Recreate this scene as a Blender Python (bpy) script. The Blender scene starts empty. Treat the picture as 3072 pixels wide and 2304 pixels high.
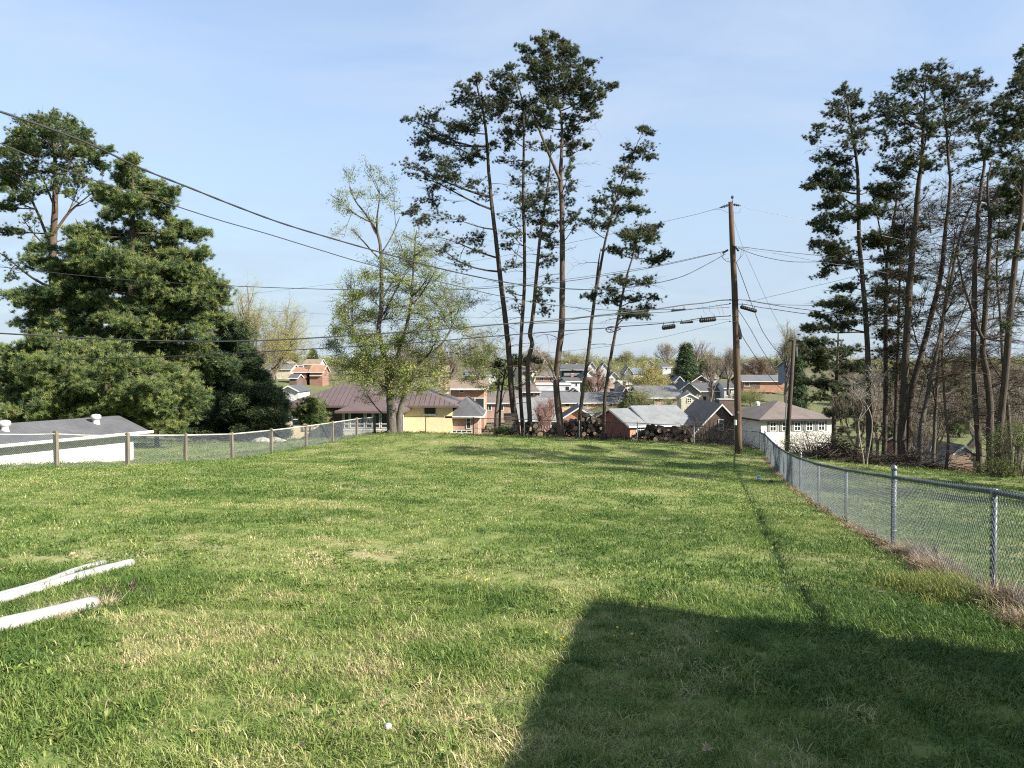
import bpy, math, random
import numpy as np
from mathutils import Vector, noise as mnoise
random.seed(7); np.random.seed(7)
RNG = np.random.default_rng(11)
sc = bpy.context.scene
col = sc.collection
R = math.radians
# ---------------------------------------------------------------- camera
F = 2308.0; CX = 1536.0; CY = 1152.0; EYE = 1.6; PITCH = R(1.54)
cam_d = bpy.data.cameras.new('camera'); cam = bpy.data.objects.new('camera', cam_d); col.objects.link(cam)
cam.location = (0, 0, EYE); cam.rotation_euler = (R(90) - PITCH, 0, 0)
cam_d.sensor_width = 36.0; cam_d.lens = 36.0 * F / 3072.0
cam_d.clip_start = 0.05; cam_d.clip_end = 6000
sc.camera = cam
# ---------------------------------------------------------------- light
SUN_EL = R(31); SUN_A = R(25)
LDIR = Vector((-math.cos(SUN_A) * math.cos(SUN_EL), math.sin(SUN_A) * math.cos(SUN_EL), -math.sin(SUN_EL)))
sd = bpy.data.lights.new('sun', 'SUN'); sd.energy = 5.0; sd.angle = R(0.55); sd.color = (1.0, 0.93, 0.82)
so = bpy.data.objects.new('sun', sd); col.objects.link(so)
so.rotation_euler = LDIR.to_track_quat('-Z', 'Y').to_euler(); so.location = (30, -20, 40)
w = bpy.data.worlds.new('World'); sc.world = w; w.use_nodes = True
nt = w.node_tree; nt.nodes.clear()
def wn(t, **k):
    n = nt.nodes.new(t)
    for a, b in k.items(): setattr(n, a, b)
    return n
sky = wn('ShaderNodeTexSky', sky_type='NISHITA'); sky.sun_disc = False
sky.sun_elevation = SUN_EL; sky.sun_rotation = R(115); sky.air_density = 1.0; sky.dust_density = 0.3; sky.ozone_density = 1.6
bg = wn('ShaderNodeBackground'); bg.inputs[1].default_value = 0.085
out = wn('ShaderNodeOutputWorld')
# thin cirrus: real clouds in the sky, mixed over the sky texture
tc = wn('ShaderNodeTexCoord'); sep = wn('ShaderNodeSeparateXYZ'); nt.links.new(tc.outputs['Generated'], sep.inputs[0])
mx = wn('ShaderNodeMath', operation='MAXIMUM'); nt.links.new(sep.outputs[2], mx.inputs[0]); mx.inputs[1].default_value = 0.0
ad = wn('ShaderNodeMath', operation='ADD'); nt.links.new(mx.outputs[0], ad.inputs[0]); ad.inputs[1].default_value = 0.16
dx = wn('ShaderNodeMath', operation='DIVIDE'); dy = wn('ShaderNodeMath', operation='DIVIDE')
nt.links.new(sep.outputs[0], dx.inputs[0]); nt.links.new(ad.outputs[0], dx.inputs[1])
nt.links.new(sep.outputs[1], dy.inputs[0]); nt.links.new(ad.outputs[0], dy.inputs[1])
cb = wn('ShaderNodeCombineXYZ'); nt.links.new(dx.outputs[0], cb.inputs[0]); nt.links.new(dy.outputs[0], cb.inputs[1])
mp = wn('ShaderNodeMapping'); mp.inputs['Scale'].default_value = (1.0, 1.5, 1.0); mp.inputs['Rotation'].default_value = (0, 0, R(28))
nt.links.new(cb.outputs[0], mp.inputs[0])
n1 = wn('ShaderNodeTexNoise'); n1.inputs['Scale'].default_value = 1.25; n1.inputs['Detail'].default_value = 7; n1.inputs['Roughness'].default_value = 0.55; n1.inputs['Distortion'].default_value = 0.5
nt.links.new(mp.outputs[0], n1.inputs['Vector'])
mr = wn('ShaderNodeMapRange'); mr.inputs[1].default_value = 0.40; mr.inputs[2].default_value = 0.68; mr.inputs[3].default_value = 0.32; mr.inputs[4].default_value = 0.78
nt.links.new(n1.outputs[0], mr.inputs[0])
cm = wn('ShaderNodeMixRGB'); nt.links.new(mr.outputs[0], cm.inputs[0]); nt.links.new(sky.outputs[0], cm.inputs[1]); cm.inputs[2].default_value = (2.75, 3.25, 4.1, 1)
# a low veil of pale haze lies along the horizon all the way round
hz = wn('ShaderNodeMapRange'); hz.inputs[1].default_value = 0.0; hz.inputs[2].default_value = 0.42; hz.inputs[3].default_value = 0.80; hz.inputs[4].default_value = 0.0; hz.interpolation_type = 'SMOOTHSTEP'
nt.links.new(mx.outputs[0], hz.inputs[0]); hm = wn('ShaderNodeMixRGB'); nt.links.new(hz.outputs[0], hm.inputs[0]); nt.links.new(cm.outputs[0], hm.inputs[1]); hm.inputs[2].default_value = (2.1, 2.62, 3.25, 1)
nt.links.new(hm.outputs[0], bg.inputs[0]); nt.links.new(bg.outputs[0], out.inputs[0])
sc.view_settings.view_transform = 'Standard'; sc.view_settings.look = 'None'
sc.view_settings.exposure = 1.5; sc.view_settings.gamma = 1.0; sc.view_settings.use_curve_mapping = False
sc.cycles.max_bounces = 6; sc.cycles.diffuse_bounces = 3; sc.cycles.transmission_bounces = 4; sc.cycles.transparent_max_bounces = 6
sc.cycles.use_denoising = False; sc.cycles.filter_width = 1.15

# ---------------------------------------------------------------- projection: a photo pixel at a forward distance Y -> world point
CP, SP = math.cos(PITCH), math.sin(PITCH)
def P(x, y, Y):
    u = (x - CX) / F; v = (CY - y) / F
    fy = CP + v * SP; fz = -SP + v * CP
    t = Y / fy
    return Vector((u * t, Y, EYE + fz * t))
def U(x): return (x - CX) / F

# ---------------------------------------------------------------- terrain height field (thin plate spline through surveyed points)
ctl = []
def cg(x, y, Y): p = P(x, y, Y); ctl.append((p.x, p.y, p.z))
def cd(X, Y, D): ctl.append((X, Y, EYE - D))
RF = []   # right fence bases (world)
for n, D in enumerate((2.24, 2.72, 3.15, 3.55, 3.9, 4.2, 4.45, 4.6, 4.68, 4.72)):
    Y = 7.2 + 4.0 * n; X = 2.65 + 0.262 * Y; RF.append((X, Y)); cd(X, Y, D)
LFp = ((170,1403),(383,1398),(556,1387),(697,1378),(814,1359),(918,1342),(997,1327),(1070,1313),(1124,1300))
LF = []
for n, (x, y) in enumerate(LFp):
    Y = 23.4 + 2.9 * n; p = P(x, y, Y); LF.append((p.x, p.y)); cg(x, y, Y)
for x, y, Y in ((1573,1312,43.6),(1738,1317,43.2),(1912,1324,42.8),(1277,1300,45.5),(1420,1306,44.6),(2085,1332,42.5)): cg(x, y, Y)
for X, Y, D in ((0,0,1.58),(-5,0,1.5),(6,0,1.7),(0,-20,0.9),(-20,-20,0.6),(25,-20,1.8),(0,7,2.17),(-6,10,2.15),(-9,16,2.6),(0,14,2.8),(0,22,3.4),(-4,30,3.85),(4,30,4.1),(-3,37,4.15),(5,37,4.5),
    (15,12,3.3),(16,20,4.1),(20,28,4.7),(24,33,5.0),(17,38,4.9),(14,43,5.1),(26,42,6.3),(-25,20,2.9),(-22,32,3.9),(-22,45,4.7),(-12,52,5.3),(-4,50,5.1),(4,49,5.2),(10,48,5.3),
    (-14,62,6.9),(0,62,7.0),(10,62,7.3),(25,60,8.3),(38,65,9.0),(0,78,8.6),(-20,80,7.8),(20,78,8.4),(40,85,9.4),(0,110,10.0),(-40,110,8.6),(35,110,8.5),(60,110,10.0),
    (0,150,10.4),(28,140,7.6),(-50,160,6.9),(60,160,8.0),(90,150,9.5),(0,200,9.6),(45,190,6.6),(-60,210,4.8),(80,220,7.0),(140,220,7),(0,260,7.6),(-90,280,2.0),(90,300,3.2),(180,320,3.0),(0,330,3.6),
    (-140,360,0),(0,430,0.5),(140,430,1.2),(260,430,0.5),(-250,260,0),(-60,40,3.5),(-70,90,5),(60,20,5),(90,60,8),
    (-300,600,0),(0,620,1.6),(300,620,2),(0,1000,3),(700,1000,3),(-700,1000,2),(-900,200,0),(900,200,0),(0,1800,0),(1500,1800,0),(-1500,1800,0),(-800,-300,0),(800,-300,2),(0,-300,0)): cd(X, Y, D)
ctl = np.array(ctl)
def _phi(r2): return np.where(r2 > 0, r2 * np.log(np.maximum(r2, 1e-9)) * 0.5, 0)
def _warp(x, y): # compress far distances so that near detail is well conditioned
    r = np.sqrt(x * x + y * y) + 1e-6; k = np.log1p(r / 30.0) * 30.0 / r
    return x * k, y * k
wx, wy = _warp(ctl[:, 0], ctl[:, 1]); N = len(ctl)
K = _phi((wx[:, None] - wx[None]) ** 2 + (wy[:, None] - wy[None]) ** 2) + np.eye(N) * 1.5
Pm = np.stack([np.ones(N), wx, wy], 1)
A = np.zeros((N + 3, N + 3)); A[:N, :N] = K; A[:N, N:] = Pm; A[N:, :N] = Pm.T
SOL = np.linalg.solve(A, np.concatenate([ctl[:, 2], [0, 0, 0]]))
def gz_arr(X, Y):
    X = np.asarray(X, float); Y = np.asarray(Y, float); s = X.shape
    a, b = _warp(X.ravel(), Y.ravel()); o = np.empty(a.size)
    for i in range(0, a.size, 20000):
        r2 = (a[i:i+20000, None] - wx[None]) ** 2 + (b[i:i+20000, None] - wy[None]) ** 2
        o[i:i+20000] = _phi(r2) @ SOL[:N] + SOL[N] + SOL[N+1] * a[i:i+20000] + SOL[N+2] * b[i:i+20000]
    return o.reshape(s)
def gz(X, Y): return float(gz_arr(np.array([X]), np.array([Y]))[0])

# ---------------------------------------------------------------- object helpers
def tag(o, label=None, cat=None, group=None, kind=None):
    if label: o['label'] = label
    if cat: o['category'] = cat
    if group: o['group'] = group
    if kind: o['kind'] = kind
    return o
def empty(name, loc, label, cat, group=None):
    o = bpy.data.objects.new(name, None); col.objects.link(o); o.location = loc; o.empty_display_size = 0.3
    return tag(o, label, cat, group)
def origin(parent):
    v = Vector((0, 0, 0)); p = parent
    while p is not None: v += p.location; p = p.parent
    return v
class MB:
    def __init__(s): s.v = []; s.f = []; s.m = []
    def add(s, vs, fs, m=0):
        b = len(s.v); s.v.extend([tuple(q) for q in vs])
        for f in fs: s.f.append(tuple(i + b for i in f)); s.m.append(m)
    def box(s, x0, x1, y0, y1, z0, z1, m=0, T=None):
        vs = [(x0,y0,z0),(x1,y0,z0),(x1,y1,z0),(x0,y1,z0),(x0,y0,z1),(x1,y0,z1),(x1,y1,z1),(x0,y1,z1)]
        if T: vs = [T(*q) for q in vs]
        s.add(vs, [(0,3,2,1),(4,5,6,7),(0,1,5,4),(1,2,6,5),(2,3,7,6),(3,0,4,7)], m)
    def poly(s, pts, th, m=0):   # a slab: polygon given top points, thickened downwards along -z
        n = len(pts); top = [Vector(p) for p in pts]; bot = [p - Vector((0, 0, th)) for p in top]
        s.add(top + bot, [tuple(range(n)), tuple(reversed(range(n, 2*n)))] + [(i, i+n, (i+1) % n + n, (i+1) % n) for i in range(n)], m)
    def tube(s, pts, rad, sides=6, m=0, cap=True):
        pts = [Vector(p) for p in pts]; n = len(pts)
        if not hasattr(rad, '__len__'): rad = [rad] * n
        ref = None; rings = []
        for i in range(n):
            d = (pts[min(i+1, n-1)] - pts[max(i-1, 0)])
            if d.length < 1e-9: d = Vector((0, 0, 1))
            d.normalize()
            if ref is None: ref = Vector((1, 0, 0)) if abs(d.x) < 0.9 else Vector((0, 1, 0))
            a = (ref - d * ref.dot(d)).normalized(); b = d.cross(a); ref = a
            for k in range(sides):
                t = 2 * math.pi * k / sides; rings.append(pts[i] + (a * math.cos(t) + b * math.sin(t)) * rad[i])
        fs = []
        for i in range(n - 1):
            for k in range(sides):
                k2 = (k + 1) % sides; fs.append((i*sides+k, i*sides+k2, (i+1)*sides+k2, (i+1)*sides+k))
        if cap: fs.append(tuple(reversed(range(sides)))); fs.append(tuple((n-1)*sides + k for k in range(sides)))
        s.add(rings, fs, m)
    def lathe(s, c, prof, seg=12, m=0, T=None):
        vs = []; fs = []; n = len(prof)
        for (r, z) in prof:
            for k in range(seg):
                t = 2 * math.pi * k / seg; vs.append((c[0] + r * math.cos(t), c[1] + r * math.sin(t), c[2] + z))
        for i in range(n - 1):
            for k in range(seg):
                k2 = (k+1) % seg; fs.append((i*seg+k, i*seg+k2, (i+1)*seg+k2, (i+1)*seg+k))
        fs.append(tuple(reversed(range(seg)))); fs.append(tuple((n-1)*seg+k for k in range(seg)))
        s.add(vs, fs, m)
    def build(s, name, mats, parent=None, smooth=False, local=False):
        me = bpy.data.meshes.new(name)
        o = origin(parent) if not local else Vector((0, 0, 0))
        me.from_pydata([(a - o.x, b - o.y, c - o.z) for a, b, c in s.v], [], s.f)
        if not isinstance(mats, (list, tuple)): mats = [mats]
        for mm in mats: me.materials.append(mm)
        if len(mats) > 1: me.polygons.foreach_set('material_index', s.m)
        if smooth: me.polygons.foreach_set('use_smooth', [True] * len(me.polygons))
        me.update()
        ob = bpy.data.objects.new(name, me); col.objects.link(ob); ob.parent = parent
        return ob
def copy_tree(o, parent=None):
    c = o.copy(); col.objects.link(c); c.parent = parent
    for ch in list(o.children): copy_tree(ch, c)
    return c

# ---------------------------------------------------------------- materials
def nodes(name):
    m = bpy.data.materials.new(name); m.use_nodes = True; t = m.node_tree
    b = t.nodes['Principled BSDF']; return m, t, b
def mk(t, ty, **k):
    n = t.nodes.new(ty)
    for a, b in k.items():
        if a.startswith('i_'): n.inputs[int(a[2:])].default_value = b
        else: setattr(n, a, b)
    return n
def ramp(t, fac, stops):
    r = t.nodes.new('ShaderNodeValToRGB'); e = r.color_ramp.elements
    e[0].position, e[0].color = stops[0][0], (*stops[0][1], 1); e[1].position, e[1].color = stops[-1][0], (*stops[-1][1], 1)
    for p, c in stops[1:-1]: q = e.new(p); q.color = (*c, 1)
    t.links.new(fac, r.inputs[0]); return r.outputs[0]
def tnoise(t, scale, detail=4, rough=0.6, coord='Object', vscale=None, dist=0.0):
    tc = t.nodes.new('ShaderNodeTexCoord'); n = t.nodes.new('ShaderNodeTexNoise')
    n.inputs['Scale'].default_value = scale; n.inputs['Detail'].default_value = detail; n.inputs['Roughness'].default_value = rough; n.inputs['Distortion'].default_value = dist
    src = tc.outputs[coord]
    if vscale:
        m = t.nodes.new('ShaderNodeMapping'); m.inputs['Scale'].default_value = vscale; t.links.new(src, m.inputs[0]); src = m.outputs[0]
    t.links.new(src, n.inputs['Vector']); return n
def paint(name, c, c2=None, scale=3.0, rough=0.7, metal=0.0, bump=0.0, vscale=None, lo=0.35, hi=0.65, spec=0.3):
    m, t, b = nodes(name); c2 = c2 or tuple(x * 0.75 for x in c)
    n = tnoise(t, scale, 5, 0.65, vscale=vscale)
    t.links.new(ramp(t, n.outputs[0], [(lo, c2), (hi, c)]), b.inputs['Base Color'])
    b.inputs['Roughness'].default_value = rough; b.inputs['Metallic'].default_value = metal
    b.inputs['Specular IOR Level'].default_value = spec
    if bump:
        bp = t.nodes.new('ShaderNodeBump'); bp.inputs['Strength'].default_value = bump; bp.inputs['Distance'].default_value = 0.05
        t.links.new(n.outputs[0], bp.inputs['Height']); t.links.new(bp.outputs[0], b.inputs['Normal'])
    return m
def brickmat(name, c1, c2, mortar, sx=4.2):
    m, t, b = nodes(name)
    tc = t.nodes.new('ShaderNodeTexCoord'); sp = t.nodes.new('ShaderNodeSeparateXYZ'); t.links.new(tc.outputs['Object'], sp.inputs[0])
    a = mk(t, 'ShaderNodeMath', operation='ADD'); t.links.new(sp.outputs[0], a.inputs[0]); t.links.new(sp.outputs[1], a.inputs[1])
    cbn = t.nodes.new('ShaderNodeCombineXYZ'); t.links.new(a.outputs[0], cbn.inputs[0]); t.links.new(sp.outputs[2], cbn.inputs[1])
    br = t.nodes.new('ShaderNodeTexBrick'); br.inputs['Scale'].default_value = sx
    br.inputs['Color1'].default_value = (*c1, 1); br.inputs['Color2'].default_value = (*c2, 1); br.inputs['Mortar'].default_value = (*mortar, 1)
    br.inputs['Mortar Size'].default_value = 0.025
    t.links.new(cbn.outputs[0], br.inputs['Vector'])
    n = tnoise(t, 1.3, 5, 0.6); mxn = t.nodes.new('ShaderNodeMixRGB'); mxn.blend_type = 'MULTIPLY'; mxn.inputs[0].default_value = 0.6
    t.links.new(br.outputs[0], mxn.inputs[1]); t.links.new(ramp(t, n.outputs[0], [(0.3, (0.6, 0.58, 0.56)), (0.65, (1.15, 1.1, 1.05))]), mxn.inputs[2])
    t.links.new(mxn.outputs[0], b.inputs['Base Color']); b.inputs['Roughness'].default_value = 0.85
    return m
def shingle(name, c):
    m, t, b = nodes(name)
    br = t.nodes.new('ShaderNodeTexBrick'); br.inputs['Scale'].default_value = 3.0; tc = t.nodes.new('ShaderNodeTexCoord')
    d = tuple(x * 0.8 for x in c); br.inputs['Color1'].default_value = (*c, 1); br.inputs['Color2'].default_value = (*d, 1); br.inputs['Mortar'].default_value = (*(x * .6 for x in c), 1)
    br.inputs['Mortar Size'].default_value = 0.01; t.links.new(tc.outputs['Object'], br.inputs['Vector'])
    n = tnoise(t, 0.8, 6, 0.65); mxn = t.nodes.new('ShaderNodeMixRGB'); mxn.blend_type = 'MULTIPLY'; mxn.inputs[0].default_value = 0.7
    t.links.new(br.outputs[0], mxn.inputs[1]); t.links.new(ramp(t, n.outputs[0], [(0.3, (0.7, 0.7, 0.7)), (0.7, (1.2, 1.2, 1.2))]), mxn.inputs[2])
    t.links.new(mxn.outputs[0], b.inputs['Base Color']); b.inputs['Roughness'].default_value = 0.8; b.inputs['Specular IOR Level'].default_value = 0.4
    return m
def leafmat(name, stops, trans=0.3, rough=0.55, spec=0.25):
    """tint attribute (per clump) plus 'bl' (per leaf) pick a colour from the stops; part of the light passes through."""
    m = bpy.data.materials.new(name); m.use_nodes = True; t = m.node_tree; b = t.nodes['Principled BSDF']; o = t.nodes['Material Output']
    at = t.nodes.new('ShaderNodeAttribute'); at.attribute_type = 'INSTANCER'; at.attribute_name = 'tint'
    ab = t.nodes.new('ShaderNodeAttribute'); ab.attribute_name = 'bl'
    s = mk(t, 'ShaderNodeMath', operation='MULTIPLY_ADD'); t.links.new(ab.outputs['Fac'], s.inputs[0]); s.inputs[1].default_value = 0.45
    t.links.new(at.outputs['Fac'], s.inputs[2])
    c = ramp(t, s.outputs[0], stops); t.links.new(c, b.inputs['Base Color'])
    b.inputs['Roughness'].default_value = rough; b.inputs['Specular IOR Level'].default_value = spec
    tr = t.nodes.new('ShaderNodeBsdfTranslucent'); t.links.new(c, tr.inputs[0])
    ms = t.nodes.new('ShaderNodeMixShader'); ms.inputs[0].default_value = trans
    t.links.new(b.outputs[0], ms.inputs[1]); t.links.new(tr.outputs[0], ms.inputs[2]); t.links.new(ms.outputs[0], o.inputs[0])
    return m
def barkmat(name, c1, c2, scale=9.0):
    m, t, b = nodes(name); n = tnoise(t, scale, 6, 0.75, vscale=(1, 1, 0.22), dist=0.6)
    t.links.new(ramp(t, n.outputs[0], [(0.3, c1), (0.7, c2)]), b.inputs['Base Color']); b.inputs['Roughness'].default_value = 0.9; b.inputs['Specular IOR Level'].default_value = 0.15
    bp = t.nodes.new('ShaderNodeBump'); bp.inputs['Strength'].default_value = 0.8; bp.inputs['Distance'].default_value = 0.03
    t.links.new(n.outputs[0], bp.inputs['Height']); t.links.new(bp.outputs[0], b.inputs['Normal']); return m

M = {}
M['white'] = paint('white_paint', (0.58, 0.58, 0.56), (0.46, 0.46, 0.44), 4, 0.6)
M['pvc'] = paint('white_pvc', (0.38, 0.38, 0.37), (0.24, 0.235, 0.21), 7, 0.35, spec=0.5)
M['white_wall'] = paint('white_painted_block', (0.58, 0.57, 0.52), (0.5, 0.485, 0.44), 1.2, 0.8)
M['cream'] = paint('cream_painted_block', (0.62, 0.54, 0.32), (0.54, 0.46, 0.28), 1.4, 0.8)
M['cream2'] = paint('cream_siding', (0.48, 0.44, 0.34), None, 1.5, 0.8)
M['siding'] = paint('pale_siding', (0.50, 0.50, 0.49), None, 1.0, 0.7)
M['grey_siding'] = paint('grey_siding', (0.19, 0.2, 0.2), None, 1.0, 0.75)
M['blue_siding'] = paint('slate_blue_siding', (0.16, 0.20, 0.27), None, 1.0, 0.75)
M['brown_siding'] = paint('brown_shingle_siding', (0.115, 0.085, 0.065), (0.075, 0.055, 0.045), 2.5, 0.85)
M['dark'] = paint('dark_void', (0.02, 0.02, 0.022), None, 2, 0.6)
M['redroof'] = paint('red_metal_roof', (0.118, 0.084, 0.077), (0.095, 0.068, 0.063), 0.6, 0.42, 0.0, spec=0.5)
M['roof_dark'] = shingle('charcoal_shingle', (0.085, 0.088, 0.095))
M['roof_grey'] = shingle('grey_shingle', (0.20, 0.21, 0.215))
M['roof_mid'] = shingle('mid_grey_shingle', (0.13, 0.132, 0.14))
M['roof_garage'] = shingle('garage_roll_roofing', (0.10, 0.102, 0.108))
M['roof_brown'] = shingle('brown_shingle', (0.155, 0.125, 0.11))
M['roof_tan'] = shingle('tan_shingle', (0.24, 0.18, 0.13))
M['roof_orange'] = shingle('orange_clay_shingle', (0.32, 0.18, 0.11))
M['brick_red'] = brickmat('red_brick', (0.22, 0.085, 0.055), (0.16, 0.062, 0.045), (0.28, 0.24, 0.2))
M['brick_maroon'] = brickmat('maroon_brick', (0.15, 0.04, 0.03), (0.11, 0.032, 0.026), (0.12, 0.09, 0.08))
M['brick_orange'] = brickmat('orange_brick', (0.36, 0.16, 0.085), (0.28, 0.12, 0.07), (0.42, 0.34, 0.26))
M['brick_pink'] = brickmat('weathered_pink_brick', (0.34, 0.2, 0.15), (0.27, 0.155, 0.12), (0.5, 0.42, 0.35))
M['brick_tan'] = brickmat('tan_brick', (0.52, 0.33, 0.17), (0.44, 0.26, 0.14), (0.5, 0.4, 0.3))
M['brick_dark'] = brickmat('dark_brown_brick', (0.11, 0.065, 0.05), (0.08, 0.05, 0.04), (0.13, 0.11, 0.1))
M['stone'] = paint('yellow_stone', (0.62, 0.55, 0.30), (0.16, 0.13, 0.07), 3.5, 0.85, bump=0.6)
M['rock'] = paint('pale_rock', (0.42, 0.40, 0.36), (0.2, 0.19, 0.17), 5, 0.9, bump=0.5)
M['asphalt'] = paint('asphalt', (0.055, 0.055, 0.06), (0.04, 0.04, 0.043), 3, 0.9)
M['concrete'] = paint('concrete', (0.36, 0.35, 0.33), (0.28, 0.27, 0.25), 2, 0.9)
M['galv'] = paint('galvanised_steel', (0.12, 0.14, 0.16), (0.07, 0.085, 0.10), 8, 0.55, 0.3, spec=0.5)
M['galv_cap'] = paint('galvanised_cap', (0.26, 0.28, 0.30), (0.13, 0.145, 0.16), 14, 0.4, 0.6, spec=0.5)
M['rail_old'] = paint('weathered_rail', (0.42, 0.42, 0.37), (0.3, 0.3, 0.26), 6, 0.6, 0.15)
M['rust'] = paint('rusty_steel', (0.10, 0.075, 0.06), (0.05, 0.04, 0.035), 9, 0.7, 0.3)
M['wood_post'] = paint('weathered_wood', (0.17, 0.145, 0.105), (0.09, 0.078, 0.058), 6, 0.85, vscale=(1, 1, .15))
M['pole'] = paint('utility_pole_wood', (0.105, 0.065, 0.04), (0.045, 0.032, 0.024), 7, 0.85, vscale=(1, 1, .08), bump=0.5)
M['plank'] = paint('brown_fence_plank', (0.21, 0.15, 0.12), (0.13, 0.09, 0.075), 4, 0.9, vscale=(1, 1, .2))
M['black'] = paint('black_plastic', (0.018, 0.018, 0.02), (0.012, 0.012, 0.013), 5, 0.5)
M['cable'] = paint('black_cable', (0.028, 0.028, 0.032), (0.018, 0.018, 0.02), 5, 0.5)
M['cable_grey'] = paint('aluminium_cable', (0.22, 0.23, 0.25), (0.15, 0.16, 0.18), 5, 0.5, 0.3)
M['porcelain'] = paint('insulator', (0.05, 0.06, 0.08), None, 5, 0.3)
M['tin'] = paint('vent_metal', (0.60, 0.59, 0.54), (0.4, 0.39, 0.35), 7, 0.5, 0.2)
def glassm():
    m, t, b = nodes('window_glass'); b.inputs['Base Color'].default_value = (0.03, 0.035, 0.04, 1); b.inputs['Roughness'].default_value = 0.08; b.inputs['Specular IOR Level'].default_value = 0.6
    return m
M['glass'] = glassm()
M['bark_pine'] = barkmat('pine_bark', (0.022, 0.018, 0.015), (0.10, 0.078, 0.062))
M['pole_dark'] = paint('dark_pole_wood', (0.075, 0.055, 0.042), (0.035, 0.028, 0.022), 7, 0.85, vscale=(1, 1, .08))
M['bark_red'] = barkmat('red_pine_bark', (0.035, 0.027, 0.022), (0.135, 0.098, 0.076))
M['bark_grey'] = barkmat('grey_bark', (0.035, 0.031, 0.026), (0.14, 0.125, 0.105))
M['bark_light'] = barkmat('pale_bark', (0.12, 0.10, 0.085), (0.36, 0.32, 0.27))
M['twig'] = barkmat('twig_bark', (0.03, 0.024, 0.02), (0.08, 0.062, 0.05))
M['twig_far'] = paint('far_twigs', (0.15, 0.125, 0.10), (0.09, 0.075, 0.06), 4, 0.9)
M['twig_red'] = paint('reddish_twigs', (0.15, 0.085, 0.065), (0.09, 0.055, 0.045), 4, 0.9)
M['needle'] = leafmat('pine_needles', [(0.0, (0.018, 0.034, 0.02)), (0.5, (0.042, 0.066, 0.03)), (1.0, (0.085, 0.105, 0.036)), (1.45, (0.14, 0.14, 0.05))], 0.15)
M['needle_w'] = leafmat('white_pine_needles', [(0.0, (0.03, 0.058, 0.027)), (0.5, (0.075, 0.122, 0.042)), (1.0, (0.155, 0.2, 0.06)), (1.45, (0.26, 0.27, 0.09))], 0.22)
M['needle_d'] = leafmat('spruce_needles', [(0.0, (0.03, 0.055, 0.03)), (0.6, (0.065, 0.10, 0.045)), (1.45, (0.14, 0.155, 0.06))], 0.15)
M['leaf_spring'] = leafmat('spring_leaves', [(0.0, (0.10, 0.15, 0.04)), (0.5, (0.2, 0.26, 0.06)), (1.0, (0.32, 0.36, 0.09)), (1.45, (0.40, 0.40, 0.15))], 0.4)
M['leaf_far'] = leafmat('far_spring_leaves', [(0.0, (0.10, 0.13, 0.05)), (0.6, (0.2, 0.22, 0.08)), (1.45, (0.36, 0.34, 0.12))], 0.35)
M['leaf_bud'] = leafmat('brown_buds', [(0.0, (0.10, 0.075, 0.05)), (0.6, (0.2, 0.15, 0.1)), (1.45, (0.30, 0.25, 0.16))], 0.3)
M['leaf_pink'] = leafmat('pink_blossom', [(0.0, (0.22, 0.10, 0.13)), (0.6, (0.36, 0.18, 0.23)), (1.45, (0.5, 0.33, 0.36))], 0.3)
M['leaf_yel'] = leafmat('willow_leaves', [(0.0, (0.15, 0.17, 0.05)), (0.6, (0.32, 0.3, 0.08)), (1.45, (0.50, 0.38, 0.1))], 0.35)
M['leaf_shrub'] = leafmat('shrub_leaves', [(0.0, (0.04, 0.06, 0.02)), (0.6, (0.10, 0.13, 0.035)), (1.45, (0.24, 0.26, 0.07))], 0.3)
M['grass'] = leafmat('lawn_grass', [(0.0, (0.05, 0.10, 0.022)), (0.3, (0.10, 0.165, 0.035)), (0.6, (0.18, 0.24, 0.06)), (0.9, (0.31, 0.32, 0.12)), (1.15, (0.46, 0.40, 0.22)), (1.45, (0.60, 0.50, 0.32))], 0.35, 0.5, 0.2)
M['straw'] = leafmat('dead_straw', [(0.0, (0.12, 0.09, 0.06)), (0.6, (0.28, 0.21, 0.14)), (1.45, (0.50, 0.41, 0.28))], 0.2)
M['litter'] = leafmat('leaf_litter', [(0.0, (0.06, 0.035, 0.022)), (0.6, (0.14, 0.085, 0.05)), (1.45, (0.3, 0.2, 0.12))], 0.15)
M['log_bark'] = barkmat('log_bark', (0.016, 0.012, 0.010), (0.06, 0.045, 0.036), 6)
M['log_end'] = paint('log_end_grain', (0.30, 0.24, 0.17), (0.10, 0.075, 0.055), 5, 0.9)
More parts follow.
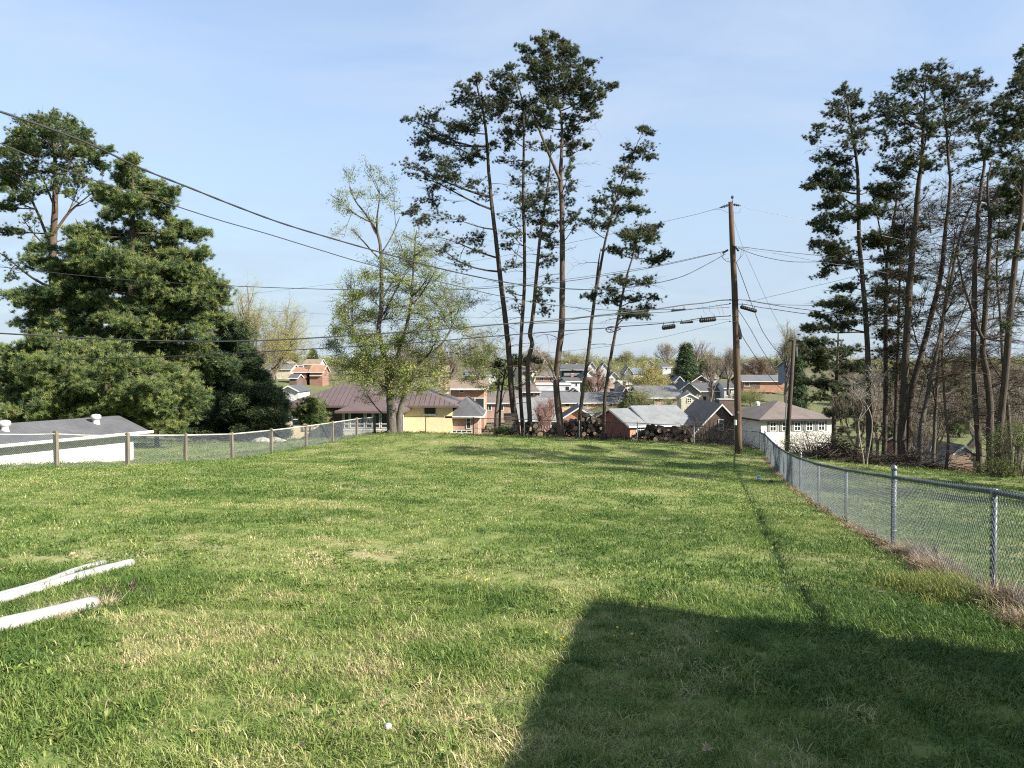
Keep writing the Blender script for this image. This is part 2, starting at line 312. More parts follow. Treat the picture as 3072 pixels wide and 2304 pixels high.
# ---------------------------------------------------------------- instanced leaves / needles / grass: one mesh carries the points and the few leaf-clump shapes
NG = {}
def node_group(K):
    if K in NG: return NG[K]
    g = bpy.data.node_groups.new('clump_instancer_%d' % K, 'GeometryNodeTree')
    g.interface.new_socket('Geometry', in_out='INPUT', socket_type='NodeSocketGeometry')
    g.interface.new_socket('Geometry', in_out='OUTPUT', socket_type='NodeSocketGeometry')
    nd = lambda ty, **k: (lambda n: ([setattr(n, a, b) for a, b in k.items()], n)[1])(g.nodes.new(ty))
    gi = nd('NodeGroupInput'); go = nd('NodeGroupOutput')
    def attr(name, dt):
        n = nd('GeometryNodeInputNamedAttribute', data_type=dt); n.inputs['Name'].default_value = name; return n
    pid = attr('pid', 'INT'); idx = attr('idx', 'INT'); scl = attr('scl', 'FLOAT'); rot = attr('rot', 'FLOAT_VECTOR')
    e2r = nd('FunctionNodeEulerToRotation'); g.links.new(rot.outputs['Attribute'], e2r.inputs[0])
    def eq(src, v):
        c = nd('FunctionNodeCompare', data_type='INT', operation='EQUAL')
        si = [i for i in c.inputs if i.type == 'INT']; g.links.new(src.outputs['Attribute'], si[0]); si[1].default_value = v; return c.outputs[0]
    join = nd('GeometryNodeJoinGeometry'); g.links.new(join.outputs[0], go.inputs[0])
    sp = nd('GeometryNodeSeparateGeometry', domain='POINT'); g.links.new(gi.outputs[0], sp.inputs[0]); g.links.new(eq(pid, -1), sp.inputs[1])
    m2p = nd('GeometryNodeMeshToPoints'); g.links.new(sp.outputs[0], m2p.inputs[0])
    for k in range(K):
        s = nd('GeometryNodeSeparateGeometry', domain='POINT'); g.links.new(sp.outputs[1], s.inputs[0]); g.links.new(eq(pid, k), s.inputs[1])
        ip = nd('GeometryNodeInstanceOnPoints'); g.links.new(m2p.outputs[0], ip.inputs['Points']); g.links.new(s.outputs[0], ip.inputs['Instance'])
        g.links.new(eq(idx, k), ip.inputs['Selection']); g.links.new(e2r.outputs[0], ip.inputs['Rotation']); g.links.new(scl.outputs['Attribute'], ip.inputs['Scale'])
        g.links.new(ip.outputs[0], join.inputs[0])
    NG[K] = g; return g
def scatter(name, parent, mat, protos, pts, scl, rot, idx, tint):
    """protos: list of (verts Nx3, faces, bl per vertex)."""
    pts = np.asarray(pts, float); n = len(pts)
    if n == 0: return None
    o = origin(parent); V = [pts - np.array([o.x, o.y, o.z])]; Fc = []; pid = [np.full(n, -1)]; bl = [np.zeros(n)]; base = n
    for k, (pv, pf, pb) in enumerate(protos):
        V.append(np.asarray(pv, float)); Fc.extend([tuple(i + base for i in f) for f in pf]); pid.append(np.full(len(pv), k)); bl.append(np.asarray(pb)); base += len(pv)
    me = bpy.data.meshes.new(name); me.from_pydata(np.concatenate(V).tolist(), [], Fc); me.materials.append(mat)
    pad = base - n
    def at(nm, ty, arr, key='value'):
        a = me.attributes.new(nm, ty, 'POINT'); a.data.foreach_set(key, np.asarray(arr).ravel())
    at('pid', 'INT', np.concatenate(pid).astype(np.int32)); at('bl', 'FLOAT', np.concatenate(bl).astype(np.float32))
    at('idx', 'INT', np.concatenate([np.asarray(idx), np.full(pad, -1)]).astype(np.int32))
    at('scl', 'FLOAT', np.concatenate([np.asarray(scl), np.ones(pad)]).astype(np.float32))
    at('tint', 'FLOAT', np.concatenate([np.asarray(tint), np.zeros(pad)]).astype(np.float32))
    at('rot', 'FLOAT_VECTOR', np.concatenate([np.asarray(rot), np.zeros((pad, 3))]).astype(np.float32), 'vector')
    ob = bpy.data.objects.new(name, me); col.objects.link(ob); ob.parent = parent
    md = ob.modifiers.new('leaves', 'NODES'); md.node_group = node_group(len(protos))
    return ob
def proto_blades(n, rad, h, wd, lean=0.5, seed=0, flat=False):
    r = np.random.default_rng(seed); v = []; f = []; b = []
    for i in range(n):
        a = r.uniform(0, 6.283); q = rad * math.sqrt(r.uniform()); x, y = q * math.cos(a), q * math.sin(a)
        t = r.uniform(0, 6.283); hh = h * r.uniform(0.45, 1.1); l = hh * lean * r.uniform(0.2, 1.5); ww = wd * r.uniform(0.6, 1.2)
        px, py = -math.sin(t) * ww / 2, math.cos(t) * ww / 2; dx_, dy_ = math.cos(t) * l, math.sin(t) * l
        k = len(v); c = r.uniform() ** 1.3
        v += [(x - px, y - py, -0.01), (x + px, y + py, -0.01), (x + dx_*.35 + px*.8, y + dy_*.35 + py*.8, hh*.6), (x + dx_*.35 - px*.8, y + dy_*.35 - py*.8, hh*.6), (x + dx_, y + dy_, hh)]
        f += [(k, k+1, k+2, k+3), (k+3, k+2, k+4)]; b += [c] * 5
    return (v, f, b)
def proto_leaves(n, rad, size, seed=0, up=0.3, narrow=0.5):
    r = np.random.default_rng(seed); v = []; f = []; b = []
    for i in range(n):
        p = r.normal(size=3); p *= rad * r.uniform(0.15, 1.0) / np.linalg.norm(p)
        d = r.normal(size=3); d[2] += up; d /= np.linalg.norm(d); e = np.cross(d, r.normal(size=3)); e /= np.linalg.norm(e)
        s = size * r.uniform(0.6, 1.3); k = len(v); c = r.uniform()
        v += [tuple(p), tuple(p + d*s*.5 + e*s*narrow*.5), tuple(p + d*s), tuple(p + d*s*.5 - e*s*narrow*.5)]; f += [(k, k+1, k+2, k+3)]; b += [c] * 4
    return (v, f, b)
def proto_needles(n, ln, wd, seed=0, up=0.2, spread=1.0, stem=0.0):
    """needles radiating from a short shoot"""
    r = np.random.default_rng(seed); v = []; f = []; b = []
    for i in range(n):
        d = r.normal(size=3); d[2] = d[2] * spread + up; d /= np.linalg.norm(d); base = d * 0.0 + r.normal(size=3) * stem
        e = np.cross(d, r.normal(size=3)); e /= np.linalg.norm(e); L = ln * r.uniform(0.55, 1.15); w_ = wd * r.uniform(.6, 1.2); k = len(v); c = r.uniform()
        v += [tuple(base - e*w_*.5), tuple(base + e*w_*.5), tuple(base + d*L)]; f += [(k, k+1, k+2)]; b += [c] * 3
    return (v, f, b)
def rrot(n, tilt=0.3, r=RNG): return np.stack([r.uniform(-tilt, tilt, n), r.uniform(-tilt, tilt, n), r.uniform(0, 6.283, n)], 1)
def fbm(X, Y, s, seed=0.0, o=4):
    return np.array([mnoise.fractal((x * s + seed, y * s - seed, seed), 1.0, 2.0, o) for x, y in zip(X, Y)])

# ---------------------------------------------------------------- ground
def dryness(X, Y):   # 0 lush .. 1 straw, the same patches colour the soil and the blades
    a = fbm(X, Y, 0.42, 3.1, 4) * 0.55 + fbm(X, Y, 1.9, 9.7, 3) * 0.33 + fbm(X, Y, 0.11, 5.0, 2) * 0.25
    # worn strip down the middle left of the lawn, lusher ground to the right
    u = (X + 1.6 + 0.08 * (Y - 6)) / 2.6
    a = a + 0.22 * np.exp(-u * u) * (Y < 16) - 0.16 * (X > 1.5) * (Y < 20)
    return np.clip(0.40 + a, 0, 1)
def make_ground():
    ys = np.concatenate([np.linspace(-60, -4, 15), np.linspace(-3, 60, 170), 60 + (np.linspace(0, 1, 120) ** 2.4) * 2300 + np.linspace(0.5, 60, 120)])
    xp = (np.linspace(0, 1, 120) ** 2.6) * 2200 + np.linspace(0, 24, 120); xs = np.concatenate([-xp[::-1][:-1], xp])
    XX, YY = np.meshgrid(xs, ys); ZZ = gz_arr(XX, YY)
    rr = np.hypot(XX, YY); nz = np.array([mnoise.noise((x * .5, y * .5, 0)) for x, y in zip(XX.ravel(), YY.ravel())]).reshape(XX.shape)
    ZZ = ZZ + nz * 0.025 * (rr < 80)
    nx, ny = len(xs), len(ys)
    v = np.stack([XX.ravel(), YY.ravel(), ZZ.ravel()], 1)
    i = np.arange(nx - 1)[None, :] + np.arange(ny - 1)[:, None] * nx; i = i.ravel()
    f = np.stack([i, i + 1, i + nx + 1, i + nx], 1)
    me = bpy.data.meshes.new('lawn'); me.from_pydata(v.tolist(), [], f.tolist()); me.polygons.foreach_set('use_smooth', [True] * len(me.polygons))
    m, t, b = nodes('ground_turf')
    a = tnoise(t, 0.42, 6, 0.6, 'Object'); a2 = tnoise(t, 7.0, 5, 0.7, 'Object'); a3 = tnoise(t, 0.045, 8, 0.72, 'Object')
    s1 = mk(t, 'ShaderNodeMath', operation='MULTIPLY_ADD'); t.links.new(a2.outputs[0], s1.inputs[0]); s1.inputs[1].default_value = 0.5
    t.links.new(a.outputs[0], s1.inputs[2])
    near = ramp(t, s1.outputs[0], [(0.45, (0.07, 0.11, 0.03)), (0.62, (0.12, 0.165, 0.045)), (0.78, (0.18, 0.2, 0.07)), (0.95, (0.28, 0.25, 0.14))])
    far = ramp(t, a3.outputs[0], [(0.36, (0.13, 0.115, 0.075)), (0.47, (0.11, 0.11, 0.06)), (0.56, (0.11, 0.13, 0.05)), (0.7, (0.125, 0.155, 0.055))])
    g = t.nodes.new('ShaderNodeNewGeometry'); sp = t.nodes.new('ShaderNodeSeparateXYZ'); t.links.new(g.outputs['Position'], sp.inputs[0])
    mrr = t.nodes.new('ShaderNodeMapRange'); mrr.inputs[1].default_value = 48; mrr.inputs[2].default_value = 62; t.links.new(sp.outputs[1], mrr.inputs[0])
    mxr = t.nodes.new('ShaderNodeMixRGB'); t.links.new(mrr.outputs[0], mxr.inputs[0]); t.links.new(near, mxr.inputs[1]); t.links.new(far, mxr.inputs[2])
    mr2 = t.nodes.new('ShaderNodeMapRange'); mr2.inputs[1].default_value = 230; mr2.inputs[2].default_value = 330; t.links.new(sp.outputs[1], mr2.inputs[0])
    mx2 = t.nodes.new('ShaderNodeMixRGB'); t.links.new(mr2.outputs[0], mx2.inputs[0]); t.links.new(mxr.outputs[0], mx2.inputs[1]); t.links.new(ramp(t, a3.outputs[0], [(0.35, (0.12, 0.10, 0.075)), (0.6, (0.13, 0.13, 0.075))]), mx2.inputs[2])
    t.links.new(mx2.outputs[0], b.inputs['Base Color']); b.inputs['Roughness'].default_value = 0.95; b.inputs['Specular IOR Level'].default_value = 0.1
    bp = t.nodes.new('ShaderNodeBump'); bp.inputs['Strength'].default_value = 0.6; bp.inputs['Distance'].default_value = 0.04
    t.links.new(a2.outputs[0], bp.inputs['Height']); t.links.new(bp.outputs[0], b.inputs['Normal'])
    me.materials.append(m); ob = bpy.data.objects.new('lawn', me); col.objects.link(ob)
    tag(ob, 'sloping green lawn and the land falling away to the valley', None, None, 'structure'); return ob
make_ground()
def gzn(X, Y):
    X = np.asarray(X, float); Y = np.asarray(Y, float)
    return gz_arr(X, Y) + np.array([mnoise.noise((x * .5, y * .5, 0)) for x, y in zip(X, Y)]) * 0.025

# ---------------------------------------------------------------- grass
GP = [proto_blades(85, 0.15, (0.030, 0.036, 0.044)[s-1], 0.006, (2.3, 1.8, 1.3)[s-1], s) for s in (1, 2, 3)] + [proto_blades(70, 0.24, 0.031, 0.010, 1.6, s) for s in (4, 5)] + [proto_blades(60, 0.42, 0.034, 0.022, 1.3, s) for s in (6, 7)]
def lawn_line_right(Y): return 2.65 + 0.262 * Y
def in_lawn(X, Y):
    lfx = np.interp(Y, [p[1] for p in LF], [p[0] for p in LF]); lfx = np.where(Y < LF[0][1], LF[0][0] + (Y - LF[0][1]) * 0.24, lfx)
    return X > lfx - 0.2
def grass_band(y0, y1, dens, ks, s0, s1, margin=1.5):
    y = RNG.uniform(y0, y1, int(dens * (0.67 * (y1 * y1 - y0 * y0) + 2 * margin * (y1 - y0)))); pr = RNG.uniform(0, 1, len(y))
    # more samples where the wedge is wider
    keep = pr < (0.67 * y + margin) / (0.67 * y1 + margin); y = y[keep]; x = RNG.uniform(-1, 1, len(y)) * (0.67 * y + margin)
    return x, y, RNG.choice(ks, len(y)), RNG.uniform(s0, s1, len(y))
bands = [grass_band(2.6, 7.5, 165, (0, 1, 2), 0.75, 1.25), grass_band(7.0, 16, 55, (3, 4), 0.7, 1.1), grass_band(15.5, 30, 22, (5, 6), 0.6, 0.95), grass_band(29, 52, 10, (5, 6), 0.7, 1.15)]
gx, gy, gi_, gs = [np.concatenate([b[k] for b in bands]) for k in range(4)]
far_l = ~in_lawn(gx, gy)
keep = ~(far_l & (RNG.uniform(size=len(gx)) < 0.35)); gx, gy, gi_, gs = gx[keep], gy[keep], gi_[keep], gs[keep]
dr = dryness(gx, gy); lush = fbm(gx, gy, 0.9, 21.0, 3)
gs = gs * (1.0 + 0.35 * np.clip(lush, -0.5, 0.8)) * (1.08 - 0.3 * dr)
blu = fbm(gx, gy, 2.6, 44.0, 3)
tint = np.clip(dr * 0.85 - 0.15 + RNG.normal(0, 0.14, len(gx)) + 0.34 * blu, -0.1, 1.05)
# mown crest and the strips of fallen pine litter at the far end are duller
gr = scatter('grass', None, M['grass'], GP, np.stack([gx, gy, gzn(gx, gy)], 1), gs, rrot(len(gx), 0.3), gi_, tint)
tag(gr, 'mown green grass with straw coloured dry patches covering the lawn', 'grass', None, 'stuff')
# broad leaved weeds in the near lawn
n = 1500; wxx = RNG.normal(-1.8, 1.9, n); wyy = RNG.uniform(3.2, 9.5, n); kk = fbm(wxx, wyy, 0.8, 33.0, 3) > 0.02; wxx, wyy = wxx[kk], wyy[kk]
def proto_rosette(n, L, seed):
    r = np.random.default_rng(seed); v = []; f = []; b = []
    for i in range(n):
        t = r.uniform(0, 6.283); l = L * r.uniform(.6, 1.1); w_ = l * .17; c, s = math.cos(t), math.sin(t); k = len(v); e = r.uniform(.15, .8); cb_ = r.uniform(0, .5)
        v += [(0, 0, .005), (c*l*.5 - s*w_, s*l*.5 + c*w_, l*e*.6+.01), (c*l, s*l, l*e*.7+.01), (c*l*.5 + s*w_, s*l*.5 - c*w_, l*e*.6+.01)]; f += [(k, k+3, k+2, k+1)]; b += [cb_] * 4
    return (v, f, b)
wd_ = scatter('broadleaf_weeds', None, M['grass'], [proto_rosette(9, 0.075, 1), proto_rosette(7, 0.10, 2)], np.stack([wxx, wyy, gzn(wxx, wyy) + 0.012], 1), RNG.uniform(.4, .85, len(wxx)), rrot(len(wxx), 0.15), RNG.integers(0, 2, len(wxx)), RNG.uniform(0.2, 0.6, len(wxx)))
tag(wd_, 'low broad leaved weeds scattered through the near lawn', 'weeds', None, 'stuff')

# ---------------------------------------------------------------- the house behind the camera, whose roof edge throws the big shadow
def shadow_house():
    T = bpy.data.objects
    z0 = gz(6, 0); ze = 1.6 + 0.9
    h = ze - gz(0.67, 7.0); L = h / math.tan(SUN_EL)
    def back(X, Y):  # roof point above whose shadow tip is at X, Y
        hh = ze - gz(X, Y); l = hh / math.tan(SUN_EL); return (X + math.cos(SUN_A) * l, Y - math.sin(SUN_A) * l)
    c = back(0.66, 7.0); a = back(-0.15, 3.2); b = back(3.55, 5.35)
    da = Vector((a[0]-c[0], a[1]-c[1])).normalized(); db = Vector((b[0]-c[0], b[1]-c[1])).normalized()
    A = (c[0] + da.x * 13, c[1] + da.y * 13); B = (c[0] + db.x * 9, c[1] + db.y * 9); D = (A[0] + db.x * 9, A[1] + db.y * 9)
    root = empty('brick_house', (c[0] + 3, c[1] - 6, z0), 'brick house beside the photographer, out of view, whose eave shades the lawn', 'house')
    mb = MB(); k = 0.93
    cen = Vector(((c[0] + D[0]) / 2, (c[1] + D[1]) / 2))
    sh = lambda p, q=0.92: (cen.x + (p[0] - cen.x) * q, cen.y + (p[1] - cen.y) * q)
    ring = [sh(c), sh(B), sh(D), sh(A)]
    vs = [(x, y, z0 - 1.5) for x, y in ring] + [(x, y, ze - 0.12) for x, y in ring]
    mb.add(vs, [(0,1,5,4),(1,2,6,5),(2,3,7,6),(3,0,4,7),(3,2,1,0),(4,5,6,7)]); mb.build('wall', M['brick_red'], root)
    rb = MB(); eave = [(c[0], c[1], ze), (B[0], B[1], ze), (D[0], D[1], ze), (A[0], A[1], ze)]
    m1 = Vector(((c[0]+B[0])/2, (c[1]+B[1])/2)); m2 = Vector(((A[0]+D[0])/2, (A[1]+D[1])/2)); r1 = m1.lerp(m2, 0.35); r2 = m1.lerp(m2, 0.65)
    vs = eave + [(r1.x, r1.y, ze + 0.75), (r2.x, r2.y, ze + 0.75)] + [(x, y, ze - 0.1) for x, y, _ in eave]
    rb.add(vs, [(0,1,4),(1,2,5,4),(2,3,5),(3,0,4,5),(0,6,7,1),(1,7,8,2),(2,8,9,3),(3,9,6,0),(6,9,8,7)]); rb.build('roof', M['roof_dark'], root)
shadow_house()

# ---------------------------------------------------------------- chain link fences
def wire_panel(mb, a, b, ga, gb, H, wire=0.0022, cell=0.072, low=0.02):
    a = Vector(a); b = Vector(b); L = (b - a).length; H2 = H - 0.03 - low; n = int(L / cell)
    run = H2
    def pt(s, hgt):
        s = min(max(s, 0), L); t = s / L; p = a.lerp(b, t); return Vector((p.x, p.y, ga + (gb - ga) * t + low + hgt))
    k = -int(H2 / cell) - 1
    while k * cell < L:
        for sgn in (1, -1):
            s0 = k * cell; s1 = s0 + run
            lo, hi = max(s0, 0), min(s1, L)
            if hi - lo < 0.02: continue
            h0 = (lo - s0) / run * H2; h1 = (hi - s0) / run * H2
            if sgn < 0: h0, h1 = H2 - h0, H2 - h1
            off = Vector((0, 0, 0))
            mb.tube([pt(lo, h0), pt(hi, h1)], wire, 3, cap=False)
        k += 1
def right_fence():
    pts = [(2.65 + 0.262 * Y, Y) for Y in (4.4,)] + RF
    root = empty('chain_link_fence', (RF[0][0], RF[0][1], gz(*RF[0])), 'long grey chain link fence running down the right side of the lawn', 'fence', 'chain link fences round the lawn')
    H = 1.07; term = {0, 2, 5, 9, 10}
    zs = list(gzn([p[0] for p in pts], [p[1] for p in pts]))
    for i, (x, y) in enumerate(pts):
        z = zs[i]; t = i in term; r = 0.036 if t else 0.025; hh = H + (0.10 if t else -0.012); mb = MB()
        mb.tube([(x, y, z - .3), (x, y, z + hh)], r, 12, 0)
        p = mb.build('post', M['galv'], root, True)
        cp = MB()
        if t:
            cp.lathe((x, y, z + hh - .02), [(r + .006, 0), (r + .007, .03), (r*.9, .055), (r*.4, .075), (.001, .08)], 12)
            cp.build('cap', M['galv_cap'], p, True)
            for zz in (.25, .62, .98): bd = MB(); bd.lathe((x, y, z + zz), [(r + .002, 0), (r + .007, .003), (r + .007, .022), (r + .002, .025)], 12); bd.build('tension_band', M['galv_cap'], p, True)
        else:
            cp.tube([(x, y - .02, z + H - .03), (x, y + .02, z + H - .03)], .034, 10); cp.lathe((x, y, z + H - .07), [(r+.001, 0), (r + .006, .01), (r + .006, .05), (.01, .06)], 10)
            cp.build('rail_loop', M['galv_cap'], p, True)
    for i in range(len(pts) - 1):
        a, b = pts[i], pts[i+1]; mb = MB(); N_ = 5
        q = [(a[0] + (b[0]-a[0]) * k / N_, a[1] + (b[1]-a[1]) * k / N_, zs[i] + (zs[i+1]-zs[i]) * k / N_ + H - .03 + RNG.normal(0, .003)) for k in range(N_ + 1)]
        mb.tube(q, .026, 8); mb.build('top_rail', M['galv'], root, True)
        mb = MB(); wire_panel(mb, (a[0] - .03, a[1], 0), (b[0] - .03, b[1], 0), zs[i], zs[i+1], H + .015, wire=.0024 if i < 4 else .0028)
        # twisted knuckles standing along the top edge
        L = math.hypot(b[0]-a[0], b[1]-a[1]); k = 0
        while k * .072 < L and i < 5:
            t = k * .072 / L; x, y = a[0] + (b[0]-a[0])*t - .03, a[1] + (b[1]-a[1])*t; z = zs[i] + (zs[i+1]-zs[i])*t + H
            mb.tube([(x, y, z - .02), (x + .012, y, z + .012)], .004, 3); k += 1
        w_ = mb.build('wire_mesh', M['galv'], root); w_['kind'] = 'stuff'
    return pts
RP = right_fence()
def left_fence():
    d = Vector((LF[1][0]-LF[0][0], LF[1][1]-LF[0][1])); pts = [(LF[0][0] - d.x, LF[0][1] - d.y), (LF[0][0] - 0.0*d.x, LF[0][1])] + LF[1:]
    root = empty('wood_post_fence', (LF[0][0], LF[0][1], gz(*LF[0])), 'chain link fence on square wooden posts running down the left side of the lawn', 'fence', 'chain link fences round the lawn')
    H = 1.07; zs = [gz(*p) for p in pts]
    for i, (x, y) in enumerate(pts):
        mb = MB(); z = zs[i]; hw = .055; c, s = math.cos(-.235), math.sin(-.235); j = RNG.normal(0, .012, 2)
        T = lambda a, b, q, x=x, y=y, z=z: (x + a*c - b*s + j[0]*q, y + a*s + b*c + j[1]*q, z + q)
        mb.box(-hw, hw, -hw, hw, -.3, H + .05, 0, T); mb.box(-hw*.7, hw*.7, -hw*.7, hw*.7, H + .05, H + .065, 0, T); mb.build('post', M['wood_post'], root)
    for i in range(len(pts) - 1):
        a, b = pts[i], pts[i+1]; mb = MB()
        mb.tube([(a[0]+(b[0]-a[0])*k/3, a[1]+(b[1]-a[1])*k/3, zs[i]+(zs[i+1]-zs[i])*k/3 + H - .03 - (.02 if k in (1, 2) and i < 2 else 0)) for k in range(4)], .03 if i > 1 else .02, 8); mb.build('top_rail', M['rail_old'], root, True)
        mb = MB(); wire_panel(mb, (a[0], a[1], 0), (b[0], b[1], 0), zs[i], zs[i+1], H + .02, wire=.0036)
        w_ = mb.build('wire_mesh', M['galv'], root); w_['kind'] = 'stuff'
left_fence()
def back_fence():
    px = [(1124,1300,46.6),(1277,1300,45.6),(1420,1306,44.8),(1573,1312,43.8),(1738,1317,43.3),(1912,1324,42.9),(2082,1334,42.6)]
    pts = [(P(*q).x, q[2]) for q in px] + [(RF[-1][0], RF[-1][1])]
    root = empty('back_fence', (pts[3][0], pts[3][1], gz(*pts[3])), 'thin rusty chain link fence along the back of the lawn before the pines', 'fence', 'chain link fences round the lawn')
    zs = [gz(*p) for p in pts]; H = 1.07
    for i, (x, y) in enumerate(pts[1:-1], 1):
        mb = MB(); mb.tube([(x, y, zs[i] - .3), (x, y, zs[i] + H + .03)], .028, 8); p = mb.build('post', M['rail_old'] if i >= 3 else M['rust'], root, True)
    for i in range(len(pts) - 1):
        a, b = pts[i], pts[i+1]; mb = MB()
        mb.tube([(a[0]+(b[0]-a[0])*k/4, a[1]+(b[1]-a[1])*k/4, zs[i]+(zs[i+1]-zs[i])*k/4 + H - .02 - .02 * math.sin(k*.8)) for k in range(5)], .02, 6); mb.build('top_rail', M['rust'], root, True)
        mb = MB(); wire_panel(mb, (a[0], a[1], 0), (b[0], b[1], 0), zs[i], zs[i+1], H, wire=.0016, cell=.11)
        w_ = mb.build('wire_mesh', M['rust'], root); w_['kind'] = 'stuff'
back_fence()
# ---------------------------------------------------------------- trees
NP = [proto_needles(42, 0.135, 0.021, s, 0.35, 0.7, 0.022) for s in (1, 2, 3)]
WP = [proto_needles(48, 0.19, 0.021, s, 0.6, 0.6, 0.035) for s in (4, 5, 6)]
SP_ = [proto_needles(46, 0.16, 0.026, s, -0.1, 0.5, 0.07) for s in (7, 8)]
LP = [proto_leaves(12, 0.22, 0.09, s, 0.4, 0.5) for s in (1, 2, 3)]
BP_ = [proto_leaves(14, 0.3, 0.12, s, 0.6, 0.2) for s in (4, 5)]
TW = [proto_needles(26, 0.55, 0.014, s, 0.9, 0.8, 0.10) for s in (8, 9)]
def bez(a, b, c, d, n):
    return [a*(1-t)**3 + b*3*t*(1-t)**2 + c*3*t*t*(1-t) + d*t**3 for t in [k/n for k in range(n+1)]]
def polyr(pts, n_sub=3):
    """smooth a radius-carrying polyline of (Vector, r) with catmull-rom"""
    o = []; m = len(pts)
    for i in range(m - 1):
        p0 = pts[max(i-1, 0)]; p1 = pts[i]; p2 = pts[i+1]; p3 = pts[min(i+2, m-1)]
        for k in range(n_sub):
            t = k / n_sub
            q = 0.5 * ((2*p1[0]) + (p2[0]-p0[0])*t + (2*p0[0]-5*p1[0]+4*p2[0]-p3[0])*t*t + (3*p1[0]-p0[0]-3*p2[0]+p3[0])*t**3)
            o.append((q, p1[1] + (p2[1]-p1[1])*t))
    o.append(pts[-1]); return o
def fill(poly, step, rx, ry, seed, dn=1.0):
    r = np.random.default_rng(seed); xs = [p[0] for p in poly]; ys = [p[1] for p in poly]; o = []
    y = min(ys)
    while y < max(ys):
        x = min(xs) + r.uniform(0, step)
        while x < max(xs):
            px, py = x + r.uniform(-.3, .3) * step, y + r.uniform(-.3, .3) * step * .6; ins = False; j = len(poly) - 1
            for i in range(len(poly)):
                if (poly[i][1] > py) != (poly[j][1] > py) and px < (poly[j][0]-poly[i][0])*(py-poly[i][1])/(poly[j][1]-poly[i][1]) + poly[i][0]: ins = not ins
                j = i
            if ins: o.append((px, py, rx * r.uniform(.7, 1.25), ry * r.uniform(.7, 1.25), dn))
            x += step
        y += step * .62
    return o
G2 = 'dark pines in the row beyond the right lawn'
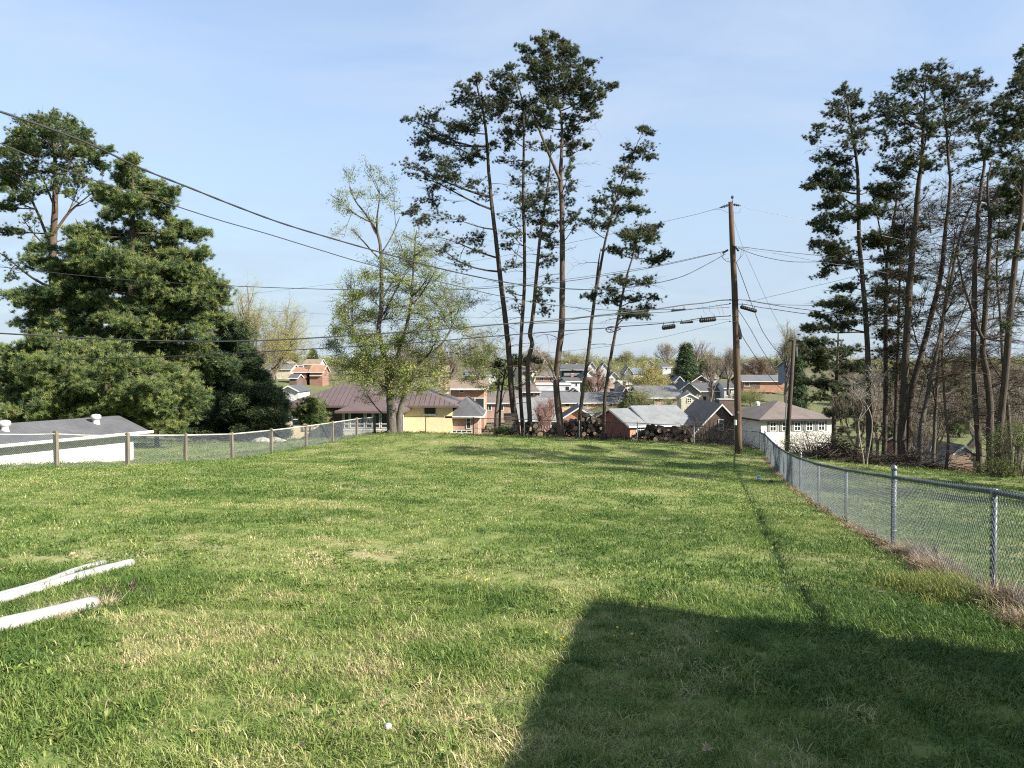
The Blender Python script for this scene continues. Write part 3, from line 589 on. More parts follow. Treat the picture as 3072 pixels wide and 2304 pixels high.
def tree(name, label, Y, stems, lobes, cat='tree', group=None, protos=NP, leaf='needle', bark='bark_pine', kind='pine', csize=1.0, dens=1.0,
         tint=(0.3, 0.25), depth=0.8, limb_r=1.0, bare=0.0, seed=1, base_ext=0.5, flare=1.25, nsub=6, nclump=8, twigmat='twig', crown='crown', dead=0, rise=0.35):
    """stems: list of [(px, py, radius), ...] from the ground up, traced on the photo at distance Y; lobes: (px, py, rx, ry[, density]) foliage masses."""
    r = np.random.default_rng(seed); SC = Y / F
    st = []
    for si, s in enumerate(stems):
        dyo = 0 if si == 0 else r.uniform(-.6, .6); pts = []
        for k, (x, y, rad) in enumerate(s):
            w = min(1, k / 3.0) if si == 0 else min(1, k / 2.0)
            p = P(x, y, Y + dyo * w + (r.normal(0, .12) if k else 0)); pts.append((p, rad))
        st.append(pts)
    b0 = st[0][0][0]; gb = gz(b0.x, b0.y); root = empty(name, (b0.x, b0.y, gb), label, cat, group)
    mb = MB(); samples = []
    for si, pts in enumerate(st):
        p0, r0 = pts[0]
        if si == 0 or abs(p0.z - gb) < 1.2:
            dwn = pts[1][0] - p0; zz = gz(p0.x, p0.y)
            low = Vector((p0.x, p0.y, zz - .25)); 
            pts = [(low, r0 * flare * 1.25)] + ([(Vector((p0.x, p0.y, zz + .25)) , r0 * flare)] if p0.z > zz + .6 else []) + pts if low.z < p0.z else pts
        sm = polyr(pts, 4)
        sm = [(q + Vector((r.normal(0, rr*.05), r.normal(0, rr*.05), 0)), rr * r.uniform(.95, 1.05)) for q, rr in sm]
        mb.tube([q for q, _ in sm], [rr for _, rr in sm], 9 if sm[0][1] > .1 else 6); samples += [(q, rr, si) for q, rr in sm]
    mb.build('trunk', M[bark], root, True)
    sa = np.array([tuple(q) for q, _, _ in samples]); sr = np.array([rr for _, rr, _ in samples])
    lb = MB(); tb = MB(); C = []; T = []; LPT = []
    for li, L in enumerate(lobes):
        cx, cy, rx, ry = L[:4]; rx *= 1.25 if protos is NP else 1.1; ry *= 1.12 if protos is NP else .95; dn = L[4] if len(L) > 4 else 1.0
        # depth offset: the crown is round, so lobes near its axis may stand in front or behind
        c0 = P(cx, cy, Y); j = np.argmin((sa[:, 2] - c0.z) ** 2 * 1.0 + (sa[:, 0] - c0.x) ** 2); ax = sa[j]; horiz = abs(c0.x - ax[0])
        spread = max(0.3, depth * (1.6 - horiz * 0.25)) if kind != 'flat' else 0.3
        off = r.uniform(-1, 1) * spread * 1.6
        c = P(cx, cy, Y + off); RX = rx * SC; RY = ry * SC; RD = RX * 0.9
        hd = math.hypot(c.x - ax[0], c.y - ax[1])
        tgt = np.array([c.x, c.y, c.z - rise * r.uniform(.5, 1.5) * hd - 0.2]); d2 = ((sa - tgt) ** 2).sum(1) + 4 * (sa[:, 2] > c.z + .1); j = np.argmin(d2); A_ = Vector(sa[j]); ra = sr[j]
        if LPT and r.uniform() < .6:   # fork from a limb that is already there
            la = np.array([q[0] for q in LPT]); e2 = ((la - np.array([c.x, c.y, c.z - .15])) ** 2).sum(1); jj = int(np.argmin(e2))
            if .15 < e2[jj] < (D_ := (Vector((c.x, c.y, c.z)) - A_).length_squared * .7) and e2[jj] < 6: A_ = Vector(LPT[jj][0]); ra = LPT[jj][1]
        D = c - A_; ln = D.length
        if ln > 0.25:
            rl = min(ra * .7, (0.016 + 0.0115 * ln) * limb_r); out_ = Vector((D.x, D.y, D.z * .4)) * .4
            e = c + Vector((r.normal(0, RX * .15), r.normal(0, RD*.15), r.normal(0, RY * .2)))
            limb = bez(A_, A_ + out_ + Vector((0, r.normal(0, ln*.06), r.normal(0, ln*.04))), c - D * .25 + Vector((r.normal(0, ln*.05), 0, r.normal(0, ln*.06) - ln * .05)), e, 6)
            lb.tube(limb, [rl * (1 - .75 * k / 6) for k in range(7)], 5, cap=False); LPT += [(tuple(limb[k]), rl * (1 - .75 * k / 6)) for k in (2, 3, 4, 5)]
        else: rl = .02; limb = [A_, c]
        if name == 'spring_tree' and cy < 760: dn *= .8
        if group == G2: dn *= 1.35 if cy > 480 else .85
        ns = max(3, int((nsub * 1.4 if protos is NP else nsub) * dn * (0.6 + 0.5 * min(3, RX * RY * 4)) * (1 + 1.2 * bare))); nc = nclump
        for s_ in range(ns):
            d = r.normal(size=3); d /= np.linalg.norm(d); q = r.uniform(.35, 1.0) ** .6
            e = Vector((c.x + d[0]*RX*q, c.y + d[1]*RD*q, c.z + d[2]*RY*q)); k0 = r.integers(max(0, len(limb) - 5), len(limb)); a = limb[min(k0, len(limb)-1)]
            dd = e - a; l2 = dd.length
            sub = bez(a, a + dd*.33 + Vector((r.normal(0, l2*.1), r.normal(0, l2*.1), r.normal(0, l2*.08))), a + dd*.7 + Vector((r.normal(0, l2*.08), 0, -l2*.05)), e, 4)
            lb.tube(sub, [.014*limb_r, .012*limb_r, .010, .008, .005], 3, cap=False)
            bareb = r.uniform() < bare
            n_c = 0 if bareb else max(1, int((1.3 if protos is NP else 1.9) * nc * dn * r.uniform(.5, 1.4) * dens))
            for _ in range(n_c):
                t = r.uniform(.3, 1.08); p = a + dd * t; s = (.07 + .08 * min(RX, .9)) if protos is NP else .12 + .12 * min(RX, .9) ; p = p + Vector((r.normal(0, s), r.normal(0, s), r.normal(0, s * .75)))
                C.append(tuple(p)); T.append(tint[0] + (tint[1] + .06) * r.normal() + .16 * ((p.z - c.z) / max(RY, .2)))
            for _ in range((10 if kind == 'leaf' else 6) if not bareb else 14):
                t = r.uniform(.4, 1.0); p = a + dd * t; d = Vector(r.normal(size=3)); d.z = abs(d.z) * .3; d = (d + dd.normalized()).normalized() * r.uniform(.25, .7) * min(1.2, max(RX, .4))
                tb.tube([p, p + d*.55 + Vector((0, 0, .02)), p + d], [.007, .005, .003], 3, cap=False)
    for _ in range(int(dead * 2.6)):   # dead snag branches on the bare part of the trunk
        j = r.integers(0, len(sa))
        if sr[j] < .05: continue
        a = Vector(sa[j]); d = Vector((r.choice([-1, 1]) * r.uniform(.5, 1), r.normal(0, .5), r.uniform(-.25, .3))).normalized() * r.uniform(.5, 2.3)
        br = bez(a, a + d*.3 + Vector((0, 0, .08)), a + d*.7 + Vector((0, 0, .05)), a + d + Vector((0, 0, r.uniform(-.3, .05))), 4)
        lb.tube(br, [.022, .017, .012, .008, .004], 4, cap=False)
        for k in (2, 3, 4):
            for _k in (0, 1): e = Vector((d.x * .3, r.normal(0, .3), r.normal(0, .22))) * r.uniform(.5, 1.1); tb.tube([br[k], br[k] + e * .6 + Vector((0, 0, .03)), br[k] + e], [.008, .006, .003], 3, cap=False)
    o = lb.build('branches', M[twigmat], root); o['kind'] = 'stuff'
    if tb.v: o = tb.build('twigs', M[twigmat], root); o['kind'] = 'stuff'
    if C:
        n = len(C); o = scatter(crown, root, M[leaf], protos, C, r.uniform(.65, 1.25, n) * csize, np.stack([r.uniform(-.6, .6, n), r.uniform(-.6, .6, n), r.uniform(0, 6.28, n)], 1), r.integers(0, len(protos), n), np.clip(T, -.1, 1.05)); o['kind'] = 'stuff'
    return root

G1 = 'tall pines behind the back fence'
CR = dict(group=G1, limb_r=1.0)
tree('pine_tree', 'tall pine with wide flat boughs sweeping left, leftmost trunk of the cluster', 47,
  [[(1552,1300,.21),(1536,1190,.185),(1527,1063,.17),(1519,985,.165),(1503,853,.145),(1486,705,.125),(1480,658,.12),(1466,514,.10),(1455,369,.08),(1433,268,.05),(1429,222,.02)]],
  [(1429,232,18,14),(1397,268,35,16),(1368,304,35,14),(1429,300,42,22),(1234,358,28,11),(1299,342,40,20),(1353,380,50,20),(1270,393,34,13),(1332,416,48,16),(1397,387,45,24),(1268,427,34,15),(1433,351,45,26),(1227,492,28,10),(1281,470,38,16),(1332,488,50,20),(1265,525,45,15),(1353,521,52,17),(1415,550,50,17,.8),(1306,561,48,17,.8),(1451,579,38,20,.6),(1290,600,44,16,.7),(1227,636,30,9),(1288,658,50,12,.7),(1415,478,45,22,.9),(1275,668,38,9,.8),(1355,655,55,13,.6),(1313,705,55,16,.5),(1419,714,48,20,.8),(1334,760,58,22,.6),(1431,748,42,20,.6),(1376,802,48,15,.5),(1300,740,45,22,.4),(1470,430,30,20,.8),(1480,320,26,22,.7),(1400,450,45,20,.8),(1330,620,50,18,.4)],
  dead=10, seed=21, dens=1.1, rise=.42, **CR)
tree('pine_tree', 'straight slim pine, second from left in the tall cluster, high tufted crown', 48.5,
  [[(1570,1303,.13),(1561,1190,.12),(1560,1063,.115),(1566,980,.11),(1573,853,.105),(1573,705,.10),(1569,600,.09),(1571,441,.075),(1566,297,.05),(1530,200,.02)]],
  [(1527,199,18,16),(1494,225,25,12),(1541,232,35,17),(1487,253,28,14),(1523,268,40,20),(1585,235,35,17),(1498,304,35,20),(1552,304,46,24),(1487,344,36,18),(1541,355,45,21),(1588,333,32,21),(1512,394,36,15),(1559,394,42,17),(1523,434,32,16),(1588,369,35,17),(1559,488,36,18,.8),(1505,478,32,18,.6),(1559,593,42,22,.8),(1577,622,46,22,.8),(1606,514,40,18,.7),(1606,586,45,20,.7),(1537,705,36,16,.8),(1520,731,26,10,.8),(1545,802,36,13,.7),(1524,870,32,12,.6),(1545,912,30,14,.5),(1480,290,20,20,.8),(1600,440,32,22,.6),(1540,540,38,20,.6),(1530,650,42,20,.5)],
  dead=8, seed=22, dens=1.1, rise=.4, **CR)
tree('pine_tree', 'reddish barked pine, third from left in the cluster, curving up to the right', 46.2,
  [[(1590,1296,.15),(1585,1180,.145),(1583,1095,.14),(1596,1032,.13),(1590,1000,.13),(1600,937,.12),(1613,790,.10),(1621,705,.09),(1639,586,.07),(1648,514,.05),(1653,405,.03)],
   [(1560,1100,.07),(1562,1000,.065),(1568,900,.05)]],
  [(1630,625,45,22),(1642,676,40,22),(1621,705,36,18),(1651,726,30,16),(1642,781,30,22,.8),(1655,830,22,16,.6),(1630,870,22,13,.8),(1625,904,30,17,.8),(1638,933,26,11,.8),(1643,441,32,18,.8),(1632,586,36,22,.8),(1650,520,30,25,.6),(1665,560,25,25,.6),(1610,540,32,22,.6),(1600,660,36,18,.6)],
  bark='bark_red', dead=9, seed=23, dens=1.05, rise=.15, **CR)
tree('pine_tree', 'tallest pine of the cluster, forked pale trunk under a broad high crown', 45.2,
  [[(1682,1288,.215),(1669,1158,.19),(1675,1063,.185),(1685,985,.18),(1687,853,.165),(1687,727,.155),(1685,600,.14),(1681,543,.13),(1684,470,.10),(1686,405,.085),(1681,333,.06),(1660,230,.035),(1640,130,.015)],
   [(1681,543,.10),(1650,470,.085),(1621,398,.07),(1600,340,.04)]],
  [(1621,112,26,13),(1668,112,24,11),(1635,138,36,17),(1581,149,26,10),(1697,138,30,16),(1588,181,24,10),(1628,167,42,20),(1686,167,50,22),(1722,152,18,14),(1650,199,52,22),(1715,196,36,20),(1596,210,26,11),(1773,188,20,12),(1758,214,30,17),(1632,235,52,24),(1693,239,56,26),(1751,250,42,22),(1809,257,30,12),(1838,256,16,6),(1632,275,50,24),(1704,282,56,24),(1766,286,36,20),(1802,284,20,13),(1650,311,42,20),(1758,319,32,22),(1787,344,20,13),(1722,344,32,19),(1632,340,36,20),(1614,376,36,20),(1722,384,32,20),(1700,405,26,20),(1737,431,30,10),(1766,434,14,5),(1708,441,26,24,.8),(1715,478,26,20,.8),(1704,521,22,24,.8),(1711,561,22,18,.8),(1715,644,26,24,.8),(1706,600,20,20,.6),(1660,360,30,22,.7),(1670,440,24,24,.5),(1728,670,20,14,.6),(1600,300,26,20,.8),(1740,300,40,22,.8)],
  bark='bark_red', dead=8, seed=24, dens=1.15, csize=1.05, rise=.25, **CR)
tree('pine_tree', 'leaning slim pine with a snapped stub beside its trunk, right of the tall cluster', 44.6,
  [[(1738,1285,.115),(1742,1221,.11),(1758,1111,.105),(1770,1016,.10),(1773,980,.10),(1784,895,.095),(1792,853,.09),(1807,769,.075),(1822,697,.065),(1845,610,.05),(1875,520,.035),(1925,400,.015)],
   [(1786,872,.06),(1794,800,.05),(1802,745,.012)]],
  [(1937,390,24,15),(1917,440,40,17),(1944,472,26,10),(1875,507,36,14),(1903,528,40,16),(1847,556,36,18),(1903,583,36,18),(1805,597,36,13),(1861,625,50,22),(1792,639,32,13),(1917,625,36,16),(1819,667,42,18),(1764,660,20,8),(1870,570,30,16),(1890,470,24,16)],
  dead=4, seed=25, dens=1.1, rise=.4, **CR)
tree('pine_tree', 'short leaning pine nearest the utility pole, with layered flat boughs', 44.0,
  [[(1811,1298,.10),(1815,1190,.095),(1826,1111,.09),(1841,1022,.085),(1858,937,.075),(1870,874,.065),(1883,819,.055),(1902,756,.04),(1925,663,.015)]],
  [(1930,694,32,14),(1889,701,46,16),(1972,680,16,8),(1934,684,46,17),(1963,701,30,13),(1883,718,42,17),(1942,722,42,17),(1853,748,36,13),(1908,756,46,17),(2001,765,20,7),(1985,772,20,8),(1959,786,36,12),(1862,836,32,12),(1925,845,52,13),(1815,862,32,12),(1769,891,24,10),(1832,895,46,15),(1908,891,46,15),(1967,891,22,9),(1942,921,36,13),(1874,937,26,10),(1925,946,32,9)],
  dead=5, seed=26, dens=1.1, rise=.35, **CR)
# low green bough between the cluster trunks and the pale broken branches
tree('broken_branch', 'pale bare broken branches hooked between the pine trunks', 45.0,
  [[(1665,1128,.05),(1640,1090,.045),(1625,1062,.035),(1600,1045,.03),(1580,1058,.025),(1568,1085,.015)]],
  [(1600,1100,26,10,.3),(1640,1100,20,12,.3)], bark='bark_light', twigmat='bark_light', bare=1.0, seed=28, base_ext=0, cat='branch', flare=.4) if False else None
def snag():
    root = empty('broken_branch', P(1650, 1100, 45.1), 'pale bare broken branches hooked between the pine trunks', 'branch')
    mb = MB()
    for pts, r0 in ((((1668,1140),(1655,1110),(1638,1085),(1612,1052),(1590,1044),(1572,1066),(1566,1084)), .05), (((1664,1120),(1650,1096),(1630,1072),(1618,1060)), .035), (((1634,1078),(1628,1095),(1612,1108),(1596,1116),(1580,1130)), .035),
                    (((1676,1020),(1666,1010),(1650,1004),(1630,1003),(1606,1014)), .03), (((1640,1005),(1645,1020),(1648,1040),(1644,1060)), .018), (((1664,1140),(1648,1125),(1640,1108),(1632,1102)), .03), (((1686,1008),(1706,1002),(1734,998)), .02), (((1660,1150),(1640,1130),(1622,1124),(1600,1130)), .025), (((1614,1108),(1604,1098),(1590,1100)), .015)):
        v = [P(x, y, 45.1 + .15 * math.sin(k * 1.3 + x)) for k, (x, y) in enumerate(pts)]
        mb.tube(v, [r0 * (1 - .8 * k / (len(v) - 1)) for k in range(len(v))], 5)
    o = mb.build('branches', M['bark_light'], root, True); o['kind'] = 'stuff'
snag()
tree('low_pine_bough_tree', 'small pine with a low green bough reaching behind the leftmost tall trunk', 49.0, [[(1498,1290,.08),(1502,1200,.07),(1515,1120,.05),(1530,1085,.03)]],
  [(1545,1080,30,12),(1500,1090,28,14),(1580,1082,30,10),(1620,1084,20,7,.7),(1515,1120,26,12,.7),(1490,1140,24,16,.6),(1535,1130,20,12,.6)], seed=29, tint=(.6,.2), group=None)

# spring tree in new leaf
tree('spring_tree', 'many stemmed tree in fresh yellow green leaf before the red roofed house', 46.0,
  [[(1178,1302,.34),(1173,1240,.27),(1170,1190,.24),(1164,1140,.19),(1150,1060,.15),(1135,990,.14),(1142,942,.135),(1145,852,.12),(1142,762,.10),(1134,707,.085),(1105,653,.06),(1066,602,.045),(1050,560,.02)],
   [(1197,1298,.24),(1200,1237,.19),(1209,1202,.16),(1222,1160,.13),(1235,1133,.12),(1260,1085,.10),(1298,1057,.08),(1330,1025,.06),(1355,980,.03)],
   [(1170,1190,.14),(1150,1160,.11),(1133,1142,.10),(1118,1100,.08),(1085,1050,.05),(1050,1000,.03)],
   [(1168,1150,.12),(1195,1060,.10),(1228,942,.09),(1239,834,.07),(1246,725,.04),(1250,690,.02)],
   [(1134,707,.06),(1131,653,.05),(1138,580,.035),(1110,510,.015)],
   [(1142,762,.05),(1172,715,.04),(1200,650,.02)]],
  [(1050,520,26,32,.75),(1102,495,22,34,.75),(1140,530,24,30,.75),(1175,545,20,30,.6),(1075,570,32,26,.8),(1020,590,28,24,.9),(1010,620,22,18,.8),(1120,590,34,30,.7),(1160,600,32,26,.6),(1095,630,34,24,.6),(1040,640,26,18,.7),(1022,710,30,12,.5),(1060,690,26,14,.5),(1190,640,28,24,.5),(1130,660,24,24,.4),
   (1239,700,36,26,.8),(1210,760,34,22,.7),(1270,760,40,26,.7),(1230,800,40,26,.8),(1150,790,22,20,.7),(1290,820,44,28,.7),(1200,840,44,26,.8),(1250,870,50,28,.8),(1087,830,30,26,.9),(1060,870,40,24,1),(1110,880,36,26,.9),(1030,920,36,22,1),(1058,955,50,24,1),(1120,940,46,24,1),(1010,985,34,20,1),(1180,920,46,26,.9),(1240,930,54,28,.9),(1310,900,50,28,.6),(1348,870,36,26,.5),(1384,920,50,24,.5),(1390,860,36,24,.4),(1330,960,56,26,.6),(1400,985,50,22,.5),(1250,985,60,26,.8),
   (1013,1040,42,24,1.2),(1070,1010,56,28,1.2),(1130,1030,56,28,1.2),(1195,1020,56,28,1.1),(1076,1085,64,28,1.2),(1030,1100,42,20,1),(1140,1090,60,28,1.1),(1060,1135,40,16,.8),(1110,1140,50,20,.9),(1190,1090,56,28,.9),(1250,1050,50,28,.8),(1200,1150,50,26,1),(1240,1110,44,22,.8),(1180,1185,40,20,.9),(1310,1010,56,26,.6),(1340,1060,50,24,.4),(1290,1110,44,24,.5),(1240,1170,44,20,.9),(1290,1160,36,20,.6),(1095,1180,40,14,.5)] + fill([(1000,1000),(1030,870),(1100,800),(1200,700),(1270,680),(1340,780),(1410,870),(1450,960),(1420,1060),(1300,1160),(1200,1180),(1010,1150)], 66, 60, 40, 15, .6),
  protos=LP, leaf='leaf_spring', bark='bark_grey', kind='leaf', tint=(.35, .25), dens=1.35, twigmat='twig', csize=.95, depth=1.2, limb_r=1.2, seed=31, rise=.7, nclump=6, flare=1.5, crown='leaves')
tree('green_tree', 'green leaved tree behind the leftmost pine trunk, its grey trunk standing on the lower lawn', 68.0,
  [[(1490,1266,.25),(1492,1220,.19),(1496,1180,.17),(1500,1140,.12),(1505,1080,.06)]],
  [(1430,1050,46,24),(1480,1040,46,26),(1420,1090,40,24),(1470,1085,50,26),(1440,1125,46,22),(1490,1120,40,24),(1500,1150,36,20),(1425,1000,40,24,.5),(1475,1000,40,26,.4),(1405,1140,30,16),(1460,1160,40,18),(1530,1150,22,14,.6),(1520,1010,30,24,.3)],
  protos=LP, leaf='leaf_spring', bark='bark_grey', kind='leaf', tint=(.2, .25), dens=.75, csize=1.15, depth=1.3, seed=32, rise=.6, crown='leaves')

# pines on the right
G2 = 'dark pines in the row beyond the right lawn'; RR = dict(group=G2, twigmat='twig')
tree('pine_tree', 'narrow pine at the left end of the right hand row, tufts down its whole height', 41.0,
  [[(2608,1345,.16),(2606,1200,.15),(2605,1080,.145),(2594,911,.125),(2581,763,.11),(2576,659,.10),(2572,503,.08),(2553,385,.055),(2533,250,.015)]],
  [(2533,256,15,13),(2529,279,25,11),(2565,285,20,11),(2498,311,30,14),(2549,315,46,18),(2575,305,20,15),(2498,346,36,16),(2565,354,46,22),(2604,346,20,10),(2451,385,26,10),(2498,393,42,16),(2569,393,46,20),(2435,420,26,8),(2608,385,20,10),(2490,460,42,13),(2529,436,46,16),(2588,440,30,16,.7),(2451,475,26,8),(2518,483,42,13),(2478,514,32,10),(2529,522,42,14),(2443,534,20,8),(2439,561,26,8),(2490,557,42,14),(2540,560,32,14,.7),(2518,593,42,14),(2596,620,46,14),(2478,620,32,11),(2510,655,42,16),(2451,671,26,8),(2478,691,42,14),(2557,648,36,11),(2490,726,42,13),(2451,730,20,7),(2518,761,50,14),(2615,561,26,11,.6),(2476,746,40,13),(2505,784,46,15),(2560,790,36,13,.7),(2470,820,40,12,.8),(2527,865,42,13),(2539,903,42,13),(2484,915,42,15),(2539,936,46,18),(2451,945,26,8),(2463,978,42,12),(2425,987,32,10),(2527,970,46,13),(2590,720,34,14,.6),(2600,840,36,16,.6),(2610,930,36,16,.5)],
  dead=12, seed=41, dens=1.0, rise=.35, **RR)
tree('evergreen_tree', 'broad low dark evergreen behind the far pole, its branches touching the white house roof', 62.0,
  [[(2500,1330,.2),(2505,1200,.16),(2512,1100,.12),(2515,1000,.05)]],
  [(2421,1029,42,17),(2463,1025,50,18),(2425,1054,42,16),(2484,1063,52,20),(2548,1050,48,22),(2463,1100,52,20),(2527,1105,52,22),(2442,1143,46,20,.9),(2505,1156,52,22),(2569,1156,44,22),(2463,1190,50,18,.9),(2539,1206,52,20),(2505,1236,42,15,.8),(2560,1240,44,18),(2590,1100,40,22),(2610,1200,36,22,.8),(2590,1275,36,16,.7),(2440,1085,34,14),(2540,1290,30,12,.6)],
  protos=NP, leaf='needle', seed=42, dens=.9, csize=1.7, tint=(.3,.25), nclump=9, rise=.1)
tree('pine_tree', 'thin bare sided pine standing second in the right hand row', 43.0,
  [[(2653,1350,.14),(2657,1200,.13),(2657,1080,.12),(2657,911,.105),(2662,763,.085),(2674,699,.075),(2690,601,.06),(2690,540,.02)],[(2657,780,.05),(2640,690,.045),(2622,600,.03),(2610,540,.01)]],
  [(2655,581,42,13),(2674,554,42,13),(2706,526,36,11),(2682,585,46,11),(2627,565,26,10),(2655,503,32,14,.8),(2643,640,32,14,.8),(2635,706,42,13),(2643,730,46,17),(2674,761,42,13,.8),(2690,650,34,12,.4),(2700,710,40,14,.5),(2640,780,36,16,.6),(2690,820,40,18,.5),(2640,870,40,18,.6),(2690,900,36,16,.4),(2630,960,40,18,.6),(2650,1010,40,16,.6)],
  dead=14, seed=43, rise=.15, **RR)
tree('pine_tree', 'thickest pine of the right hand row, dark straight trunk under a rounded crown', 40.0,
  [[(2706,1352,.20),(2708,1250,.19),(2714,1122,.18),(2723,953,.17),(2731,827,.16),(2742,700,.145),(2747,659,.14),(2755,561,.12),(2766,483,.10),(2768,424,.085),(2776,268,.04),(2785,209,.015)]],
  [(2776,205,26,11),(2733,213,20,11),(2819,201,32,11),(2706,236,26,11),(2753,240,46,16),(2800,236,42,16),(2698,275,42,14),(2643,283,32,11),(2753,279,46,16),(2811,268,42,18),(2623,311,22,9),(2666,315,42,14),(2725,315,46,18),(2784,318,46,18),(2640,330,32,14),(2698,342,36,14),(2745,354,46,18),(2792,354,36,14),(2651,369,26,11),(2682,381,32,14),(2733,393,46,18),(2776,385,36,14),(2651,405,32,14),(2698,409,42,14),(2796,409,32,14),(2670,440,32,14),(2725,483,36,14),(2674,463,36,14),(2823,471,46,11),(2792,491,42,9),(2770,450,36,15,.7),(2690,500,36,14,.5),(2800,560,44,14,.35),(2700,620,40,16,.4),(2790,650,44,18,.3),(2700,880,40,16,.3),(2780,760,40,18,.25)],
  dead=12, seed=44, dens=1.0, rise=.3, **RR)
tree('pine_tree', 'leaning pine rising to the right beside the thickest trunk', 40.8,
  [[(2722,1352,.17),(2726,1250,.155),(2737,1164,.15),(2771,1037,.14),(2792,953,.13),(2822,827,.115),(2834,720,.105),(2835,699,.10),(2851,561,.08),(2845,483,.07),(2839,385,.055),(2827,268,.02)]],
  [(2823,236,36,14),(2858,252,42,18),(2838,282,40,14),(2882,279,42,18),(2851,315,46,18),(2902,315,42,16),(2921,248,32,14),(2941,217,18,11),(2949,256,32,14),(2870,354,46,16),(2921,346,42,14),(2831,369,36,14),(2890,393,46,14),(2949,315,36,14),(2862,440,42,11),(2880,222,30,12),(2870,500,40,14,.4),(2890,560,44,16,.3),(2820,620,40,16,.3),(2880,660,44,16,.3),(2860,860,40,20,.4),(2830,900,34,20,.4),(2800,800,30,20,.3)],
  dead=12, seed=45, bare=.15, rise=.3, **RR)
tree('bare_tree', 'bare grey tree leaning right through the middle of the right hand pines', 39.5,
  [[(2760,1360,.13),(2762,1290,.12),(2780,1198,.11),(2805,1080,.10),(2822,995,.095),(2843,890,.08),(2864,784,.07),(2885,690,.05),(2920,600,.03),(2950,520,.012)],
   [(2805,1080,.06),(2850,1020,.055),(2895,985,.05),(2960,960,.045),(3040,950,.03),(3090,948,.02)],[(2822,1000,.05),(2786,1100,.04),(2762,1180,.03),(2745,1260,.02)],[(2843,890,.05),(2880,800,.04),(2920,740,.03),(2960,650,.012)]],
  [(2850,760,60,50,.6),(2900,700,60,40,.6),(2940,600,50,40,.5),(2860,860,60,40,.6),(2940,820,60,40,.5),(2990,880,50,40,.5),(2820,940,50,40,.4),(2900,1060,60,40,.5),(2860,1130,50,40,.5),(2960,1080,50,40,.5)],
  bark='bark_grey', kind='leaf', bare=1.0, seed=46, rise=.6, group=None)
tree('pine_tree', 'slim dark pine standing just right of the white shed roof', 36.5,
  [[(2938,1392,.14),(2936,1340,.135),(2925,1185,.125),(2921,995,.12),(2925,784,.105),(2932,680,.09),(2937,620,.085),(2945,542,.07),(2953,483,.06),(2935,409,.04),(2945,340,.015)]],
  [(2949,369,36,14),(2917,385,42,14),(2968,338,32,11),(2960,463,32,14),(2929,475,42,11),(2990,400,32,12,.7),(2920,430,36,12,.8),(2975,520,34,12,.5),(2900,540,40,14,.4),(2980,620,40,14,.4),(2900,640,40,14,.3),(2990,700,40,16,.4),(2900,760,40,20,.3),(2960,860,36,20,.3)],
  dead=16, seed=47, bare=.2, rise=.3, **RR)
tree('pine_tree', 'forked dark pine near the right edge, its trunk dividing low above the fence', 36.0,
  [[(2972,1396,.17),(2970,1300,.16),(2970,1206,.15),(2955,1100,.14),(2949,1037,.13),(2957,911,.115),(2965,784,.10),(2970,680,.08),(2962,560,.05),(2975,480,.02)],[(2952,1020,.08),(2935,990,.08),(2915,930,.07),(2890,850,.055),(2870,760,.03)]],
  [(2980,632,36,12,.6),(3000,570,34,12,.6),(2930,700,40,16,.3),(3010,760,40,18,.4),(2980,820,40,20,.3),(2990,500,36,12,.5),(2920,800,40,20,.25),(2880,740,36,18,.3)],
  dead=18, seed=48, bare=.3, rise=.3, **RR)
tree('pine_tree', 'big dark pine cut off by the right edge of the picture', 34.5,
  [[(2993,1402,.17),(2998,1300,.16),(3008,1206,.15),(3020,1080,.145),(3033,911,.13),(3050,742,.11),(3062,650,.10),(3072,520,.08),(3090,350,.05),(3095,150,.02)]],
  [(3066,160,18,14),(3060,190,20,12),(3066,220,28,14),(3045,248,24,10),(3070,268,32,15),(3027,275,32,11),(3011,291,36,11),(3045,307,46,18),(2996,318,26,11),(3027,346,46,18),(3075,340,30,20),(3000,369,26,11),(3047,369,42,15),(3019,401,42,15),(3070,410,30,20),(2996,424,32,11),(3047,424,42,18),(3027,456,36,11),(3060,480,36,16),(3019,514,32,10),(3060,540,36,14,.8),(3019,573,32,11),(3047,601,32,11),(3027,636,42,14),(3060,680,36,14,.7),(3010,700,36,14,.6),(3050,760,40,18,.5),(3020,840,40,18,.4),(3060,900,36,18,.4),(3030,980,36,18,.4)],
  dead=14, seed=49, dens=1.1, rise=.2, **RR)
tree('thin_tree', 'thin crooked dark trunk rising between the leaning pine and the shed', 37.0,
  [[(2840,1388,.07),(2845,1320,.065),(2835,1220,.06),(2831,1150,.055),(2826,1080,.045),(2830,1000,.03),(2828,920,.015)]], [(2850,1040,50,36,.4),(2815,1100,40,30,.4),(2870,1150,40,30,.4)], bark='bark_red', kind='leaf', bare=1.0, seed=50, rise=.5)
_bf = fill([(2640,620),(2860,560),(3072,560),(3090,1240),(2900,1250),(2760,1240),(2640,1220)], 84, 62, 44, 77, .45)
tree('bare_tree', 'fine twigged bare tree filling the gaps between the middle trunks of the row', 42.5,
  [[(2800,1366,.10),(2806,1250,.09),(2815,1100,.075),(2830,940,.06),(2850,800,.045),(2880,640,.02)],[(2806,1200,.05),(2760,1060,.04),(2720,900,.03),(2700,760,.015)],[(2815,1080,.05),(2880,960,.04),(2930,820,.03),(2980,680,.015)]],
  [l for l in _bf if l[0] < 2880], bark='bark_grey', kind='leaf', bare=1.0, seed=53, rise=.6)
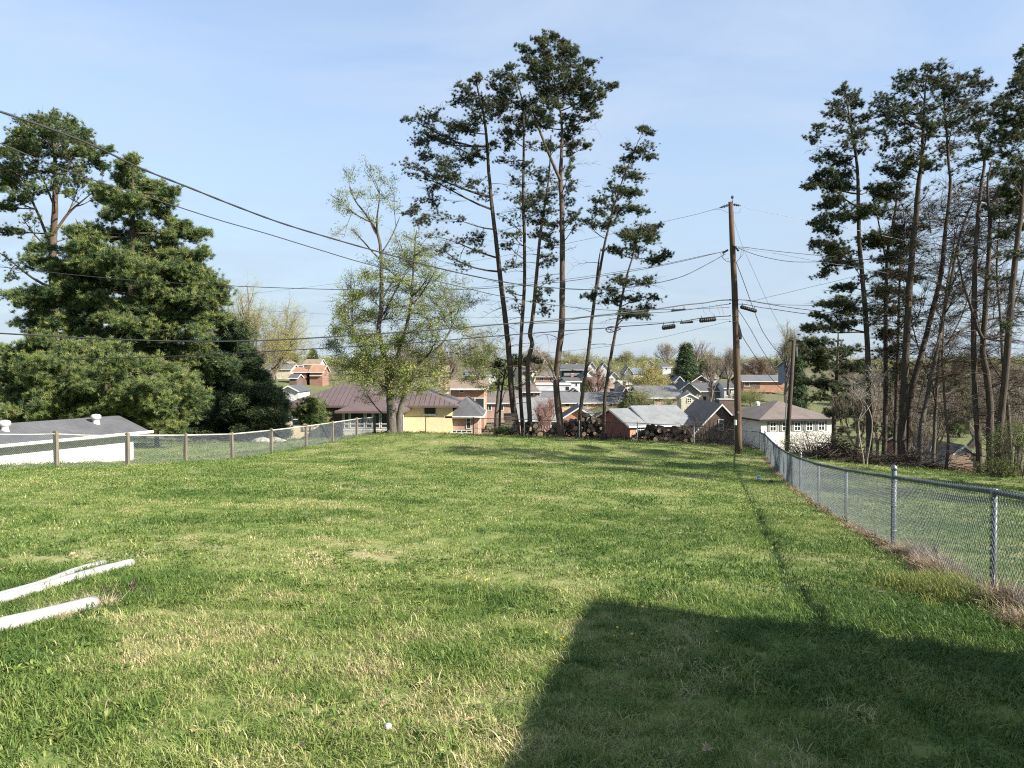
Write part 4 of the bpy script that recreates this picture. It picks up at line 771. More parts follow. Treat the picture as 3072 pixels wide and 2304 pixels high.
tree('bare_tree', 'fine twigged bare tree filling the gaps beside the forked pine near the right edge', 38.5,
  [[(3030,1392,.10),(3026,1250,.09),(3010,1100,.075),(3000,940,.06),(2990,800,.045),(3000,640,.02)],[(3015,1150,.05),(2960,1060,.04),(2920,900,.03)],[(3005,1000,.05),(3050,900,.04),(3080,780,.03)]],
  [l for l in _bf if l[0] >= 2880], bark='bark_grey', kind='leaf', bare=1.0, seed=54, rise=.6)
tree('pine_tree', 'spindly pine of thin flat sprays behind the thickest trunk', 44.5,
  [[(2684,1350,.10),(2690,1150,.09),(2696,950,.07),(2700,800,.05),(2704,680,.02)]],
  [(2700,690,44,12),(2670,720,40,12),(2730,740,44,12),(2690,780,50,14),(2660,820,40,12),(2730,830,44,12),(2680,870,50,14),(2740,900,40,12,.7),(2670,930,44,14),(2720,960,44,12,.7),(2660,1000,44,14),(2710,1030,40,12,.6),(2770,680,40,12,.6),(2640,880,36,12),(2650,1060,40,16),(2690,1100,40,14,.6)],
  dead=10, seed=55, rise=.1, **RR)
for k, (x, sx, sd, lab) in enumerate(((2602, 1, 51, 'pale forked sapling standing at the edge of the brush pile'), (2590, -1, 52, 'smaller pale sapling left of the forked one'))):
    tree('sapling', lab, 36.5 - k * .3, [[(x, 1376, .035), (x + 10*sx, 1320, .03), (x + 14*sx, 1262, .025), (x - 2, 1215, .02), (x - 40, 1160, .01)], [(x + 14*sx, 1262, .018), (x + 30, 1200, .012), (x + 40, 1150, .008)]],
      [(x - 30, 1150, 30, 24, .5), (x + 30, 1120, 26, 26, .5), (x, 1190, 30, 20, .3)], bark='bark_light', twigmat='bark_light', kind='leaf', bare=1.0, seed=sd, rise=.6, group='pale saplings by the brush pile')

# evergreens on the left
tree('pine_tree', 'tall rounded pine at the far left with an open crown and reddish upper trunk', 54,
  [[(160,1255,.30),(160,1000,.27),(159,752,.24),(162,700,.22),(165,625,.2),(166,553,.16),(165,481,.12),(158,420,.07),(155,370,.03)],[(160,760,.12),(130,680,.10),(100,610,.08),(60,540,.05),(30,480,.02)],[(162,700,.10),(205,640,.09),(250,600,.06),(300,560,.03)],[(165,600,.09),(195,520,.07),(230,450,.04)],[(163,620,.08),(130,540,.06),(95,470,.03)]],
  [(155,350,46,14),(100,362,36,13),(215,370,36,16),(60,392,30,16),(150,385,60,18),(245,400,30,18),(28,425,22,14),(110,420,52,18),(200,425,52,18),(265,430,22,15),(60,440,36,16),(230,460,32,15),(285,455,26,18),(335,447,12,12),(305,480,30,15),(20,462,32,22),(30,510,36,26),(100,500,44,12,.7),(170,500,30,14,.6),(20,560,32,24),(100,560,36,14,.6),(165,520,26,14,.7),(250,540,36,14,.6),(60,600,36,18),(10,622,26,20),(15,690,30,14),(80,650,36,16,.5),(290,590,30,14,.6),(200,580,30,14,.5),(130,450,40,14,.8),(185,460,40,14,.8),(60,700,30,14,.4),(20,540,20,20),(155,700,22,30,.7),(230,700,34,16,.6),(0,760,40,16,.5),(10,830,40,16,.5)] + fill([(10,420),(60,352),(150,338),(230,370),(290,430),(315,500),(240,580),(100,600),(5,590)], 48, 34, 22, 16, .5),
  leaf='needle_w', tint=(.22,.22), seed=61, dens=1.5, csize=1.2, bark='bark_red', rise=.7, group='evergreens behind the white garage', limb_r=1.4, depth=1.4, nclump=9)
LFILL = fill([(290,730),(640,760),(600,800),(690,850),(660,900),(640,980),(600,1070),(430,1080),(300,1050),(120,1020),(70,950),(80,850),(200,780)], 56, 48, 22, 5)
tree('pine_tree', 'big bushy pine with upturned boughs, in front of the rounded tall pine', 46,
  [[(355,1250,.26),(362,1140,.24),(375,1000,.22),(391,879,.19),(394,800,.17),(396,734,.15),(398,662,.12),(398,560,.07),(398,490,.02)]],
  [(398,483,15,14),(369,497,26,13),(409,524,26,13),(362,531,32,16),(405,560,42,16),(474,553,20,16),(514,568,16,18),(325,575,36,18),(289,562,26,13),(434,578,32,16),(506,600,30,16),(380,600,46,18),(318,607,42,18),(452,618,46,18),(391,636,46,18),(481,644,32,14),(325,647,32,14),(416,672,50,18),(445,709,46,18),(528,683,36,15),(561,672,12,14),(506,709,42,14),(579,709,36,10),(611,698,12,7),(344,705,46,16),(271,691,46,18),(289,727,50,18),(217,694,26,14),(506,756,46,16),(452,770,50,14),(564,770,42,10),(611,763,18,10),(398,734,36,14),(325,770,50,18),(517,799,46,11),(434,788,46,14),(253,752,46,22),(235,806,50,22),(307,813,50,22),(398,835,50,18),(101,748,30,18),(108,781,46,18),(160,790,40,18),(470,842,50,18),(542,853,50,16),(615,835,20,9),(669,853,26,13),(597,875,50,18),(40,886,50,14),(110,880,46,16)] + LFILL,
  protos=WP, leaf='needle_w', tint=(.32,.28), seed=62, dens=1.05, csize=1.15, rise=-.05, group='evergreens behind the white garage', depth=1.3, nsub=7, nclump=12)
L3 = fill([(0,1040),(130,1010),(330,1040),(420,1080),(560,1110),(600,1160),(590,1250),(500,1295),(380,1290),(240,1265),(150,1270),(0,1285)], 54, 44, 20, 6, 1.1)
tree('bushy_pine', 'low spreading bright green pine boughs just behind the white garage roof', 40,
  [[(330,1290,.14),(320,1200,.12),(310,1120,.09),(300,1060,.03)],[(120,1290,.14),(130,1200,.12),(140,1100,.06),(120,1040,.02)],[(470,1290,.1),(465,1210,.08),(450,1130,.03)]], L3,
  protos=WP, leaf='needle_w', tint=(.42,.24), seed=63, dens=.95, csize=1.0, rise=-.05, group='evergreens behind the white garage', depth=1.0, nsub=7, nclump=12)
L4 = []
for k in range(15):
    y = 955 + k * 24; hw = 14 + k * 10.5; 
    xx = -hw
    while xx <= hw: L4.append((695 + xx + 8*math.sin(k*2.1+xx), y + 8 * math.cos(xx), 30, 15, 1.0)); xx += 34
tree('spruce_tree', 'dark conical spruce between the left pines and the red roofed house', 50,
  [[(698,1300,.2),(697,1150,.14),(696,1030,.07),(694,945,.02)]], L4, protos=SP_, leaf='needle_d', tint=(.25,.28), seed=64, dens=1.35, csize=1.45, rise=-.1, depth=.9, nsub=6, nclump=12, group='evergreens behind the white garage')
tree('evergreen_shrub', 'dark upright evergreen shrub against the left wing of the red roofed house', 58, [[(930,1290,.07),(930,1240,.06),(930,1210,.03)]],
  [(915,1215,24,12),(940,1208,20,12),(900,1235,20,14),(930,1240,34,16),(960,1235,22,16),(925,1262,34,14),(955,1262,26,14),(965,1215,14,10)], protos=WP, leaf='needle_w', tint=(.35,.25), seed=65, dens=1.3, csize=1.2, cat='shrub', crown='leaves')
L6 = fill([(745,1290),(760,1180),(790,1140),(830,1170),(850,1230),(860,1290)], 40, 30, 16, 8, 1.0)
tree('evergreen_tree', 'dark evergreen beside the conical spruce, overlapping the corner of the red roof', 54, [[(800,1300,.12),(800,1220,.09),(798,1150,.03)]], L6, protos=SP_, leaf='needle_d', tint=(.3,.3), seed=66, dens=1.1, csize=1.4, rise=-.1, group='evergreens behind the white garage', nclump=12)
# ---------------------------------------------------------------- houses
class House:
    """front-left corner given by a photo pixel at a forward distance; local x runs along the front, y goes back."""
    def __init__(s, name, label, x0, x1, ye, Y, d, rise, wall, roof, yaw=0.0, drop=3.5, kind='gable', over=0.45, trim='white', gable=None, cat='house', group=None, w=None, th=0.14, roofname='roof'):
        s.a = R(yaw); c, n = math.cos(s.a), math.sin(s.a); p = P(x0, ye, Y); s.o = p
        u1 = U(x1); s.w = w if w else (u1 * p.y - p.x) / (c - u1 * n); s.d = d; s.ze = p.z
        s.T = lambda x, y, z: (s.o.x + x*c - y*n, s.o.y + x*n + y*c, s.o.z + z)
        ctr = s.T(s.w/2, d/2, 0); s.g = gz(ctr[0], ctr[1]); s.root = empty(name, (ctr[0], ctr[1], s.g), label, cat, group)
        W, D, T = s.w, d, s.T; s.drop = drop; mb = MB(); zb = -drop
        base = [(0,0),(W,0),(W,D),(0,D)]
        vs = [T(x, y, zb) for x, y in base] + [T(x, y, 0) for x, y in base]; fs = [(0,1,5,4),(1,2,6,5),(2,3,7,6),(3,0,4,7),(3,2,1,0)]
        mb.add(vs, fs)
        gb = MB()
        if kind == 'gablex': gb.add([T(0,0,0),T(0,D,0),T(0,D/2,rise),T(W,0,0),T(W,D,0),T(W,D/2,rise)], [(0,2,1),(3,4,5)])
        if kind == 'gabley': gb.add([T(0,0,0),T(W,0,0),T(W/2,0,rise),T(0,D,0),T(W,D,0),T(W/2,D,rise)], [(0,1,2),(4,3,5)])
        s.wallobj = mb.build('wall', M[wall], s.root)
        if gb.v:
            for q in (0, 1): g1 = MB(); g1.add(gb.v[3*q:3*q+3], [gb.f[0] if q == 0 else tuple(i - 3 for i in gb.f[1])]); g1.build('gable', M[gable or wall], s.root)
        rb = MB(); tb = MB(); o = over
        if kind == 'gablex':
            k = rise / (D/2); e = -o*k
            for yy, sg in ((-o, 1), (D + o, -1)):
                rb.poly([T(-o,yy,e+.03), T(W+o,yy,e+.03), T(W+o,D/2,rise+.03), T(-o,D/2,rise+.03)][::sg], th)
            for xx in (-o-.02, W+o-.02):
                for ya, yb in ((-o, D/2), (D+o, D/2)): tb.add([T(xx,ya,e-.17),T(xx+.04,ya,e-.17),T(xx+.04,yb,rise-.17),T(xx,yb,rise-.17),T(xx,ya,e+.01),T(xx+.04,ya,e+.01),T(xx+.04,yb,rise+.01),T(xx,yb,rise+.01)], [(0,1,2,3),(4,7,6,5),(0,4,5,1),(1,5,6,2),(2,6,7,3),(3,7,4,0)])
            tb.box(-o, W+o, -o-.05, -o-.003, e-.16, e+.02, 0, T)
        elif kind == 'gabley':
            k = rise / (W/2); e = -o*k
            for xx, sg in ((-o, -1), (W + o, 1)):
                rb.poly([T(xx,-o,e+.03), T(xx,D+o,e+.03), T(W/2,D+o,rise+.03), T(W/2,-o,rise+.03)][::sg], th)
            for xa, xb in ((-o, W/2), (W+o, W/2)): tb.add([T(xa,-o-.05,e-.17),T(xb,-o-.05,rise-.17),T(xb,-o-.05,rise+.03),T(xa,-o-.05,e+.03),T(xa,-o-.005,e-.17),T(xb,-o-.005,rise-.17),T(xb,-o-.005,rise+.03),T(xa,-o-.005,e+.03)], [(0,1,2,3),(7,6,5,4),(0,4,5,1),(1,5,6,2),(2,6,7,3),(3,7,4,0)])
        else:
            h = min(W, D)/2; e = -o * rise / h
            if W >= D: ra, rb_ = (h, D/2), (W-h, D/2)
            else: ra, rb_ = (W/2, h), (W/2, D-h)
            E = [T(-o,-o,e),T(W+o,-o,e),T(W+o,D+o,e),T(-o,D+o,e)]; A_ = T(*ra, rise); B_ = T(*rb_, rise)
            if W >= D: fs = [(0,1,5,4),(1,2,5),(2,3,4,5),(3,0,4)]
            else: fs = [(0,1,4),(1,2,5,4),(2,3,5),(3,0,4,5)]
            rb.add(E + [A_, B_], fs + [(3,2,1,0)]); tb.box(-o, W+o, -o-.05, -o-.003, e-.14, e+.03, 0, T); tb.box(W+o+.003, W+o+.05, -o, D+o, e-.14, e+.03, 0, T); tb.box(-o-.05, -o-.003, -o, D+o, e-.14, e+.03, 0, T)
        s.roofobj = rb.build(roofname, M[roof], s.root)
        if tb.v: tb.build('fascia', M[trim], s.root)
        s.rise = rise; s.kind = kind; s.over = o
    def win(s, u, v, w, h, face='f', nx=2, ny=1, frame='white', name='window', pane='glass', sill=False):
        """u along the face, v = top below the eave; positions in metres"""
        def F_(a, b, c):
            if face == 'f': return s.T(u + a, -c, -v - h + b)
            if face == 'r': return s.T(s.w + c, u + a, -v - h + b)
            return s.T(-c, s.d - u - a, -v - h + b)
        t = min(.09, w * .12); mb = MB(); pb = MB()
        def bx(m, a0, a1, b0, b1, c0, c1): m.box(a0, a1, b0, b1, c0, c1, 0, F_)
        bx(mb, 0, w, 0, t, .0, .06); bx(mb, 0, w, h - t, h, .0, .06); bx(mb, 0, t, t, h-t, .0, .06); bx(mb, w-t, w, t, h-t, .0, .06)
        for i in range(1, nx): bx(mb, w*i/nx - t*.4, w*i/nx + t*.4, t, h-t, .002, .05)
        for i in range(1, ny): bx(mb, t, w-t, h*i/ny - t*.4, h*i/ny + t*.4, .002, .054)
        if sill: bx(mb, -.06, w+.06, -.09, -.002, 0, .12)
        f = mb.build(name, M[frame], s.root)
        bx(pb, t*.7, w-t*.7, t*.7, h-t*.7, .004, .022); pb.build('pane', M[pane], f); return f
    def slab(s, name, u, v, w, h, mat, face='f', out=.05):
        mb = MB()
        if face == 'f': mb.box(u, u+w, -out, -.003, -v-h, -v, 0, s.T)
        elif face == 'r': mb.box(s.w+.003, s.w+out, u, u+w, -v-h, -v, 0, s.T)
        else: mb.box(-out, -.003, s.d-u-w, s.d-u, -v-h, -v, 0, s.T)
        return mb.build(name, M[mat], s.root)
    def chimney(s, x, y, w, z0, z1, mat='brick_red', cap='concrete'):
        mb = MB(); mb.box(x-w/2, x+w/2, y-w*.4, y+w*.4, z0, z1, 0, s.T); c = mb.build('chimney', M[mat], s.roofobj)
        m2 = MB(); m2.box(x-w/2-.06, x+w/2+.06, y-w*.4-.06, y+w*.4+.06, z1+.002, z1+.12, 0, s.T); m2.build('chimney_cap', M[cap], s.roofobj)
def ribs(h, n0, step):   # standing seams of a metal roof
    pass
# red metal roofed house (A)
def house_a():
    h = House('metal_roofed_house', 'cream house under a dark red standing seam metal roof behind the back fence', 860, 1356, 1209, 64.5, 9.0, 1.75, 'cream', 'redroof', drop=4.2, kind='hip', over=.55, trim='redroof')
    T = h.T; W, D, o, rise = h.w, h.d, h.over, h.rise; hh = D/2
    sb = MB(); x = -o + .4
    while x < W + o:   # seams run from eave to ridge or hip
        yt = min(D/2, max(-o, (x + o) * 1.0 - o if x < hh else D/2, -o)); yt = min(yt, (W + o - x) - o) if x > W - hh else yt
        if yt > -o + .3: z = lambda y: rise * y / hh + .0; sb.add([T(x-.025,-o,z(-o)),T(x+.025,-o,z(-o)),T(x+.025,yt,z(yt)),T(x-.025,yt,z(yt)),T(x-.02,-o,z(-o)+.05),T(x+.02,-o,z(-o)+.05),T(x+.02,yt,z(yt)+.05),T(x-.02,yt,z(yt)+.05)], [(0,1,5,4),(1,2,6,5),(3,0,4,7),(4,5,6,7),(2,3,7,6)])
        x += .42
    q = sb.build('seam', M['redroof'], h.roofobj); q['kind'] = 'stuff'
    # cream wing window and sill
    X = lambda px: (U(px) * h.o.y - h.o.x)   # pixel on the front wall -> local x
    h.win(X(1273), .17, .92, .72, ny=2, nx=1, frame='black'); h.slab('sill', X(1270), .92, 1.05, .14, 'white', out=.1)
    h.win(X(873), .75, 1.0, 1.25, ny=2, nx=1); h.slab('stone_panel', X(855), 1.35, .52, 1.0, 'cream2'); h.slab('stone_panel', X(908), 1.55, .95, .75, 'stone', out=.1)
    h.slab('dark_siding', X(908), .12, X(1025) - X(908), 1.38, 'brown_siding', out=.04)
    h.slab('dark_siding', X(958), 1.5, X(1025) - X(958), 1.6, 'brown_siding', out=.03)
    mb = MB(); cx, cy = X(1318), 4.6; mb.box(cx-.5, cx+.5, cy-.4, cy+.4, .6, 3.15, 0, T); mb.build('chimney', M['stone'], h.roofobj, False)
    # sun room in front with its own low hip roof
    s = House('sun_room', 'sun room', 1030, 1190, 1223, 60.5, 4.6, 1.0, 'cream2', 'redroof', drop=3.4, kind='hip', over=.55, trim='redroof')
    r2 = s.root
    for k in list(r2.children):
        k.location = k.location + (r2.location - h.root.location); k.parent = h.root
    col.objects.unlink(r2); bpy.data.objects.remove(r2); s.root = h.root
    sx = lambda px: (U(px) * s.o.y - s.o.x)
    def swin(a, b):
        class _: pass
    return h, s
HA, HS = house_a()
def sunroom_windows():
    s = HS; root = HA.root
    for a, b in ((1032, 1047), (1049, 1094), (1097, 1117), (1120, 1139), (1142, 1166)):
        u0, u1 = (U(a) * s.o.y - s.o.x), (U(b) * s.o.y - s.o.x)
        s.win(u0, .18, u1 - u0, 1.45, nx=1, ny=1, name='sunroom_window')
        s.slab('rail', u0 + .05, 1.25, u1 - u0 - .1, .06, 'white', out=.08)
    mb = MB(); mb.box(-.02, s.w, -.04, -.003, -1.8, -1.68, 0, s.T); mb.build('sill', M['white'], root)
sunroom_windows()
B = House('brick_wing_house', 'pink brick wing with a white garage door, right of the cream wall', 1353, 1434, 1233, 65, 7, 1.1, 'brick_pink', 'roof_dark', drop=3.6, kind='hip', over=.45)
B.win(1.28, .35, .42, 1.15, nx=1, ny=2, name='door', frame='white'); B.slab('garage_door', .02, 1.62, 1.75, .9, 'white')
for k in range(4): B.slab('garage_pane', .08 + k * .44, 1.66, .34, .12, 'glass', out=.07)
B2 = House('split_level_house', 'brick split level house above the brick wing, with a big white framed window', 1352, 1452, 1163, 84, 9, .7, 'brick_orange', 'roof_tan', drop=4.5, kind='gablex', over=.5)
B2.win(2.6, 1.1, 1.1, 1.5, nx=1, ny=1); B2.win(.9, .2, .6, .35, nx=1)
B2.slab('eave_board', 0, 1.75, 2.4, .12, 'white', out=.4)
# long and gabled brick houses down in the valley
V1 = House('gabled_house', 'small orange brick gable with a dark roof, right of the tallest trunk', 1694, 1781, 1249, 96, 10, 1.15, 'brick_orange', 'roof_dark', drop=4, kind='gabley', over=.35, yaw=-4)
V1.slab('siding_panel', .3, 1.1, 1.2, .6, 'white')
V2 = House('long_brick_house', 'long tan brick house with a grey roof above the orange gable', 1600, 1878, 1206, 150, 9, 1.7, 'brick_tan', 'roof_mid', drop=4.2, kind='gablex', over=.5, yaw=6)
for u in (6.2, 9.9, 13.6): V2.win(u, .3, 1.0, .75, nx=1)
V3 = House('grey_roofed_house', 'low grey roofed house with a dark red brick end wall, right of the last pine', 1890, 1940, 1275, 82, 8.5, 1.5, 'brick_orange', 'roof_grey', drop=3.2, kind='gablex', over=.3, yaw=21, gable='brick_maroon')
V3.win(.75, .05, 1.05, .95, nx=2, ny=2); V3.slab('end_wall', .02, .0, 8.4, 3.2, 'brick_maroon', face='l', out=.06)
V4 = House('grey_roofed_house', 'longer paler grey roofed wing stepping forward to the right of the red end wall', 1950, 2078, 1272, 83, 8.2, 1.75, 'brick_red', 'roof_grey', drop=3.2, kind='gablex', over=.35, yaw=18)
V4.win(2.7, .2, 1.4, .8, nx=2); 
V5 = House('brown_gabled_house', 'dark brown gabled house left of the white house, its rake boards catching the sun', 2083, 2245, 1296, 82, 11, 3.0, 'brown_siding', 'roof_brown', drop=2.6, kind='gabley', over=.35, yaw=0, gable='brown_siding')
V5.win(2.55, -1.35, .55, 1.25, nx=1, ny=3); V5.chimney(4.1, 3, 1.6, 1.2, 3.3, 'brick_dark')
V6 = House('white_house', 'long white house with a row of shuttered windows and a brown hip roof', 2283, 2502, 1254, 76, 8.5, 1.5, 'white_wall', 'roof_brown', drop=3.6, kind='hip', over=.4, trim='dark', yaw=9)
for u in (0.9, 2.2, 3.5, 4.8, 6.1): V6.win(u, .4, .72, .95, nx=2, ny=2); V6.slab('shutter', u - .22, .4, .19, .95, 'grey_siding'); V6.slab('shutter', u + .75, .4, .19, .95, 'grey_siding')
mb = MB(); mb.lathe(V6.T(1.2, 3.2, 1.05), [(.25, 0), (.25, .2), (.32, .22), (.2, .4), (.01, .45)], 10); mb.build('roof_vent', M['tin'], V6.roofobj)
V7 = House('garden_shed', 'pale gabled shed with a small double window left of the green slope', 2044, 2093, 1193, 118, 3.4, .65, 'cream2', 'roof_mid', drop=2.6, kind='gabley', over=.15, cat='shed'); V7.win(.85, .05, .75, .75, nx=2, ny=2)
V8 = House('grey_gabled_house', 'grey house with a dark gable and cream lower wall behind the pale shed', 2037, 2095, 1170, 140, 8, 1.4, 'grey_siding', 'roof_dark', drop=4, kind='gabley', over=.4, yaw=0)
V9 = House('grey_roofed_long_house', 'cream walled house with a long charcoal roof, right of the dark gable', 2096, 2200, 1171, 141, 8, 1.3, 'cream2', 'roof_dark', drop=3.4, kind='gablex', over=.4)
V9.slab('dark_siding', 3.0, .05, 1.6, 3.2, 'grey_siding'); V9.win(.7, 1.0, .8, 1.0, nx=1)
V10 = House('white_cottage', 'small white walled cottage just left of the utility pole', 2173, 2204, 1163, 138, 6, 1.0, 'siding', 'roof_dark', drop=3, kind='gablex', over=.2); V10.win(.5, .3, .8, .8, nx=2)
V11 = House('brick_ranch_house', 'long dark orange brick ranch house on the slope right of the utility pole', 2230, 2352, 1142, 185, 10, 1.3, 'brick_orange', 'roof_mid', drop=2.8, kind='gablex', over=.5)
V11.slab('dark_wall', 0, .05, 4.0, 1.8, 'brick_dark'); V11.win(-.0 + .3, .3, 1.2, 1.2, nx=1)
V12 = House('brown_brick_house', 'brown brick house with twin gables below the big conifer', 2077, 2128, 1143, 175, 9, 1.3, 'brick_dark', 'roof_brown', drop=3, kind='gabley', over=.4); V12.win(1.7, .1, .9, .5, nx=2)
V13 = House('dark_gabled_house', 'dark gabled house at the foot of the big conifer', 2025, 2052, 1143, 172, 8, 1.1, 'grey_siding', 'roof_mid', drop=3, kind='gabley', over=.35)
V14 = House('brick_carport_house', 'brick house with a brown hip roof and a white gabled porch, upper valley', 1800, 1875, 1160, 205, 9, 1.6, 'brick_red', 'roof_tan', drop=3.4, kind='hip', over=.6); V14.win(5.0, .2, 1.1, .8, nx=1)
V15 = House('white_house', 'white two storey gabled house on the hillside between the two leaning pines', 1828, 1856, 1131, 250, 9, 1.6, 'siding', 'roof_dark', drop=5, kind='gabley', over=.4)
V15.win(.6, .3, .8, .8, nx=2); V15.win(2.0, .3, .8, .8, nx=2)
V16 = House('blue_house', 'slate blue barn shaped house on the hillside beside the pale bushes', 1874, 1898, 1118, 262, 10, 2.0, 'blue_siding', 'roof_mid', drop=5, kind='gabley', over=.3)
V16b = House('long_white_wing', 'white wing behind the slate blue house', 1899, 1940, 1118, 264, 8, 1.6, 'siding', 'blue_siding', drop=4, kind='gablex', over=.3)
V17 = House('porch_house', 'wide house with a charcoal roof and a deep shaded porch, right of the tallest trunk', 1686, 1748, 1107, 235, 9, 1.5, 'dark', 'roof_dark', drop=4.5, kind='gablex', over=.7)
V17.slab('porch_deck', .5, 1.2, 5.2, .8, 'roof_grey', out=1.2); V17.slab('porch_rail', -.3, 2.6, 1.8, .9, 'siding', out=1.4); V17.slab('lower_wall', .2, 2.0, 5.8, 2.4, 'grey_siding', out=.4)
for i, (x0, x1, ye, rise, lab) in enumerate(((1688, 1711, 1099, 1.2, 'leftmost of four white gables on the skyline'), (1717, 1743, 1099, 1.0, 'second of the white skyline gables, the lowest one'), (1764, 1787, 1101, 1.8, 'tallest white skyline gable, between the leaning pines'), (1798, 1828, 1108, 2.3, 'big white gable right of the skyline row, touching the leaning trunk'))):
    q = House('gabled_house', lab, x0, x1, ye, 262 + i * 3, 9, rise, 'siding', 'roof_dark', drop=5, kind='gabley', over=.3, group='white gables on the skyline'); q.win(q.w*.42, -rise*.55, .5, .6, nx=1)
V18 = House('flat_roofed_building', 'long white flat walled building in the valley, crossed by the tallest trunk', 1608, 1714, 1153, 170, 8, .25, 'siding', 'siding', drop=2.6, kind='gablex', over=.1)
V18.slab('garage_door', 6.6, .5, .7, .8, 'dark')
V19 = House('white_gabled_house', 'white low gable with a black roof, just above the long brick house', 1702, 1748, 1180, 165, 7, 1.0, 'siding', 'roof_dark', drop=2.6, kind='gabley', over=.4)
V20 = House('black_roofed_house', 'dark roofed house with a white wall strip left of the tallest trunk', 1628, 1700, 1181, 168, 8, 1.1, 'siding', 'roof_dark', drop=3, kind='gablex', over=.4)
V21 = House('pink_brick_house', 'pink brick hip roofed house seen between the clustered trunks', 1560, 1614, 1167, 130, 8, 1.5, 'brick_pink', 'roof_brown', drop=5, kind='hip', over=.5)
V22 = House('old_brick_house', 'low brick house with a faded grey roof behind the pink blossom', 1556, 1668, 1256, 88, 8, 2.2, 'brick_pink', 'roof_grey', drop=3, kind='gablex', over=.3); V22.slab('white_panel', 3.3, .3, .5, 1.2, 'white')
V22b = House('long_grey_roof_house', 'long low house with a grey brown roof behind the leftmost pine trunks', 1440, 1560, 1206, 112, 8, 1.5, 'brick_pink', 'roof_brown', drop=3, kind='gablex', over=.3)
V23 = House('white_gabled_house', 'bright white gable with a black roof, lower left beside the red roof', 838, 893, 1171, 120, 7, .75, 'siding', 'roof_dark', drop=2.6, kind='gabley', over=.3)
V24 = House('orange_roofed_house', 'left one of two brick houses with orange roofs on the left hillside', 880, 918, 1115, 200, 7, 1.1, 'brick_red', 'roof_orange', drop=3.5, kind='gablex', over=.4, group='orange roofed houses')
V25 = House('orange_roofed_house', 'right one of two brick houses with orange roofs, with a pale porch', 929, 967, 1114, 200, 7, 1.6, 'brick_red', 'roof_orange', drop=4.5, kind='gablex', over=.4, group='orange roofed houses')
V25.slab('porch', .1, 1.0, 3.0, .25, 'cream2', out=.6); V24.chimney(3.4, 2.5, .6, .5, 1.7)
V26 = House('tan_hillside_house', 'pale gabled house at the top of the left hillside', 822, 866, 1088, 260, 8, 1.3, 'cream2', 'roof_tan', drop=4, kind='gabley', over=.4)
V27 = House('grey_hillside_house', 'low grey roofed house left of the orange roofs', 806, 872, 1106, 215, 8, 1.2, 'cream2', 'roof_mid', drop=4.5, kind='gablex', over=.4)
V27.slab('garage_door', 1.4, 2.6, 2.0, 1.5, 'white'); 
V28 = House('tan_roofed_house', 'tan roofed house just above the orange roofs', 912, 958, 1092, 250, 8, 1.6, 'cream2', 'roof_tan', drop=4, kind='gablex', over=.4)
V29 = House('white_wall_house', 'small white house between the tan gable and the conifer', 887, 910, 1096, 265, 8, 1.0, 'siding', 'roof_mid', drop=4, kind='gablex', over=.3)
V30 = House('dark_garage', 'dark garage below the left orange roof', 868, 890, 1133, 175, 5, .8, 'brick_dark', 'roof_dark', drop=2.5, kind='gablex', over=.3, cat='garage')
V31 = House('white_gabled_shed', 'small bright white gable behind a plank fence, down right among the trunks', 2848, 2934, 1364, 62, 7, .78, 'siding', 'roof_brown', drop=2.6, kind='gabley', over=.25, cat='shed')
V32 = House('brown_roofed_house', 'brown roofed house with a brick chimney glimpsed behind the right hand pines', 2768, 2846, 1352, 66, 7, 1.1, 'brick_red', 'roof_brown', drop=2.6, kind='gablex', over=.3); V32.chimney(.3, 3, .5, .6, 2.3, 'brick_orange')
V33 = House('orange_gable_house', 'distant orange gable between the two leaning right hand trunks', 2728, 2752, 1146, 190, 8, 1.3, 'brick_orange', 'roof_grey', drop=3, kind='gabley', over=.3)
V34 = House('grey_blue_house', 'tall slate blue house behind the far pole', 2372, 2412, 1098, 150, 7, 1.0, 'blue_siding', 'roof_dark', drop=3.5, kind='gablex', over=.3); V34.win(2.0, .3, .5, 1.2, nx=1, frame='cream2', pane='cream2')
V35 = House('white_far_house', 'white far house in the gap at the right, behind the big leaning trunks', 2985, 3050, 1165, 200, 8, 1.3, 'siding', 'roof_grey', drop=3.5, kind='gablex', over=.4)
V36 = House('white_windowed_building', 'long far white windowed building above the brick ranch house', 2236, 2300, 1120, 280, 8, 1.8, 'siding', 'roof_brown', drop=3, kind='gablex', over=.4)
V37 = House('brick_hill_house', 'small brick house with white trim at the right end of the ranch house', 2330, 2366, 1118, 230, 7, 1.2, 'brick_red', 'roof_mid', drop=4, kind='gabley', over=.5)
V38 = House('pale_hill_house', 'pale house beside the dark hillside conifer, left of the utility pole', 2092, 2114, 1112, 255, 7, 1.2, 'siding', 'roof_mid', drop=3.5, kind='gabley', over=.4)
V39 = House('white_gable_far', 'little white gable touching the left side of the utility pole', 2184, 2203, 1106, 250, 7, 1.6, 'cream2', 'roof_grey', drop=3, kind='gabley', over=.3)
V40 = House('far_hill_house', 'brown roofed house with a white gable right below the pale hill house', 2120, 2152, 1132, 210, 7, 1.2, 'siding', 'roof_brown', drop=3, kind='gablex', over=.4)

